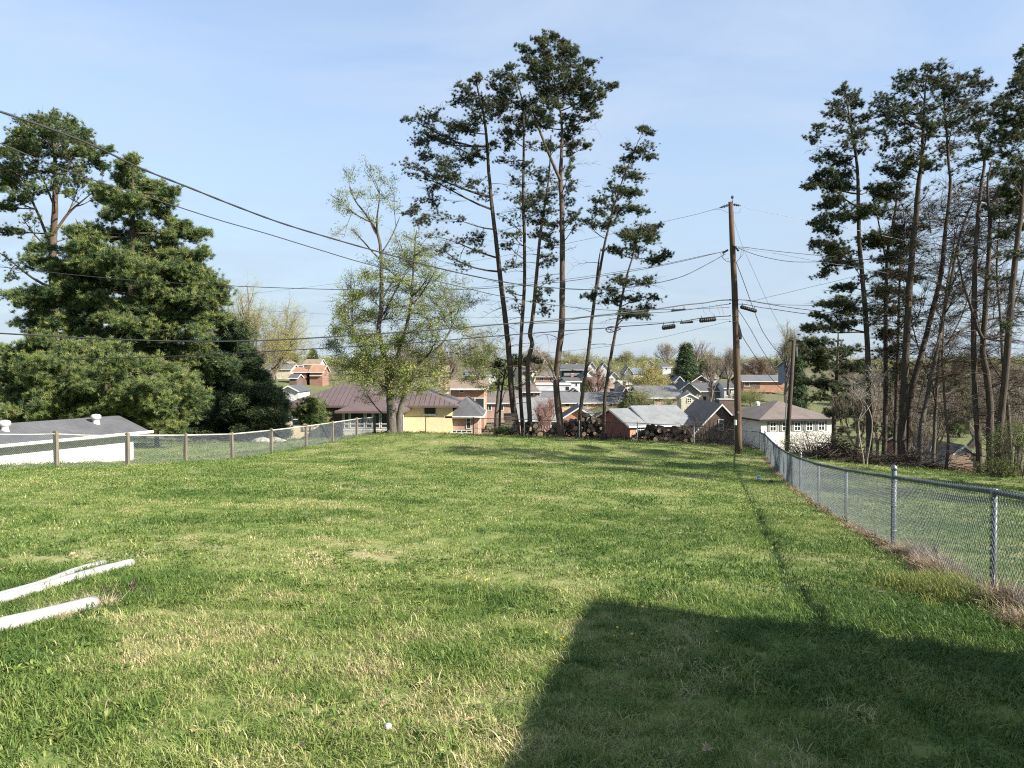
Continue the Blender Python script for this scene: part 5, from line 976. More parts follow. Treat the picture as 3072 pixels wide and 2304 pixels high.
# the crowded upper slope
for i, (lab, x0, x1, ye, Y_, d_, ri, wa, ro, kd) in enumerate((
  ('white house with a grey roof just left of the first leaning pine', 1752, 1790, 1128, 225, 8, 1.6, 'siding', 'roof_mid', 'gabley'),
  ('low brown house tucked behind the bare tree below the skyline gables', 1758, 1812, 1146, 195, 8, 1.2, 'brick_dark', 'roof_brown', 'gablex'),
  ('white garage left of the budding yellow tree', 1868, 1892, 1152, 190, 6, .8, 'siding', 'siding', 'gablex'),
  ('brick house with a dark roof falling toward the parked cars', 1862, 1892, 1184, 160, 9, 1.6, 'brick_red', 'roof_brown', 'gabley'),
  ('grey roofed house whose eave line runs under the budding yellow tree', 1925, 2040, 1190, 128, 8, 1.7, 'brick_pink', 'roof_mid', 'gablex'),
  ('brown roofed house between the clustered trunks, upper slope', 1608, 1672, 1128, 215, 8, 1.4, 'brick_orange', 'roof_brown', 'hip'),
  ('tan house at the top of the slope between the clustered trunks', 1560, 1606, 1112, 240, 8, 1.3, 'cream2', 'roof_tan', 'gablex'),
  ('white gabled house left of the leftmost tall pine on the slope', 1452, 1486, 1112, 235, 8, 1.4, 'siding', 'roof_mid', 'gabley'),
  ('grey house low on the slope left of the leftmost tall pine', 1400, 1446, 1124, 200, 8, 1.2, 'grey_siding', 'roof_mid', 'gablex'),
  ('cream house on the ridge above the budding yellow tree', 1936, 1964, 1092, 290, 8, 1.4, 'cream2', 'roof_mid', 'gabley'),
  ('white house on the ridge left of the big conifer', 1988, 2012, 1100, 285, 8, 1.3, 'siding', 'roof_dark', 'gablex'),
  ('white trimmed house behind the conifer row, left of the pole', 2098, 2126, 1122, 235, 8, 1.1, 'siding', 'roof_mid', 'gablex'),
  ('grey house right behind the utility pole on the slope', 2200, 2234, 1112, 250, 8, 1.5, 'siding', 'roof_brown', 'gablex'),
  ('white house at the far right of the hill above the brick ranch house', 2306, 2332, 1108, 270, 8, 1.2, 'siding', 'roof_grey', 'gabley'),
  ('red brick house near the top of the slope right of the pole', 2248, 2288, 1100, 300, 8, 1.3, 'brick_red', 'roof_mid', 'gablex'),
  ('small white cottage behind the right hand pines on the far slope', 2800, 2836, 1168, 190, 7, 1.2, 'siding', 'roof_grey', 'gabley'),
  ('pink brick house far behind the forked pine', 2900, 2950, 1176, 185, 8, 1.3, 'brick_pink', 'roof_mid', 'gablex'),
  ('brick house with white trim in the gap left of the thickest trunk', 2620, 2680, 1150, 150, 8, 1.3, 'brick_red', 'roof_mid', 'gablex'),
  ('black roofed white shed below the flat roofed building', 1700, 1740, 1143, 182, 6, .8, 'siding', 'roof_dark', 'gablex'),
  ('dark roofed house stepping up behind the orange gable', 1790, 1826, 1178, 168, 7, 1.1, 'brick_orange', 'roof_brown', 'gablex'))):
    q = House('hillside_house', lab, x0, x1, ye, Y_, d_, ri, wa, ro, drop=4, kind=kd, over=.4, yaw=(7, -5, 12, 0)[i % 4], group='houses on the far slope')
    ww = q.w
    for u in ((.18, .62) if ww > 3.2 else (.35,)): q.win(ww * u, .45, min(1.1, ww*.2), .9, nx=1 + i % 2)
    if i % 3 == 0: q.chimney(ww * .7, d_ * .55, .6, ri * .6, ri + .8)
for q in (V21, V22, V22b, V2): 
    for u in (.12, .42, .8): q.win(q.w * u, .35, 1.0, .9, nx=2)

# plank fence before the white gabled shed
def plank_fence():
    a = P(2846, 1398, 59.5); b = P(2934, 1398, 61.5); n = 15; g = gz(a.x, a.y)
    root = empty('plank_fence', (a.x, a.y, g), 'weathered brown plank fence in front of the small white gable', 'fence')
    z = P(2890, 1366, 60).z
    proto = None
    for k in range(n):
        t = (k + .5) / n; x, y = a.x + (b.x - a.x) * t, a.y + (b.y - a.y) * t; w = (b - a).length / n * .42
        if proto is None:
            mb = MB(); mb.box(-w, w, -.012, .012, -2.2, 0); mb.box(-w*.6, w*.6, -.011, .011, 0, .04); proto = mb.build('plank', M['plank'], root, local=True); ob = proto
        else: ob = proto.copy(); col.objects.link(ob)
        ob.location = (x - a.x, y - a.y, z - g + RNG.normal(0, .012)); ob.rotation_euler = (0, RNG.normal(0, .008), 0.03)
    mb = MB(); mb.tube([(a.x, a.y + .06, z - .3), (b.x, b.y + .06, z - .3)], .04, 4); mb.build('rail', M['plank'], root)
plank_fence()

# ---------------------------------------------------------------- white garage on the left
def garage():
    h = r = R(25); dir_ = Vector((math.sin(h), math.cos(h), 0)); lf = Vector((-math.cos(h), math.sin(h), 0))
    c = P(450, 1293, 30.2); E = c.z; run = 1.75; rise = .56; L = 9.5; o = .42
    w0 = c + lf * o - dir_ * o; g = gz(w0.x, w0.y)
    root = empty('white_garage', (w0.x, w0.y, g), 'long white garage with a grey roof and two round vents beyond the left fence', 'garage')
    far = c; near = c - dir_ * L; 
    def pt(s, l, z): v = c - dir_ * s + lf * l; return (v.x, v.y, E + z)   # s back towards the camera, l away from the lawn
    mb = MB(); W = run * 2
    vs = [pt(o, o, -2.9), pt(L - o, o, -2.9), pt(L - o, W - o, -2.9), pt(o, W - o, -2.9), pt(o, o, .1), pt(L - o, o, .1), pt(L - o, W - o, .1), pt(o, W - o, .1), pt(o, run, rise - .02), pt(L - o, run, rise - .02)]
    mb.add(vs, [(0,1,5,4),(1,2,6,9,5),(2,3,7,6),(3,0,4,8,7),(4,5,9,8),(6,7,8,9)])
    m, t, b = nodes('flaking_white_paint'); n = tnoise(t, 2.6, 7, 0.75, vscale=(1, 1, 1.6)); z = t.nodes.new('ShaderNodeTexCoord'); sp = t.nodes.new('ShaderNodeSeparateXYZ'); t.links.new(z.outputs['Object'], sp.inputs[0])
    mr_ = t.nodes.new('ShaderNodeMapRange'); mr_.inputs[1].default_value = 1.1; mr_.inputs[2].default_value = 0.2; mr_.inputs[3].default_value = -.05; mr_.inputs[4].default_value = .055; t.links.new(sp.outputs[2], mr_.inputs[0])
    aa = mk(t, 'ShaderNodeMath', operation='ADD'); t.links.new(n.outputs[0], aa.inputs[0]); t.links.new(mr_.outputs[0], aa.inputs[1])
    t.links.new(ramp(t, aa.outputs[0], [(.615, (.44, .43, .40)), (.65, (.31, .28, .24)), (.72, (.2, .165, .14))]), b.inputs['Base Color']); b.inputs['Roughness'].default_value = .8
    mb.build('wall', m, root)
    rb = MB(); rb.poly([pt(0, 0, 0), pt(L, 0, 0), pt(L, run, rise), pt(0, run, rise)], .03); rb.poly([pt(0, run, rise), pt(L, run, rise), pt(L, W, 0), pt(0, W, 0)], .03); ro = rb.build('roof', M['roof_garage'], root)
    fb = MB(); v = [pt(-.02, -.03, -.13), pt(L, -.03, -.13), pt(L, -.03, .01), pt(-.02, -.03, .01), pt(-.02, -.005, -.13), pt(L, -.005, -.13), pt(L, -.005, .01), pt(-.02, -.005, .01)]
    fb.add(v, [(0,1,2,3),(7,6,5,4),(0,4,5,1),(3,2,6,7),(0,3,7,4),(1,5,6,2)]); 
    fb.tube([pt(-.06, -.09, -.03), pt(L, -.09, -.03)], .06, 8)
    fb.build('gutter', M['white'], root)
    sb = MB(); sb.add([pt(.02, .02, -.035), pt(L, .02, -.035), pt(L, o, -.035), pt(.02, o, -.035)], [(0,1,2,3)]); sb.build('soffit', M['white'], root)
    for s_, l_ in ((1.43, 1.2), (4.85, 1.2)):
        b_ = pt(s_, l_, rise * l_ / run); vb = MB(); vb.lathe((b_[0], b_[1], b_[2] - .1), [(.19, 0), (.19, .04), (.12, .08), (.12, .24), (.13, .25)], 14); vo = vb.build('roof_vent', M['tin'], root, True)
        v2 = MB(); v2.lathe((b_[0], b_[1], b_[2] + .12), [(.13, 0), (.17, .03), (.185, .09), (.18, .16), (.13, .2), (.02, .22)], 14); v2.build('vent_cowl', M['tin'], vo, True)
garage()
# asphalt driveway glimpses and cars in the valley
def strip(name, pts, w, mat, label, lift=.05):
    mb = MB(); v = []; 
    for i, (x, y) in enumerate(pts):
        d = Vector((pts[min(i+1, len(pts)-1)][0] - pts[max(i-1, 0)][0], pts[min(i+1, len(pts)-1)][1] - pts[max(i-1, 0)][1])).normalized()
        for sg in (-1, 1): a, b = x - d.y*w/2*sg, y + d.x*w/2*sg; v.append((a, b, gz(a, b) + lift))
    mb.add(v, [(2*i, 2*i+1, 2*i+3, 2*i+2) for i in range(len(pts)-1)]); o = mb.build(name, mat); tag(o, label, None, None, 'structure')
strip('road', [(30, 150), (31, 165), (31, 180), (30, 200), (25, 225), (15, 245), (0, 255), (-30, 262), (-80, 265)], 7, M['asphalt'], 'asphalt street climbing the far side of the valley')
strip('neighbour_driveway', [(-26, 44), (-20, 46.5), (-15, 49), (-10, 52), (-5, 56)], 4.5, M['asphalt'], 'dark asphalt driveway beyond the left fence')
strip('driveway', [(-6, 84), (-3.2, 80), (-1.5, 74), (4, 71), (12, 70)], 3.2, M['concrete'], 'pale concrete driveway below the back fence')
def car(label, px, py, Y, yaw, paintc):
    p = P(px, py, Y); g = gz(p.x, p.y); root = empty('parked_car', (p.x, p.y, g), label, 'car', 'cars parked in the valley street'); root.rotation_euler = (0, 0, 0)
    c, n = math.cos(R(yaw)), math.sin(R(yaw)); T = lambda x, y, z: (p.x + x*c - y*n, p.y + x*n + y*c, g + z + .08)
    m = paint('car_paint', paintc, None, 2, .3, .3, spec=.6); mb = MB()
    prof = [(-2.2, .35), (-2.2, .8), (-2.05, .95), (-1.1, 1.0), (-.6, 1.42), (1.2, 1.45), (1.9, 1.0), (2.2, .9), (2.2, .35)]
    vs = [T(x, -.85, z) for x, z in prof] + [T(x, .85, z) for x, z in prof]; k = len(prof)
    mb.add(vs, [tuple(range(k)), tuple(reversed(range(k, 2*k)))] + [(i, i+k, (i+1) % k + k, (i+1) % k) for i in range(k)]); mb.build('body', m, root)
    for sg in (-1, 1):
        g_ = MB(); y = .86 * sg; g_.add([T(-.95, y, 1.02), T(1.6, y, 1.02), T(1.15, y, 1.36), T(-.55, y, 1.36)], [(0,1,2,3)]); g_.build('side_window', M['glass'], root)
        for x in (-1.4, 1.4):
            w_ = MB(); w_.tube([T(x, sg*.68, .32), T(x, sg*.88, .32)], .33, 12); w_.build('wheel', M['black'], root)
    g_ = MB(); g_.add([T(-1.1, -.7, 1.03), T(-1.1, .7, 1.03), T(-.63, .65, 1.4), T(-.63, -.65, 1.4)], [(0,1,2,3)]); g_.build('windscreen', M['glass'], root)
    for sg in (-.6, .6): l_ = MB(); l_.box(-2.24, -2.2, sg - .15, sg + .15, .62, .76, 0, T); l_.build('headlight', M['white'], root)
car('silver car parked in the gap between the last pine and the green tree', 1918, 1222, 175, 25, (.5, .52, .55))
car('dark car parked behind the silver one in the valley gap', 1903, 1203, 190, 20, (.03, .03, .035))
car('white car parked nearest in the valley gap beside the last pine trunk', 1900, 1238, 158, 15, (.7, .7, .7))

# ---------------------------------------------------------------- utility poles and overhead lines
PY = 38.5
def utility_pole():
    b = P(2216, 1370, PY); g = gz(b.x, b.y); root = empty('utility_pole', (b.x, b.y, g), 'tall brown wooden utility pole at the back right corner of the lawn', 'utility pole')
    pts = [(2216, 1382, .185), (2215, 1300, .175), (2212, 1150, .168), (2208, 1000, .16), (2203, 850, .15), (2197, 730, .135), (2192, 606, .115)]
    mb = MB(); mb.tube([P(x, y, PY) for x, y, _ in pts], [r_ for *_, r_ in pts], 14); mb.build('pole', M['pole'], root, True)
    mb = MB(); mb.tube([P(2197, 610, PY - .1), P(2197, 594, PY - .1)], .02, 6); mb.lathe(P(2197, 596, PY - .1), [(.03, 0), (.08, .03), (.05, .07), (.08, .09), (.03, .14), (.01, .16)], 10); mb.build('pole_top_insulator', M['porcelain'], root, True)
    for a, bb in (((2188, 614), (2158, 624)), ((2198, 613), (2222, 617))):
        mb = MB(); A_, B_ = P(*a, PY), P(*bb, PY); d = (B_ - A_)
        pr = []; rr = []
        for k in range(9): pr.append(A_ + d * (k / 8)); rr.append((.02, .03, .075, .03, .08, .03, .06, .025, .02)[k])
        mb.tube(pr, rr, 10); mb.build('strain_insulator', M['porcelain'], root, True)
    mb = MB(); q = P(2203, 742, PY - .2)
    for k in range(3): mb.lathe(P(2206 + k*4, 752 + 5*k - 8, PY - .2), [(.03, 0), (.06, .02), (.06, .07), (.03, .09)], 8)
    mb.tube([P(2196, 738, PY - .16), P(2212, 741, PY - .2)], .025, 6); mb.tube([P(2184, 750, PY - .1), P(2168, 759, PY - .1)], .05, 8); mb.build('spool_rack', M['black'], root)
    mb = MB()
    for y in (900, 911, 948, 965): mb.tube([P(2196, y, PY - .22), P(2216, y + 1, PY - .22)], .02, 6); mb.lathe(P(2190, y + 1, PY - .15), [(.02, 0), (.045, .01), (.045, .05), (.02, .06)], 8)
    o = mb.build('cable_clamps', M['black'], root); o['kind'] = 'stuff'
    mb = MB(); v = [P(x, y, PY - .15) for x, y in ((2211, 963), (2219, 975), (2226, 1003), (2225, 1018), (2220, 1018), (2213, 990))]; w_ = [q + Vector((0, .18, 0)) for q in v]; n = len(v)
    mb.add(v + w_, [tuple(range(n)), tuple(reversed(range(n, 2*n)))] + [(i, i+n, (i+1) % n + n, (i+1) % n) for i in range(n)]); mb.build('riser_boot', M['black'], root)
    mb = MB(); mb.tube([P(2206, 1260, PY - .2), P(2206, 1275, PY - .2)], .07, 8); mb.build('meter_box', M['white'], root)
    mb = MB(); mb.lathe(P(2214, 1240, PY - .19), [(.02, 0), (.06, .005), (.06, .08), (.02, .085)], 8); mb.build('pole_tag', M['galv_cap'], root)
    for k, (pts_, r_) in enumerate(((((2172, 757), (2168, 772), (2178, 783), (2190, 786), (2200, 780)), .012), (((2224, 748), (2222, 770), (2210, 786), (2202, 790)), .01), (((2232, 748), (2228, 765), (2216, 778)), .008), (((2160, 757), (2170, 778), (2186, 776)), .008), (((2140, 630), (2162, 628), (2180, 636), (2188, 640)), .006), (((2223, 625), (2218, 638), (2206, 640), (2198, 636)), .006),
          (((2108, 915), (2110, 935), (2120, 944)), .005), (((2128, 915), (2128, 934), (2142, 944)), .005), (((2148, 912), (2156, 930), (2160, 944)), .005), (((2162, 910), (2168, 930), (2172, 946)), .005))):
        mb = MB(); mb.tube([P(x, y, PY - .25) for x, y in pts_], r_, 4); mb.build('jumper_wire', M['cable'], root)
utility_pole()
def cable(name, label, ends, px, r_=.012, mat='cable', cat='cable', group='overhead lines on the utility pole', wob=0.0):
    """a line hanging in one vertical plane between two plan points; px are photo pixels it passes through"""
    (xa, Ya), (xb, Yb) = ends; A_ = Vector((U(xa) * Ya, Ya)); B_ = Vector((U(xb) * Yb, Yb)); pts = []
    for x, y in px:
        u = U(x); d = B_ - A_; den = d.x - u * d.y; t = (u * A_.y - A_.x) / den; q = A_ + d * t; pts.append((P(x, y, q.y), r_))
    sm = polyr(pts, 6); mb = MB()
    mb.tube([q for q, _ in sm], [rr * (1 + wob * math.sin(k * 2.1)) for k, (q, rr) in enumerate(sm)], 5)
    o = mb.build(name, M[mat], None, True); tag(o, label, cat, group); return o
cable('power_line', 'topmost thin line running left from the pole top behind the tall pines', ((700, 75), (2160, PY)), [(2159,623),(2100,640),(2050,652),(1967,671),(1815,706),(1697,731),(1503,769),(1300,803),(1056,844),(778,878),(560,900)], .009, 'cable_grey')
cable('power_line', 'line leaving the pole to the left at mid height, crossing the dark left pines', ((-60, 30), (2183, PY)), [(2178,752),(2151,759),(2050,783),(1942,805),(1830,824),(1697,844),(1500,862),(1389,868),(1250,871),(1037,869),(800,862),(542,850),(380,839),(217,824),(90,810),(-60,794)], .015)
cable('power_line', 'near twin of the mid height line, a little below it on the left side', ((300, 90), (2183, PY)), [(2178,753),(2100,769),(2050,780),(1942,801),(1697,838),(1500,856),(1389,864),(1200,868)], .012, 'cable_grey')
cable('service_cable', 'thick twisted service cable coming down from the upper left corner to the pole', ((0, 10.5), (2172, PY)), [(-160,282),(0,335),(140,383),(280,437),(420,504),(560,560),(700,616),(840,668),(980,711),(1130,754),(1317,805),(1495,843),(1625,861),(1782,869),(1883,862),(1960,851),(2050,828),(2130,788),(2176,762)], .016, wob=.18)
cable('service_cable', 'thinner service line just below the thick twisted cable, upper left', ((0, 13), (2190, PY)), [(-120,388),(0,430),(120,480),(253,531),(400,578),(517,615),(660,661),(800,701),(950,747),(1124,798),(1389,862),(1495,887),(1651,914),(1840,931),(1990,929),(2100,926),(2188,922)], .011)
cable('telephone_cable', 'thick black cable leaving the pole below the first closure and sagging to the left', ((-60, 26), (2191, PY)), [(2196,900),(2160,901),(2112,909),(2060,914),(1999,923),(1930,932),(1863,939),(1750,951),(1697,957),(1503,973),(1250,993),(1000,1010),(800,1021),(600,1024),(400,1020),(200,1011),(0,1000),(-60,997)], .026)
cable('telephone_cable', 'second black cable directly under the thick one, hung with clips', ((300, 30), (2191, PY)), [(2189,912),(2165,915),(2140,919),(2100,924),(2060,930),(1999,936),(1900,941),(1820,947),(1750,953),(1697,962),(1600,970)], .015)
cable('telephone_cable', 'lowest heavy black cable carrying the black boxes, left of the pole', ((100, 34), (2190, PY)), [(2190,948),(2150,950),(2100,955),(2060,962),(2010,968),(1942,974),(1860,980),(1818,984),(1750,989),(1672,994),(1503,1007),(1380,1017),(1250,1028),(1035,1041),(760,1057),(600,1065),(400,1073),(195,1078)], .022)
cable('telephone_cable', 'flat thin line from the pole crossing behind the black boxes to the far left', ((200, 60), (2190, PY)), [(2190,958),(2100,962),(1931,968),(1750,970),(1500,972),(1200,977),(800,978),(500,978),(311,978),(200,977)], .007, 'cable_grey')
cable('guy_wire', 'thin guy wire sloping gently down left from under the lower closure', ((1500, 55), (2189, PY)), [(2189,963),(2120,980),(2050,997),(1976,1014),(1860,1034),(1750,1048),(1672,1056),(1560,1066)], .008, 'cable_grey')
cable('telephone_cable', 'faint line crossing the light green tree at mid height', ((300, 80), (2190, PY)), [(2188,935),(2000,945),(1750,928),(1600,906),(1460,890)] if False else [(1700,955),(1500,952),(1300,951),(1100,947),(972,942),(830,934),(700,928),(560,920),(400,912)], .008, 'cable_grey')
cable('power_line', 'topmost thin line running right from the pole top into the dark pines', ((2222, PY), (3072, 44)), [(2222,617),(2249,626),(2342,645),(2448,666),(2600,697),(2800,740),(3072,800)], .010, 'cable_grey')
cable('power_line', 'upper of the three mid height lines going right', ((2210, PY), (3072, 40)), [(2214,741),(2236,742),(2290,749),(2342,755),(2474,768),(2650,783),(2900,800),(3100,812)], .013)
cable('power_line', 'thin middle one of the three mid height lines going right', ((2210, PY), (3072, 42)), [(2214,743),(2249,749),(2342,763),(2448,783),(2600,808),(2900,862)], .008, 'cable_grey')
cable('service_cable', 'sagging lowest one of the three mid height lines going right', ((2210, PY), (3072, 30)), [(2214,744),(2249,758),(2280,768),(2315,776),(2355,783),(2395,786),(2474,785),(2600,778),(2750,760),(2900,732)], .013)
cable('telephone_cable', 'upper right hand cable from below the pole middle', ((2200, PY), (3072, 42)), [(2206,900),(2240,900),(2275,906),(2340,914),(2461,918),(2600,935),(2800,962),(3072,1000)], .011)
cable('telephone_cable', 'middle right hand cable sagging past the tilted black box', ((2200, PY), (3072, 41)), [(2206,899),(2240,901),(2290,910),(2380,924),(2461,934),(2600,955),(2800,985),(3072,1025)], .016)
cable('telephone_cable', 'lower right hand cable passing just over the tilted black box', ((2200, PY), (3072, 40)), [(2208,912),(2240,914),(2285,923),(2310,926),(2390,938),(2474,949),(2600,968),(2800,995),(3072,1030)], .016)
cable('telephone_cable', 'thin line rising to the right from the cables near the pole', ((2200, PY), (3072, 33)), [(2240,907),(2275,899),(2302,892),(2370,876),(2448,857),(2501,845),(2700,795),(3000,716)], .009, 'cable_grey')
cable('guy_wire', 'thin wire dropping right from near the pole top to the far pole', ((2197, PY), (2372, 50)), [(2199,653),(2213,697),(2228,740),(2265,823),(2302,905),(2342,982),(2376,1040)], .008, 'cable_grey')
cable('service_cable', 'uppermost black cable dropping right from the pole to the far pole', ((2197, PY), (2372, 50)), [(2206,780),(2228,838),(2257,918),(2281,980),(2298,1010),(2318,1038),(2344,1066),(2370,1090)], .017)
cable('service_cable', 'middle black cable dropping right to the far pole', ((2205, PY), (2372, 50)), [(2211,925),(2228,950),(2247,980),(2264,1010),(2281,1041),(2306,1080),(2329,1113),(2350,1130),(2366,1140)], .015)
cable('service_cable', 'lowest black cable dropping right from the riser to the far pole', ((2205, PY), (2372, 50)), [(2222,1000),(2240,1030),(2265,1068),(2290,1103),(2313,1134),(2340,1163),(2362,1182)], .016)
cable('service_cable', 'grey line crossing from the far pole down to the right through the pines', ((2372, 50), (3072, 40)), [(2378,1118),(2430,1128),(2480,1138),(2570,1152),(2700,1190),(2790,1203),(2950,1225),(3072,1236)], .012, 'cable_grey')
def closure(label, x0, y0, x1, y1, r_, n=12, hang=0.0):
    a, b = P(x0, y0, PY - .12), P(x1, y1, PY - .12); root = empty('splice_closure', (a + b) / 2, label, 'cable box', 'black splice boxes hung on the cables')
    mb = MB(); k = 17; mb.tube([a.lerp(b, i / (k - 1)) for i in range(k)], [r_ * (1.0 if i % 2 else .9) * (0.6 if i in (0, k-1) else 1) for i in range(k)], n); mb.build('case', M['black'], root)
    for t in (.12, .88):
        m2 = MB(); q = a.lerp(b, t); m2.tube([q + Vector((0, 0, r_ * .8)), q + Vector((0, 0, r_ + .12 + hang))], .015, 5); m2.build('hanger', M['black'], root)
closure('slim black splice box hung from the upper cable left of the pole', 2014, 932, 2057, 928, .05)
closure('leftmost fat black splice box hanging below the lowest cable', 1986, 984, 2026, 978, .12, 8, .04)
closure('fat ribbed black splice box nearest the pole on its left', 2098, 962, 2148, 957, .115, 12)
closure('small flat black box between the two fat ones', 2040, 969, 2080, 966, .05, 8)
closure('tilted ribbed black splice box just right of the pole', 2221, 920, 2270, 934, .10, 12)
def snowshoe():
    c = [(1817, 989), (1822, 983), (1834, 980), (1850, 982), (1862, 986), (1850, 992), (1836, 996), (1824, 996), (1817, 989)]; root = empty('slack_loop', P(1836, 988, PY + 1), 'teardrop shaped slack storage loop hung on the lowest cable', 'cable loop')
    mb = MB(); Yc = 38.0; sm = polyr([(P(x, y, Yc), .024) for x, y in c], 4); mb.tube([q for q, _ in sm], .024, 6); mb.build('loop', M['cable'], root, True)
    mb = MB(); mb.tube([P(1822, 984, Yc), P(1842, 994, Yc)], .012, 4); mb.tube([P(1834, 981, Yc), P(1832, 996, Yc)], .012, 4); mb.tube([P(1817, 989, Yc), P(1856, 986, Yc)], .012, 4); o = mb.build('bracket', M['black'], root); o['kind'] = 'stuff'
snowshoe()
def far_pole():
    b = P(2362, 1345, 50); root = empty('utility_pole', (b.x, b.y, gz(b.x, b.y)), 'shorter dark utility pole leaning beside the dark evergreen beyond the fence', 'utility pole')
    mb = MB(); mb.tube([P(2360, 1360, 50), P(2370, 1200, 50), P(2382, 1020, 50)], [.15, .14, .11], 12); mb.build('pole', M['pole_dark'], root, True)
    mb = MB(); mb.tube([P(2382, 1022, 50), P(2383, 1006, 50)], .02, 5); mb.lathe(P(2377, 1024, 49.9), [(.02, 0), (.11, .03), (.11, .1), (.02, .12)], 8); mb.build('insulator', M['porcelain'], root)
    mb = MB(); mb.tube([P(2389, 1040, 50.1), P(2391, 1070, 50.1)], .07, 6); mb.build('riser_board', M['galv'], root)
    mb = MB(); mb.tube([P(2360, 1190, 49.8), P(2356, 1260, 49.8), P(2355, 1345, 49.8)], .035, 6); mb.build('conduit', M['galv'], root)
far_pole()
# ---------------------------------------------------------------- woodpiles behind the back fence
def logpile(label, outline, Y, seed, n, rmin=.10, rmax=.19, pale=0.15):
    """logs stacked and tumbled below a photo outline [(px, top py)], their cut ends mostly facing the lawn"""
    r = np.random.default_rng(seed); xs = [p[0] for p in outline]; tops = [p[1] for p in outline]
    cxp = sum(xs) / len(xs); b = P(cxp, 1310, Y); root = empty('woodpile', (b.x, b.y, gz(b.x, b.y)), label, 'woodpile', 'woodpiles behind the back fence')
    protos = []
    for k in range(4):
        mb = MB(); L = .42; rr = 1.0; seg = 9; js = r.uniform(.85, 1.12, seg)
        for y in (-.5, .5):
            pass
        ring = lambda y, s: [(math.cos(2*math.pi*i/seg) * js[i] * s, y, math.sin(2*math.pi*i/seg) * js[i] * s) for i in range(seg)]
        mb.add(ring(-.5, 1) + ring(.5, .96), [(i, (i+1) % seg, (i+1) % seg + seg, i + seg) for i in range(seg)], 0)
        mb.add(ring(-.5, 1), [tuple(range(seg))], 1); mb.add(ring(.5, .96), [tuple(reversed(range(seg)))], 1)
        me = mb.build('log', [M['log_bark'], M['log_end']], None, local=True); protos.append(me.data); col.objects.unlink(me); bpy.data.objects.remove(me)
        me2 = protos[-1].copy(); me2.materials[1] = M['log_bark']; protos.append(me2)
    cnt = 0; tries = 0; placed = []
    while cnt < n and tries < n * 30:
        tries += 1; x = r.uniform(min(xs), max(xs)); top = np.interp(x, xs, tops); base = P(x, 0, Y); g = gz(base.x, Y) ; yb = 1310
        hpx_z = P(x, top, Y).z; rr = r.uniform(rmin, rmax)
        if hpx_z < g + .05: continue
        z = g + rr * .6 + (max(hpx_z - g - rr * 1.4, 0)) * r.uniform() ** .8; yy = Y + r.uniform(-.35, .45)
        if any((x_ - base.x) ** 2 + (z_ - z) ** 2 < (.72 * (rr + r_)) ** 2 and abs(y_ - yy) < .35 for x_, y_, z_, r_ in placed): continue
        placed.append((base.x, yy, z, rr)); o = bpy.data.objects.new('log', protos[int(r.integers(0, 4)) * 2 + (0 if r.uniform() < .55 else 1)]); col.objects.link(o); o.parent = root
        o.location = Vector((base.x, yy, z)) - root.location; o.scale = (rr, r.uniform(.35, .6), rr * r.uniform(.8, 1.05)); o.rotation_euler = (r.normal(0, .15), r.uniform(0, 6.28), r.normal(0, .45)); cnt += 1
    return root
logpile('big woodpile of dark split logs around the tallest pine trunk and the leaning ones', [(1655, 1285), (1680, 1262), (1712, 1262), (1740, 1252), (1770, 1240), (1800, 1258), (1815, 1290), (1830, 1312)], 45.8, 71, 190)
logpile('smaller dark heap of logs left of the tallest pine trunk', [(1578, 1275), (1592, 1262), (1608, 1268), (1620, 1290), (1650, 1298), (1668, 1296)], 45.6, 72, 90)
logpile('long low woodpile before the grey roofed house, right of the last pine', [(1886, 1318), (1910, 1305), (1945, 1285), (1962, 1272), (1995, 1278), (2015, 1292), (2040, 1276), (2065, 1292), (2088, 1322)], 44.6, 73, 180)
def woodheap(label, cx, y0, y1, Y):
    root = empty('stacked_boards', P(cx, y1, Y), label, 'woodpile'); r = np.random.default_rng(5); n = 7
    b = P(cx, y1, Y); g = gz(b.x, Y); z = g; top = P(cx, y0, Y).z; st = (top - g) / n
    for k in range(n):
        mb = MB(); w = .42 + r.uniform(-.08, .08); mb.box(b.x - w, b.x + w, Y - .2, Y + .25, z, z + st * .8, 0); o = mb.build('board', M['log_end'] if k % 2 else M['wood_post'], root); z += st
woodheap('stack of short weathered boards at the foot of the leftmost pine', 1531, 1238, 1304, 46.4)

# ---------------------------------------------------------------- brush, litter, dead grass
def scat_stuff(name, label, cat_mat, protos, pts, s, tilt, tint, kind='stuff'):
    pts = np.asarray(pts); n = len(pts); r = np.random.default_rng(len(pts))
    o = scatter(name, None, M[cat_mat], protos, pts, r.uniform(s[0], s[1], n), rrot(n, tilt), r.integers(0, len(protos), n), np.clip(tint[0] + r.normal(0, tint[1], n), -.1, 1.05))
    tag(o, label, None, None, kind); return o
ST = [proto_blades(45, .10, .20, .007, 1.5, 11), proto_blades(45, .13, .15, .008, 2.4, 12), proto_blades(30, .08, .26, .006, 1.0, 13)]
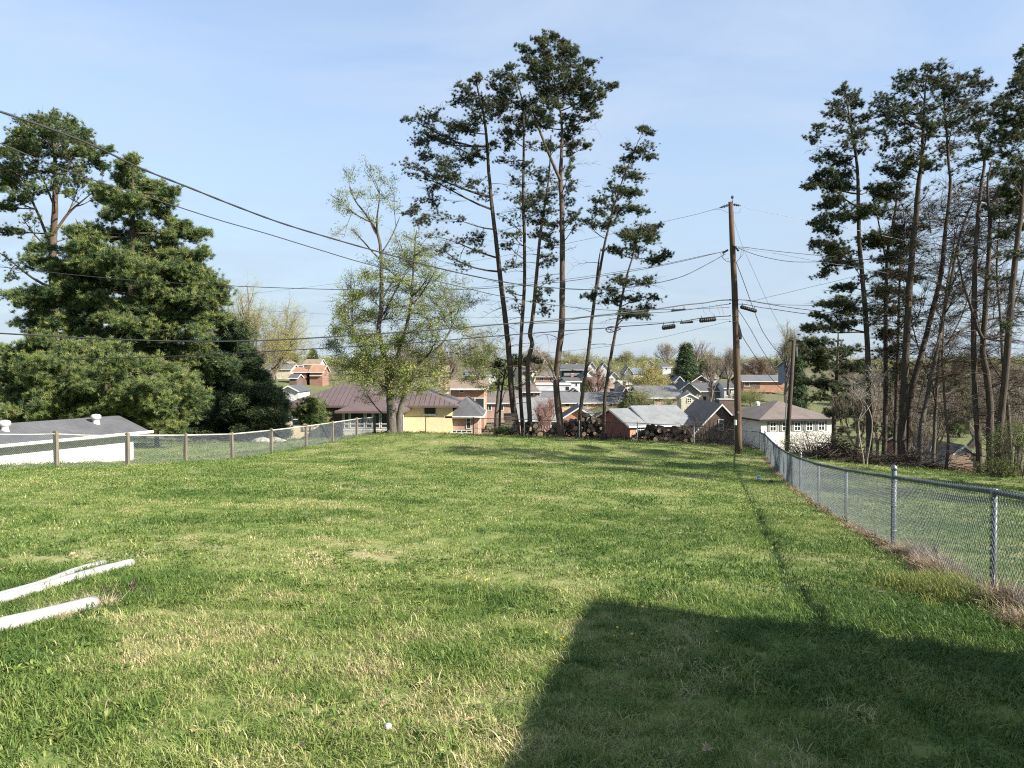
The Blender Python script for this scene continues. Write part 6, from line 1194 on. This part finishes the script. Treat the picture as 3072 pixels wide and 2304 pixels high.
# straw clumps under the right fence, thick near the camera
yy = np.concatenate([RNG.uniform(4.2, 38, 900), RNG.uniform(4.2, 12.5, 700)]); xx = 2.65 + .262 * yy + RNG.normal(-.04, .09, len(yy))
zz = gzn(xx, yy); sc_ = np.where(fbm(xx, yy, 1.3, 2.0, 2) > .05, .7, .38)
pts = np.stack([xx, yy, zz], 1)
o = scatter('dead_grass', None, M['straw'], ST, pts, sc_ * RNG.uniform(.5, 1.05, len(xx)), rrot(len(xx), .5), RNG.integers(0, 3, len(xx)), np.clip(RNG.normal(.4, .25, len(xx)), -.1, 1)); tag(o, 'strip of matted dead grass and leaves along the foot of the right fence', None, None, 'stuff')
def mound(label, X, Y, rx, ry, h, n, seed, tint=.5, s=(1.0, 1.7)):
    r = np.random.default_rng(seed); a = r.uniform(0, 6.28, n); q = np.sqrt(r.uniform(0, 1, n)); x = X + np.cos(a)*q*rx; y = Y + np.sin(a)*q*ry; z = gzn(x, y) + h * (1 - q**2) * r.uniform(.2, 1, n)
    o = scatter('dead_grass_clump', None, M['straw'], ST, np.stack([x, y, z], 1), r.uniform(*s, n), np.stack([r.uniform(-1.2, 1.2, n), r.uniform(-1.2, 1.2, n), r.uniform(0, 6.28, n)], 1), r.integers(0, 3, n), np.clip(r.normal(tint, .25, n), -.1, 1)); tag(o, label, None, None, 'stuff')
mound('clump of dead grass just past the tall capped fence post', 5.42, 10.15, .17, .4, .12, 110, 81, .35, (.4, .75))
mound('clump of dead grass midway between the two nearest fence posts', 5.0, 8.9, .15, .4, .09, 90, 82, .35, (.4, .7))
mound('large brown clump of dead grass at the right edge of the picture', 4.45, 6.75, .2, .36, .15, 150, 83, .22, (.4, .75))
# lush yellow green weeds beside the near post
n = 300; r_ = np.random.default_rng(5); x = 4.35 + r_.normal(0, .26, n) ; y = 7.55 + r_.normal(0, .34, n)
o = scatter('tall_weeds', None, M['leaf_shrub'], [proto_blades(45, .10, .13, .006, .6, 31), proto_leaves(26, .08, .03, 32, .6, .5)], np.stack([x, y, gzn(x, y) + .02], 1), r_.uniform(.7, 1.3, n), rrot(n, .25), r_.integers(0, 2, n), r_.uniform(.4, 1.0, n)); tag(o, 'tuft of lush yellow green weeds at the foot of the near fence post', 'weeds')
# litter strip behind the back fence and under the right pines
LT = [proto_leaves(40, .22, .07, 41, .1, .55), proto_leaves(36, .26, .09, 42, .1, .5)]
pts = []
for _ in range(1500):
    t = RNG.uniform(); x = -9 + 23 * t; y = 46.8 - 3.4 * t + RNG.normal(.5, .55); pts.append((x, y, gz(x, y) + .02))
pts = np.array(pts); scat_stuff('leaf_litter', 'brown leaf litter under the pines along the back fence', 'litter', LT, pts, (.6, 1.2), .3, (.35, .25))
pts = []
for _ in range(2600):
    a = RNG.uniform(); x = 15.6 + a * 13; y = 40.5 - a * 6.3 + abs(RNG.normal(0, 1.6)) + .2; pts.append((x, y))
pts = np.array(pts); pts = np.concatenate([pts, (gz_arr(pts[:, 0], pts[:, 1]) + .03)[:, None]], 1); scat_stuff('leaf_litter', 'dark leaf litter and brush under the right hand pines', 'litter', LT, pts, (.6, 1.5), .5, (.25, .25))
yb_ = np.concatenate([RNG.uniform(4.2, 38, 700), RNG.uniform(4.2, 12.5, 420)]); xb_ = 2.65 + .262 * yb_ + RNG.normal(-.10, .07, len(yb_))
LT2 = [proto_leaves(14, .06, .035, 43, .1, .6), proto_leaves(12, .07, .04, 44, .1, .6)]
scat_stuff('leaf_litter', 'dark dead leaves packed along the foot of the right fence', 'litter', LT2, np.stack([xb_, yb_, gzn(xb_, yb_) + .02], 1), (.7, 1.3), .4, (.25, .3))
# brush pile
def brush(name, label, cx, cy, rx, ry, h, n, seed, mat='twig', L=(.5, 1.8), rad=.012, cat='brush pile'):
    r = np.random.default_rng(seed); g = gz(cx, cy); root = empty(name, (cx, cy, g), label, cat); mb = MB()
    for _ in range(n):
        a = r.uniform(0, 6.28); q = r.uniform() ** .5; x, y = cx + math.cos(a)*q*rx, cy + math.sin(a)*q*ry; z = gz(x, y) + h * (1 - q*q) * r.uniform(.1, 1.0); d = Vector((r.normal(), r.normal(), r.normal(0, .45))).normalized() * r.uniform(*L); p = Vector((x, y, z))
        e = p + d; e.z = max(e.z, gz(e.x, e.y) + .02); s = rad * r.uniform(.5, 1.8); mb.tube([p, (p + e)/2 + Vector((0, 0, r.normal(0, .08))), e], [s, s*.8, s*.3], 4, cap=False)
    o = mb.build('sticks', M[mat], root); o['kind'] = 'stuff'; return root
brush('brush_pile', 'tangled brown brush pile at the end of the right lawn, left of the pines', P(2530, 1350, 38.5).x, 39.2, 1.6, 1.0, 1.05, 700, 91)
brush('fallen_branches', 'low tangle of fallen boughs under the right hand pines', P(2720, 1370, 37).x, 37.6, 2.6, .9, .6, 600, 92, L=(.5, 2.2))
brush('fallen_branches', 'bare brush along the fence behind the utility pole', P(2160, 1320, 44).x, 44.4, 3.0, .5, .55, 420, 93, L=(.4, 1.4), rad=.008)
brush('fallen_branches', 'dry twigs on the ground between the woodpiles', P(1860, 1315, 44).x, 44.9, 1.0, .4, .35, 160, 94, L=(.3, 1.0), rad=.008)
def bush(name, label, cx, cy, rx, ry, h, n, seed, leaf, protos, csize, tint, cat='shrub', stems=18, twig='twig', group=None):
    r = np.random.default_rng(seed); g = gz(cx, cy); root = empty(name, (cx, cy, g), label, cat, group); mb = MB(); C = []
    for _ in range(stems):
        a = r.uniform(0, 6.28); q = r.uniform() ** .5; b = Vector((cx + math.cos(a)*q*rx*.4, cy + math.sin(a)*q*ry*.4, 0)); b.z = gz(b.x, b.y) - .05
        e = Vector((cx + math.cos(a)*q*rx, cy + math.sin(a)*q*ry, g + h * r.uniform(.6, 1.05) * (1 - .35*q*q))); mb.tube([b, (b+e)/2 + Vector((r.normal(0, .08), r.normal(0, .08), h*.1)), e], [.018, .012, .005], 4, cap=False)
        for _k in range(5):
            t = r.uniform(.3, 1); p = b.lerp(e, t); d = Vector((r.normal(0, .3), r.normal(0, .3), r.uniform(0, .4))) * min(1, h*.7); mb.tube([p, p + d], [.007, .003], 3, cap=False)
    for _ in range(n):
        d = r.normal(size=3); d /= np.linalg.norm(d); q = r.uniform(.3, 1) ** .5; C.append((cx + d[0]*rx*q, cy + d[1]*ry*q, g + h*.52 + d[2]*h*.5*q))
    o = mb.build('stems', M[twig], root); o['kind'] = 'stuff'
    if n: o = scatter('leaves', root, M[leaf], protos, C, r.uniform(.7, 1.2, n)*csize, rrot(n, .6), r.integers(0, len(protos), n), np.clip(r.normal(tint, .22, n), -.1, 1)); o['kind'] = 'stuff'
    return root
def bpx(px, py, Y): p = P(px, py, Y); return p.x, Y
bush('green_bush', 'yellow green leafing brush behind the end of the right fence', *bpx(2440, 1330, 43.5), 2.2, .8, 1.5, 420, 101, 'leaf_shrub', LP, .7, .55, stems=50)
bush('green_bush', 'bright green shrub at the right edge beside the big dark pine', *bpx(3035, 1350, 33.5), 1.2, .9, 2.5, 420, 102, 'leaf_shrub', LP, .7, .2, stems=40)
bush('ivy_bush', 'low leafy shrub at the foot of the last pines by the right edge', *bpx(2990, 1400, 32.8), .9, .6, .8, 260, 103, 'leaf_shrub', LP, .6, .2, stems=24)
bush('dark_bush', 'small dark bush at the foot of the leftmost pine trunk', *bpx(1512, 1290, 46.2), .55, .4, .7, 160, 104, 'needle_w', WP, .8, .1, stems=10)
bush('bare_shrub', 'tangle of bare shrub stems before the brown gabled house', *bpx(2130, 1310, 46), 2.3, .6, 2.4, 0, 105, 'leaf_bud', BP_, .5, .4, stems=60, twig='twig_far')
bush('bare_shrub', 'purplish bare shrub at the end of the long low woodpile', *bpx(2078, 1290, 56), 1.1, .6, 2.6, 260, 106, 'leaf_bud', BP_, .55, .3, stems=50, twig='twig_red')

# ---------------------------------------------------------------- trees across the valley: bare, budding and green ones, each standing on its own spot
def far_tree(label, px, ytop, Y, w, leaf=None, protos=None, tint=.5, csize=1.0, n=260, seed=1, name='bare_tree', twig='twig_far', fork=.35, ybase=None, group='trees across the valley', fill_=1.0, rmul=1.0):
    r = np.random.default_rng(seed); b = P(px, 1100, Y); g = gz(b.x, Y); top = P(px, ytop, Y).z; H = max(top - g, 2.5); W = w * Y / F
    root = empty(name, (b.x, Y, g), label, 'tree', group); mb = MB(); tips = []
    th = max(.0009 * Y * .35, .03)
    def grow(p, d, L, rad, lev):
        e = p + d * L; mid = (p + e) / 2 + Vector((r.normal(0, L*.05), r.normal(0, L*.05), 0)); mb.tube([p, mid, e], [rad, rad*.8, rad*.6], 5 if lev < 2 else 3, cap=False)
        if lev >= 4: tips.append(e); return
        k = 3 if lev < 3 else 2
        grow(e, Vector((d.x + r.normal(0, .12), d.y + r.normal(0, .12), d.z + .25)).normalized(), L * r.uniform(.72, .85), rad * .68, lev + 1)
        for _ in range(k):
            nd = Vector((d.x * .7 + r.normal(0, .55) * (W / H) * 1.9, d.y * .7 + r.normal(0, .55) * (W / H) * 1.9, max(d.z, .3) + r.uniform(-.35, .2))).normalized(); grow(p + (e - p) * r.uniform(.55, 1), nd, L * r.uniform(.6, .85), rad * .52, lev + 1)
        if lev > 0: tips.append(e)
    grow(Vector((b.x, Y, g - .3)), Vector((r.normal(0, .05), 0, 1)).normalized(), H * .26, H * .018 * rmul, 0)
    zs = [q.z for q in tips]; mz = max(zs); s = H / max(mz - g, .1); hx = np.percentile([abs(q.x - b.x) for q in tips], 92) or 1; sx = W / hx
    mb.v = [(b.x + (x - b.x) * sx, Y + (y - Y) * sx, g + (z - g) * s) for x, y, z in mb.v]
    tp = np.array([(b.x + (q.x - b.x) * sx, Y + (q.y - Y) * sx, g + (q.z - g) * s) for q in tips])
    # fine twigs so the crown reads as a haze of branches
    for q in tp[:: max(1, len(tp)//160)]:
        for _ in range(3):
            d = Vector((r.normal(0, .5), r.normal(0, .5), r.uniform(.1, 1))).normalized() * H * r.uniform(.05, .11); mb.tube([q, Vector(q) + d], [th*.35, th*.15], 3, cap=False)
    o = mb.build('trunk', M[twig], root)
    if leaf:
        n = int(n * 1.9 * fill_); k = r.integers(0, len(tp), n); C = tp[k] + r.normal(0, W * .14, (n, 3)); C[:, 2] = np.maximum(C[:, 2], g + .4)
        o = scatter('crown', root, M[leaf], protos, C, r.uniform(.6, 1.1, n) * csize * .8, rrot(n, .6), r.integers(0, len(protos), n), np.clip(r.normal(tint, .22, n), -.1, 1)); o['kind'] = 'stuff'
    return root
def conifer(label, px, ytop, Y, w, seed=1, tint=.2, csize=2.5, n=700, name='conifer', shape=.9, group='conifers across the valley', ybase=None):
    r = np.random.default_rng(seed); b = P(px, 1100, Y); g = gz(b.x, Y); H = P(px, ytop, Y).z - g; W = w * Y / F
    root = empty(name, (b.x, Y, g), label, 'tree', group); mb = MB(); mb.tube([(b.x, Y, g - .3), (b.x, Y, g + H * .6), (b.x, Y, g + H)], [H*.02, H*.012, .03], 6); mb.build('trunk', M['bark_pine'], root)
    C = []
    for _ in range(n):
        t = r.uniform(.05, 1) ; q = (1 - t) ** shape * (0.35 + .65 * r.uniform() ** .5) * (1 + .25 * math.sin(t * 38 + seed)); a = r.uniform(0, 6.28); C.append((b.x + math.cos(a)*q*W, Y + math.sin(a)*q*W, g + t*H))
    o = scatter('crown', root, M['needle_d'], SP_, C, r.uniform(.7, 1.3, n) * csize, rrot(n, .5), r.integers(0, 2, n), np.clip(r.normal(tint, .25, n), -.1, 1)); o['kind'] = 'stuff'; return root
conifer('big dark conifer standing over the dark gabled house', 2058, 1040, 178, 44, 1, csize=5.5, n=1100)
conifer('dark little conifer on the left hillside above the tan roof', 938, 1052, 290, 17, 2, csize=6, n=260, shape=.6)
conifer('dark conifer on the left hillside beside the tan gable', 878, 1062, 285, 12, 3, csize=6, n=220)
conifer('round topped green conifer between the big one and the pole', 2118, 1085, 230, 22, 4, csize=6, n=420, tint=.7, shape=.5)
conifer('green conifer just left of the utility pole', 2150, 1080, 260, 26, 5, csize=7, n=420, tint=.8, shape=.4)
conifer('dark green conifer behind the far utility pole, beside the blue house', 2395, 1030, 120, 30, 6, csize=3.2, n=500, tint=.3)
conifer('shaggy olive evergreen below the budding yellow tree', 1902, 1185, 128, 38, 7, csize=4, n=800, tint=.95, shape=.55)
conifer('blue green spreading conifer below the white skyline gables', 1752, 1145, 190, 18, 8, csize=5, n=300, tint=.6, shape=.5)
conifer('green rounded evergreen behind the right hand trunks', 2880, 1090, 105, 40, 9, csize=3, n=600, tint=.7, shape=.4)
conifer('tall evergreen mass behind the dark pine row', 2700, 1100, 95, 42, 10, csize=3, n=600, tint=.5, shape=.5)
far_tree('budding yellow tree with an orange tinged right side, above the grey roofs', 1962, 1080, 150, 68, 'leaf_yel', LP, .35, 3.0, 620, 1, 'budding_tree', rmul=1.2)
far_tree('olive brown budding tree in front of the yellow one', 1950, 1160, 112, 60, 'leaf_far', BP_, .3, 2.3, 420, 2, 'budding_tree', rmul=1.4)
far_tree('bare tree behind the big conifer with a fan shaped crown', 2085, 1018, 200, 36, None, None, seed=3)
far_tree('tall budding tree rising beside the far utility pole', 2362, 968, 145, 46, 'leaf_far', BP_, .5, 2.2, 380, 4, 'budding_tree')
far_tree('bare tree left of the utility pole, its trunk before the charcoal roof', 2138, 1044, 130, 30, 'leaf_far', BP_, .3, 1.6, 90, 5)
far_tree('second bare tree close to the left side of the utility pole', 2180, 1036, 135, 26, 'leaf_bud', BP_, .4, 1.6, 60, 6)
far_tree('reddish budding tree behind the brick ranch house', 2282, 1072, 215, 36, 'leaf_bud', BP_, .2, 4, 380, 7, 'budding_tree', twig='twig_red')
far_tree('wide reddish tree right of the utility pole on the slope', 2236, 1100, 225, 34, 'leaf_bud', BP_, .25, 4, 300, 8, 'budding_tree', twig='twig_red')
far_tree('bare tree over the right end of the brick ranch house', 2330, 1060, 220, 26, 'leaf_far', BP_, .4, 3, 160, 9)
far_tree('yellow green bush like tree below the ranch house', 2255, 1162, 138, 46, 'leaf_far', BP_, .3, 2.6, 420, 10, 'budding_tree')
far_tree('skyline tree above the budding yellow tree', 1880, 1052, 330, 22, 'leaf_far', BP_, .5, 5, 200, 11, 'budding_tree')
far_tree('bare crowned skyline tree left of the big conifer', 2000, 1030, 300, 30, 'leaf_bud', BP_, .5, 4, 140, 12)
far_tree('bare spreading tree standing below the skyline gables', 1785, 1098, 160, 38, 'leaf_bud', BP_, .2, 2.2, 120, 13, twig='twig_red', rmul=1.6)
far_tree('pale yellow willow behind the dark spruce', 775, 858, 85, 112, 'leaf_far', BP_, .85, 1.5, 2600, 14, 'willow_tree')
far_tree('brown budding tree right behind the spruce on the hillside', 830, 1010, 210, 52, 'leaf_bud', BP_, .5, 4, 520, 15, 'budding_tree')
far_tree('pink flowering tree by the low brick house', 1648, 1192, 78, 32, 'leaf_pink', LP, .45, .8, 200, 16, 'blossoming_tree', twig='twig_red')
far_tree('second pink flowering tree among the clustered trunks', 1625, 1215, 80, 22, 'leaf_pink', LP, .5, .8, 80, 17, 'blossoming_tree', twig='twig_red')
far_tree('hazy bare tree behind the leftmost tall pine', 1455, 985, 120, 60, 'leaf_bud', BP_, .5, 1.8, 260, 18)
far_tree('brown budding tree behind the yellow green leafed tree', 1235, 1020, 130, 60, 'leaf_bud', BP_, .35, 2.2, 420, 19, 'budding_tree')
far_tree('bare grey tree beside the yellow stone chimney', 1345, 1020, 95, 46, 'leaf_bud', BP_, .5, 1.5, 120, 20)
far_tree('olive tree behind the red roof ridge', 1090, 1060, 140, 46, 'leaf_far', BP_, .4, 2.4, 300, 21, 'budding_tree')
far_tree('bare skyline tree over the brown roofs between the clustered trunks', 1620, 1030, 240, 46, 'leaf_bud', BP_, .6, 3.5, 260, 22)
far_tree('pale budding tree right of the tallest trunk on the skyline', 1712, 1052, 290, 24, 'leaf_far', BP_, .6, 4, 200, 23, 'budding_tree')
r_ = np.random.default_rng(77)
for k, (x0, Yk, wk) in enumerate(((2580, 130, 60), (2650, 150, 60), (2760, 140, 64), (2830, 120, 60), (2900, 150, 66), (2960, 130, 60), (3030, 120, 64), (3090, 140, 64), (2700, 210, 60), (2820, 220, 70), (2940, 230, 70), (3050, 220, 70), (2520, 180, 54))):
    far_tree('%s hillside tree seen between the right hand trunks' % ('grey brown bare', 'dull olive', 'pale budding', 'dark twiggy', 'rusty tinted', 'greenish', 'tall bare', 'wide bare', 'far hazy', 'far olive', 'far brown', 'far pale', 'low olive')[k], x0, 1085 + r_.uniform(-25, 50), Yk, wk * .9, ('leaf_bud', 'leaf_far')[k % 2], BP_, r_.uniform(.1, .6), Yk/55, 300, 200 + k, 'hillside_tree')
for k, (x0, yt, Yk, wk) in enumerate(((2575, 1150, 58, 60), (2640, 1120, 64, 66), (2720, 1150, 60, 60), (2790, 1120, 70, 64), (2810, 1160, 60, 60), (2905, 1090, 90, 60), (2965, 1140, 62, 60), (3020, 1110, 66, 64), (3070, 1140, 60, 60), (2760, 1220, 56, 50), (2990, 1180, 58, 50), (3010, 1230, 52, 46))):
    far_tree('tangled brown understorey tree %s' % ('behind the narrow left pine', 'between the first two dark pines', 'behind the thickest trunk', 'behind the leaning pine', 'well left of the white gabled shed', 'behind the white gabled shed', 'behind the forked pine', 'just left of the big dark pine', 'at the right edge', 'low behind the leaning pine', 'between the forked pine and the big one', 'low before the forked pine')[k], x0, yt, Yk, wk, 'leaf_bud', BP_, (.3, .6)[k % 2], 1.0, 60, 400 + k, 'understorey_tree', group='understorey trees behind the right hand pines')
for k, x0 in enumerate(range(-60, 3200, 95)):
    Yk = r_.uniform(330, 470); far_tree('skyline tree number' if False else 'skyline tree on the far ridge', x0 + r_.uniform(-20, 20), 1082 + r_.uniform(-26, 6), Yk, r_.uniform(18, 40), ('leaf_bud', 'leaf_far')[k % 2], BP_, r_.uniform(.2, .6), 7, 170, 300 + k, 'skyline_tree', group='skyline trees on the far ridge')
# far wood that reads as one mass
pts = []
for _ in range(9000):
    Yk = r_.uniform(300, 620); x = r_.uniform(-.75, .75) * Yk; pts.append((x, Yk))
pts = np.array(pts); z = gz_arr(pts[:, 0], pts[:, 1]); pts = np.concatenate([pts, (z + r_.uniform(.3, 3.5, len(z)))[:, None]], 1)
scat_stuff('far_woodland', 'hazy brown and green woodland covering the far ridge', 'leaf_far', BP_ , pts, (6, 11), .5, (.1, .4))
pts = []
for _ in range(12000):
    Yk = r_.uniform(80, 330); x = r_.uniform(-.75, .75) * Yk
    if mnoise.noise((x*.03, Yk*.03, 4)) > .03 - (Yk > 230) * .2: pts.append((x, Yk))
pts = np.array(pts); z = gz_arr(pts[:, 0], pts[:, 1]); pts = np.concatenate([pts, (z + r_.uniform(.3, 1.2, len(z)))[:, None]], 1)
scat_stuff('hedges', 'patchy hedges and bushes between the valley houses', 'leaf_bud', BP_, pts, (1.6, 4.2), .5, (.35, .4))

# more of the pine row carries on out of view to the right and shades the lawn
src = [o for o in list(col.objects) if o.parent is None and o.name.startswith('pine_tree') and o.get('group') == G2]
for (X, Yk, si, lab) in ((27.5, 25.0, 0, 'first pine out of view past the right edge'), (30.0, 21.0, 2, 'second pine out of view past the right edge'), (31.0, 27.0, 5, 'third pine out of view past the right edge'), (33.0, 17.0, 0, 'fourth pine out of view past the right edge'), (36.0, 23.0, 3, 'pine standing furthest out of view on the right')):
    s_ = src[si % len(src)]; c = copy_tree(s_); c.location = (X, Yk, gz(X, Yk)); c.rotation_euler = (0, 0, RNG.uniform(1, 3)); c['label'] = lab

# ---------------------------------------------------------------- small things on the lawn
def pipe(label, pts, r_, flat=1.0, seed=1):
    root = None; mb = MB(); v = []
    for x, y in pts:
        # point on the ground plane seen at pixel: march the ray
        lo, hi = 2.0, 40.0
        for _ in range(40):
            m = (lo + hi)/2; p = P(x, y, m)
            if p.z > gz(p.x, p.y) + r_: lo = m
            else: hi = m
        v.append(P(x, y, lo))
    sm = polyr([(p, r_) for p in v], 5); mb.tube([q for q, _ in sm], r_, 16)
    o = mb.build('white_pipe', M['pvc'], None, True); tag(o, label, 'pipe', 'white plastic pipes lying on the lawn'); return o
def ground_at(x, y, up=0.0):
    lo, hi = 2.0, 80.0
    for _ in range(45):
        m = (lo + hi)/2; p = P(x, y, m)
        if p.z > gz(p.x, p.y) + up: lo = m
        else: hi = m
    return P(x, y, lo)
pipe('thick white pipe lying nearest the camera at the left edge', [(-160, 1912), (-20, 1880), (130, 1846), (283, 1808)], .055)
pipe('long white pipe with an angled end lying farther up the lawn', [(-160, 1845), (-20, 1803), (120, 1764), (290, 1714), (395, 1688)], .042)
pipe('thin white pipe lying behind the long one and touching it', [(-100, 1812), (0, 1786), (120, 1752), (220, 1714), (312, 1688)], .032)
p = ground_at(2276, 1440); root = empty('paint_can', p, 'small pale blue and white can standing in the grass before the pole', 'can')
mb = MB(); mb.lathe(p, [(.07, -.02), (.072, 0), (.072, .09)], 14); mb.build('can_body', M['white'], root, True)
mb = MB(); mb.lathe(p + Vector((0, 0, .092)), [(.073, 0), (.074, .05), (.06, .06)], 14); mb.build('lid', paint('pale_teal', (.25, .5, .55), None, 3, .5), root, True)
p = ground_at(2310, 1447); mb = MB(); mb.lathe(p, [(.10, -.01), (.13, .02), (.10, .06), (.03, .08)], 9); o = mb.build('dark_clod', M['log_bark'], None); tag(o, 'dark clod lying in the grass right of the small can', 'clod')
p = ground_at(2279, 1352); mb = MB(); mb.tube([p, p + Vector((0, 0, .22))], .05, 8); o = mb.build('white_marker', M['white'], None); tag(o, 'short white marker post at the far corner of the fence', 'marker')
# black bird like scrap caught in the wire mesh
p = P(2806, 1670, 9.9); mb = MB(); q = [p + Vector((0, 0, .12)), p + Vector((-.03, .01, .08)), p + Vector((-.02, 0, 0)), p + Vector((.02, 0, -.1)), p + Vector((.05, .01, -.02)), p + Vector((.03, 0, .07))]; w_ = [a + Vector((0, .03, 0)) for a in q]; n = len(q)
mb.add(q + w_, [tuple(range(n)), tuple(reversed(range(n, 2*n)))] + [(i, i+n, (i+1) % n + n, (i+1) % n) for i in range(n)]); o = mb.build('black_scrap', M['black'], None); tag(o, 'black scrap of plastic caught low in the fence mesh', 'scrap')
# pale rocks by the left fence
for k, (x, y, Y, s, lab) in enumerate(((786, 1323, 44, .55, 'broad pale rock leftmost beyond the left fence'), (826, 1322, 45, .5, 'pale rounded rock second beyond the left fence'), (842, 1325, 43.5, .35, 'small pale rock beside the rounded one'), (880, 1316, 47, .35, 'lone small rock nearer the sun room'))):
    X = P(x, y, Y).x; g = gz(X, Y); mb = MB(); seg = 9; rr = np.random.default_rng(k); v = []; f = []
    for i, (ra, zz) in enumerate(((1, -.1), (1.05, .2), (.8, .5), (.35, .68), (.02, .7))):
        for j in range(seg): a = 2*math.pi*j/seg; q = ra * rr.uniform(.82, 1.15) * s; v.append((X + q*math.cos(a), Y + q*.7*math.sin(a), g + zz * s * .8))
    f = [(i*seg+j, i*seg+(j+1) % seg, (i+1)*seg+(j+1) % seg, (i+1)*seg+j) for i in range(4) for j in range(seg)]; mb.add(v, f); o = mb.build('rock', M['rock'], None); tag(o, lab, 'rock', 'rocks beyond the left fence')
# dandelions and dead leaves: each its own small thing
def flower(name, mat, pos, s, label, cat, group):
    mb = MB(); n = 9; c = Vector((0, 0, .045)); v = [c]; 
    for i in range(n): a = 2*math.pi*i/n; v.append(Vector((math.cos(a)*s*(1 if i % 2 else .7), math.sin(a)*s*(1 if i % 2 else .7), .038)))
    mb.add(v, [(0, i+1, (i+1) % n + 1) for i in range(n)], 0); mb.tube([(0, 0, 0), (0, 0, .04)], .002, 4); mb.lathe((0, 0, .038), [(s*.5, 0), (s*.5, .008), (.002, .014)], 8)
    return mb.build(name, mat, None, local=True)
yel = paint('dandelion_yellow', (.85, .62, .03), None, 4, .7)
px = [(1343,1722),(1400,1734),(1425,1740),(1462,1737),(1456,1738),(1720,1641),(1790,1638),(1650,1654),(1496,1558),(1565,1554),(1316,1558),(1350,1556),(1697,1540),(1703,1542),(1750,1541),(1758,1543),(1229,1531),(1210,1512),(1150,1476),(1145,1470),(936,1515),(947,1498),(1078,1492),(1060,1556),(1850,1545),(1843,1908),(1637,1897),(1690,1910),(1686,1915),(1850,1880),(1900,1900),(2150,1894),(1565,1470),(1500,1456),(600,1660),(880,1560),(690,1500),(2010,1600),(1990,1700),(1330,1505)]
base = None
for k, (x, y) in enumerate(px):
    g_ = ground_at(x, y, .04)
    if base is None: base = flower('dandelion', yel, None, .024, '', '', ''); o = base
    else: o = base.copy(); col.objects.link(o)
    o.location = (g_.x, g_.y, gz(g_.x, g_.y) + .012); o.rotation_euler = (RNG.uniform(-.5, .1), RNG.uniform(-.3, .3), RNG.uniform(0, 6)); o.scale = (.65,)*3
    tag(o, 'yellow dandelion flower open %s' % ('in the shaded grass' if x > 1500 and y > 1830 else 'in the far middle of the lawn' if y < 1580 else 'in the sunlit near lawn'), 'dandelion', 'dandelions on the lawn')
tanl = paint('dry_leaf', (.42, .3, .17), (.3, .2, .12), 12, .8)
def leafm():
    mb = MB(); out_ = [(-.05, 0), (-.03, .02), (-.035, .045), (-.01, .03), (.01, .05), (.02, .02), (.05, .015), (.06, 0), (.05, -.015), (.02, -.02), (.01, -.05), (-.01, -.03), (-.035, -.045), (-.03, -.02)]
    v = [(x, y, .012 + .25*abs(y) + .1*abs(x)) for x, y in out_] + [(0, 0, .004)]; v2 = [(x, y, z - .0015) for x, y, z in v]; n = len(out_)
    mb.add(v, [(n, i, (i+1) % n) for i in range(n)]); mb.add(v2, [(n, (i+1) % n, i) for i in range(n)]); return mb
lb_ = leafm(); base = None
for k, (x, y, s, lab) in enumerate(((218, 1665, 1.1, 'pale dry oak leaf above the white pipes'), (1664, 1528, 1.3, 'orange brown dry leaf in the middle of the lawn'), (900, 2249, 1.3, 'grey brown dry leaf at the bottom of the picture'), (1268, 2055, 1.0, 'orange dry leaf on the near lawn'), (1410, 2165, 1.0, 'dark dry leaf left of the shadow edge'), (10, 1710, 1.0, 'yellowed leaf at the left edge above the pipes'), (585, 2200, .9, 'small tan leaf near the bottom left'), (2690, 2080, 1.0, 'pale leaf lying in the shade'), (2120, 2250, 1.0, 'small pale leaf in the shade near the bottom'))):
    g_ = ground_at(x, y, .03)
    if base is None: base = lb_.build('dry_leaf', tanl, None, local=True); o = base
    else: o = base.copy(); col.objects.link(o)
    o.location = (g_.x, g_.y, gz(g_.x, g_.y) + .035); o.scale = (s*.6,)*3; o.rotation_euler = (RNG.uniform(-.4, .4), RNG.uniform(-.4, .4), RNG.uniform(0, 6)); tag(o, lab, 'leaf', 'dry leaves on the lawn')
g_ = ground_at(1164, 2178, .03); mb = MB(); mb.lathe(g_ , [(.014, -.02), (.02, 0), (.016, .01), (.004, .014)], 9); o = mb.build('white_stone', M['white'], None, True); tag(o, 'small white stone in the grass near the bottom centre', 'stone')
for k, (x, y, lab) in enumerate(((330, 1785, 'small dark bark scrap right of the nearest pipe'), (420, 1775, 'curled dark dead weed right of the pipes'))):
    g_ = ground_at(x, y, .03); brush('dead_weed', lab, g_.x, g_.y, .08 + .05*k, .05, .03, 26, 60 + k, L=(.04, .12), rad=.005, cat='dead weed')
n = 55; r_ = np.random.default_rng(9); a = [ground_at(x, y, 0) for x, y in ((230, 1838), (165, 1862), (300, 1822))]; C = []
for k in range(n): q = a[k % 3]; C.append((q.x + r_.normal(0, .09), q.y + r_.normal(0, .05), 0))
C = np.array(C); C[:, 2] = gzn(C[:, 0], C[:, 1]); o = scatter('dead_grass', None, M['straw'], ST, C, r_.uniform(.25, .45, n), rrot(n, 1.0), r_.integers(0, 3, n), r_.uniform(.5, 1, n)); tag(o, 'bleached straw beside the nearest white pipe', None, None, 'stuff')
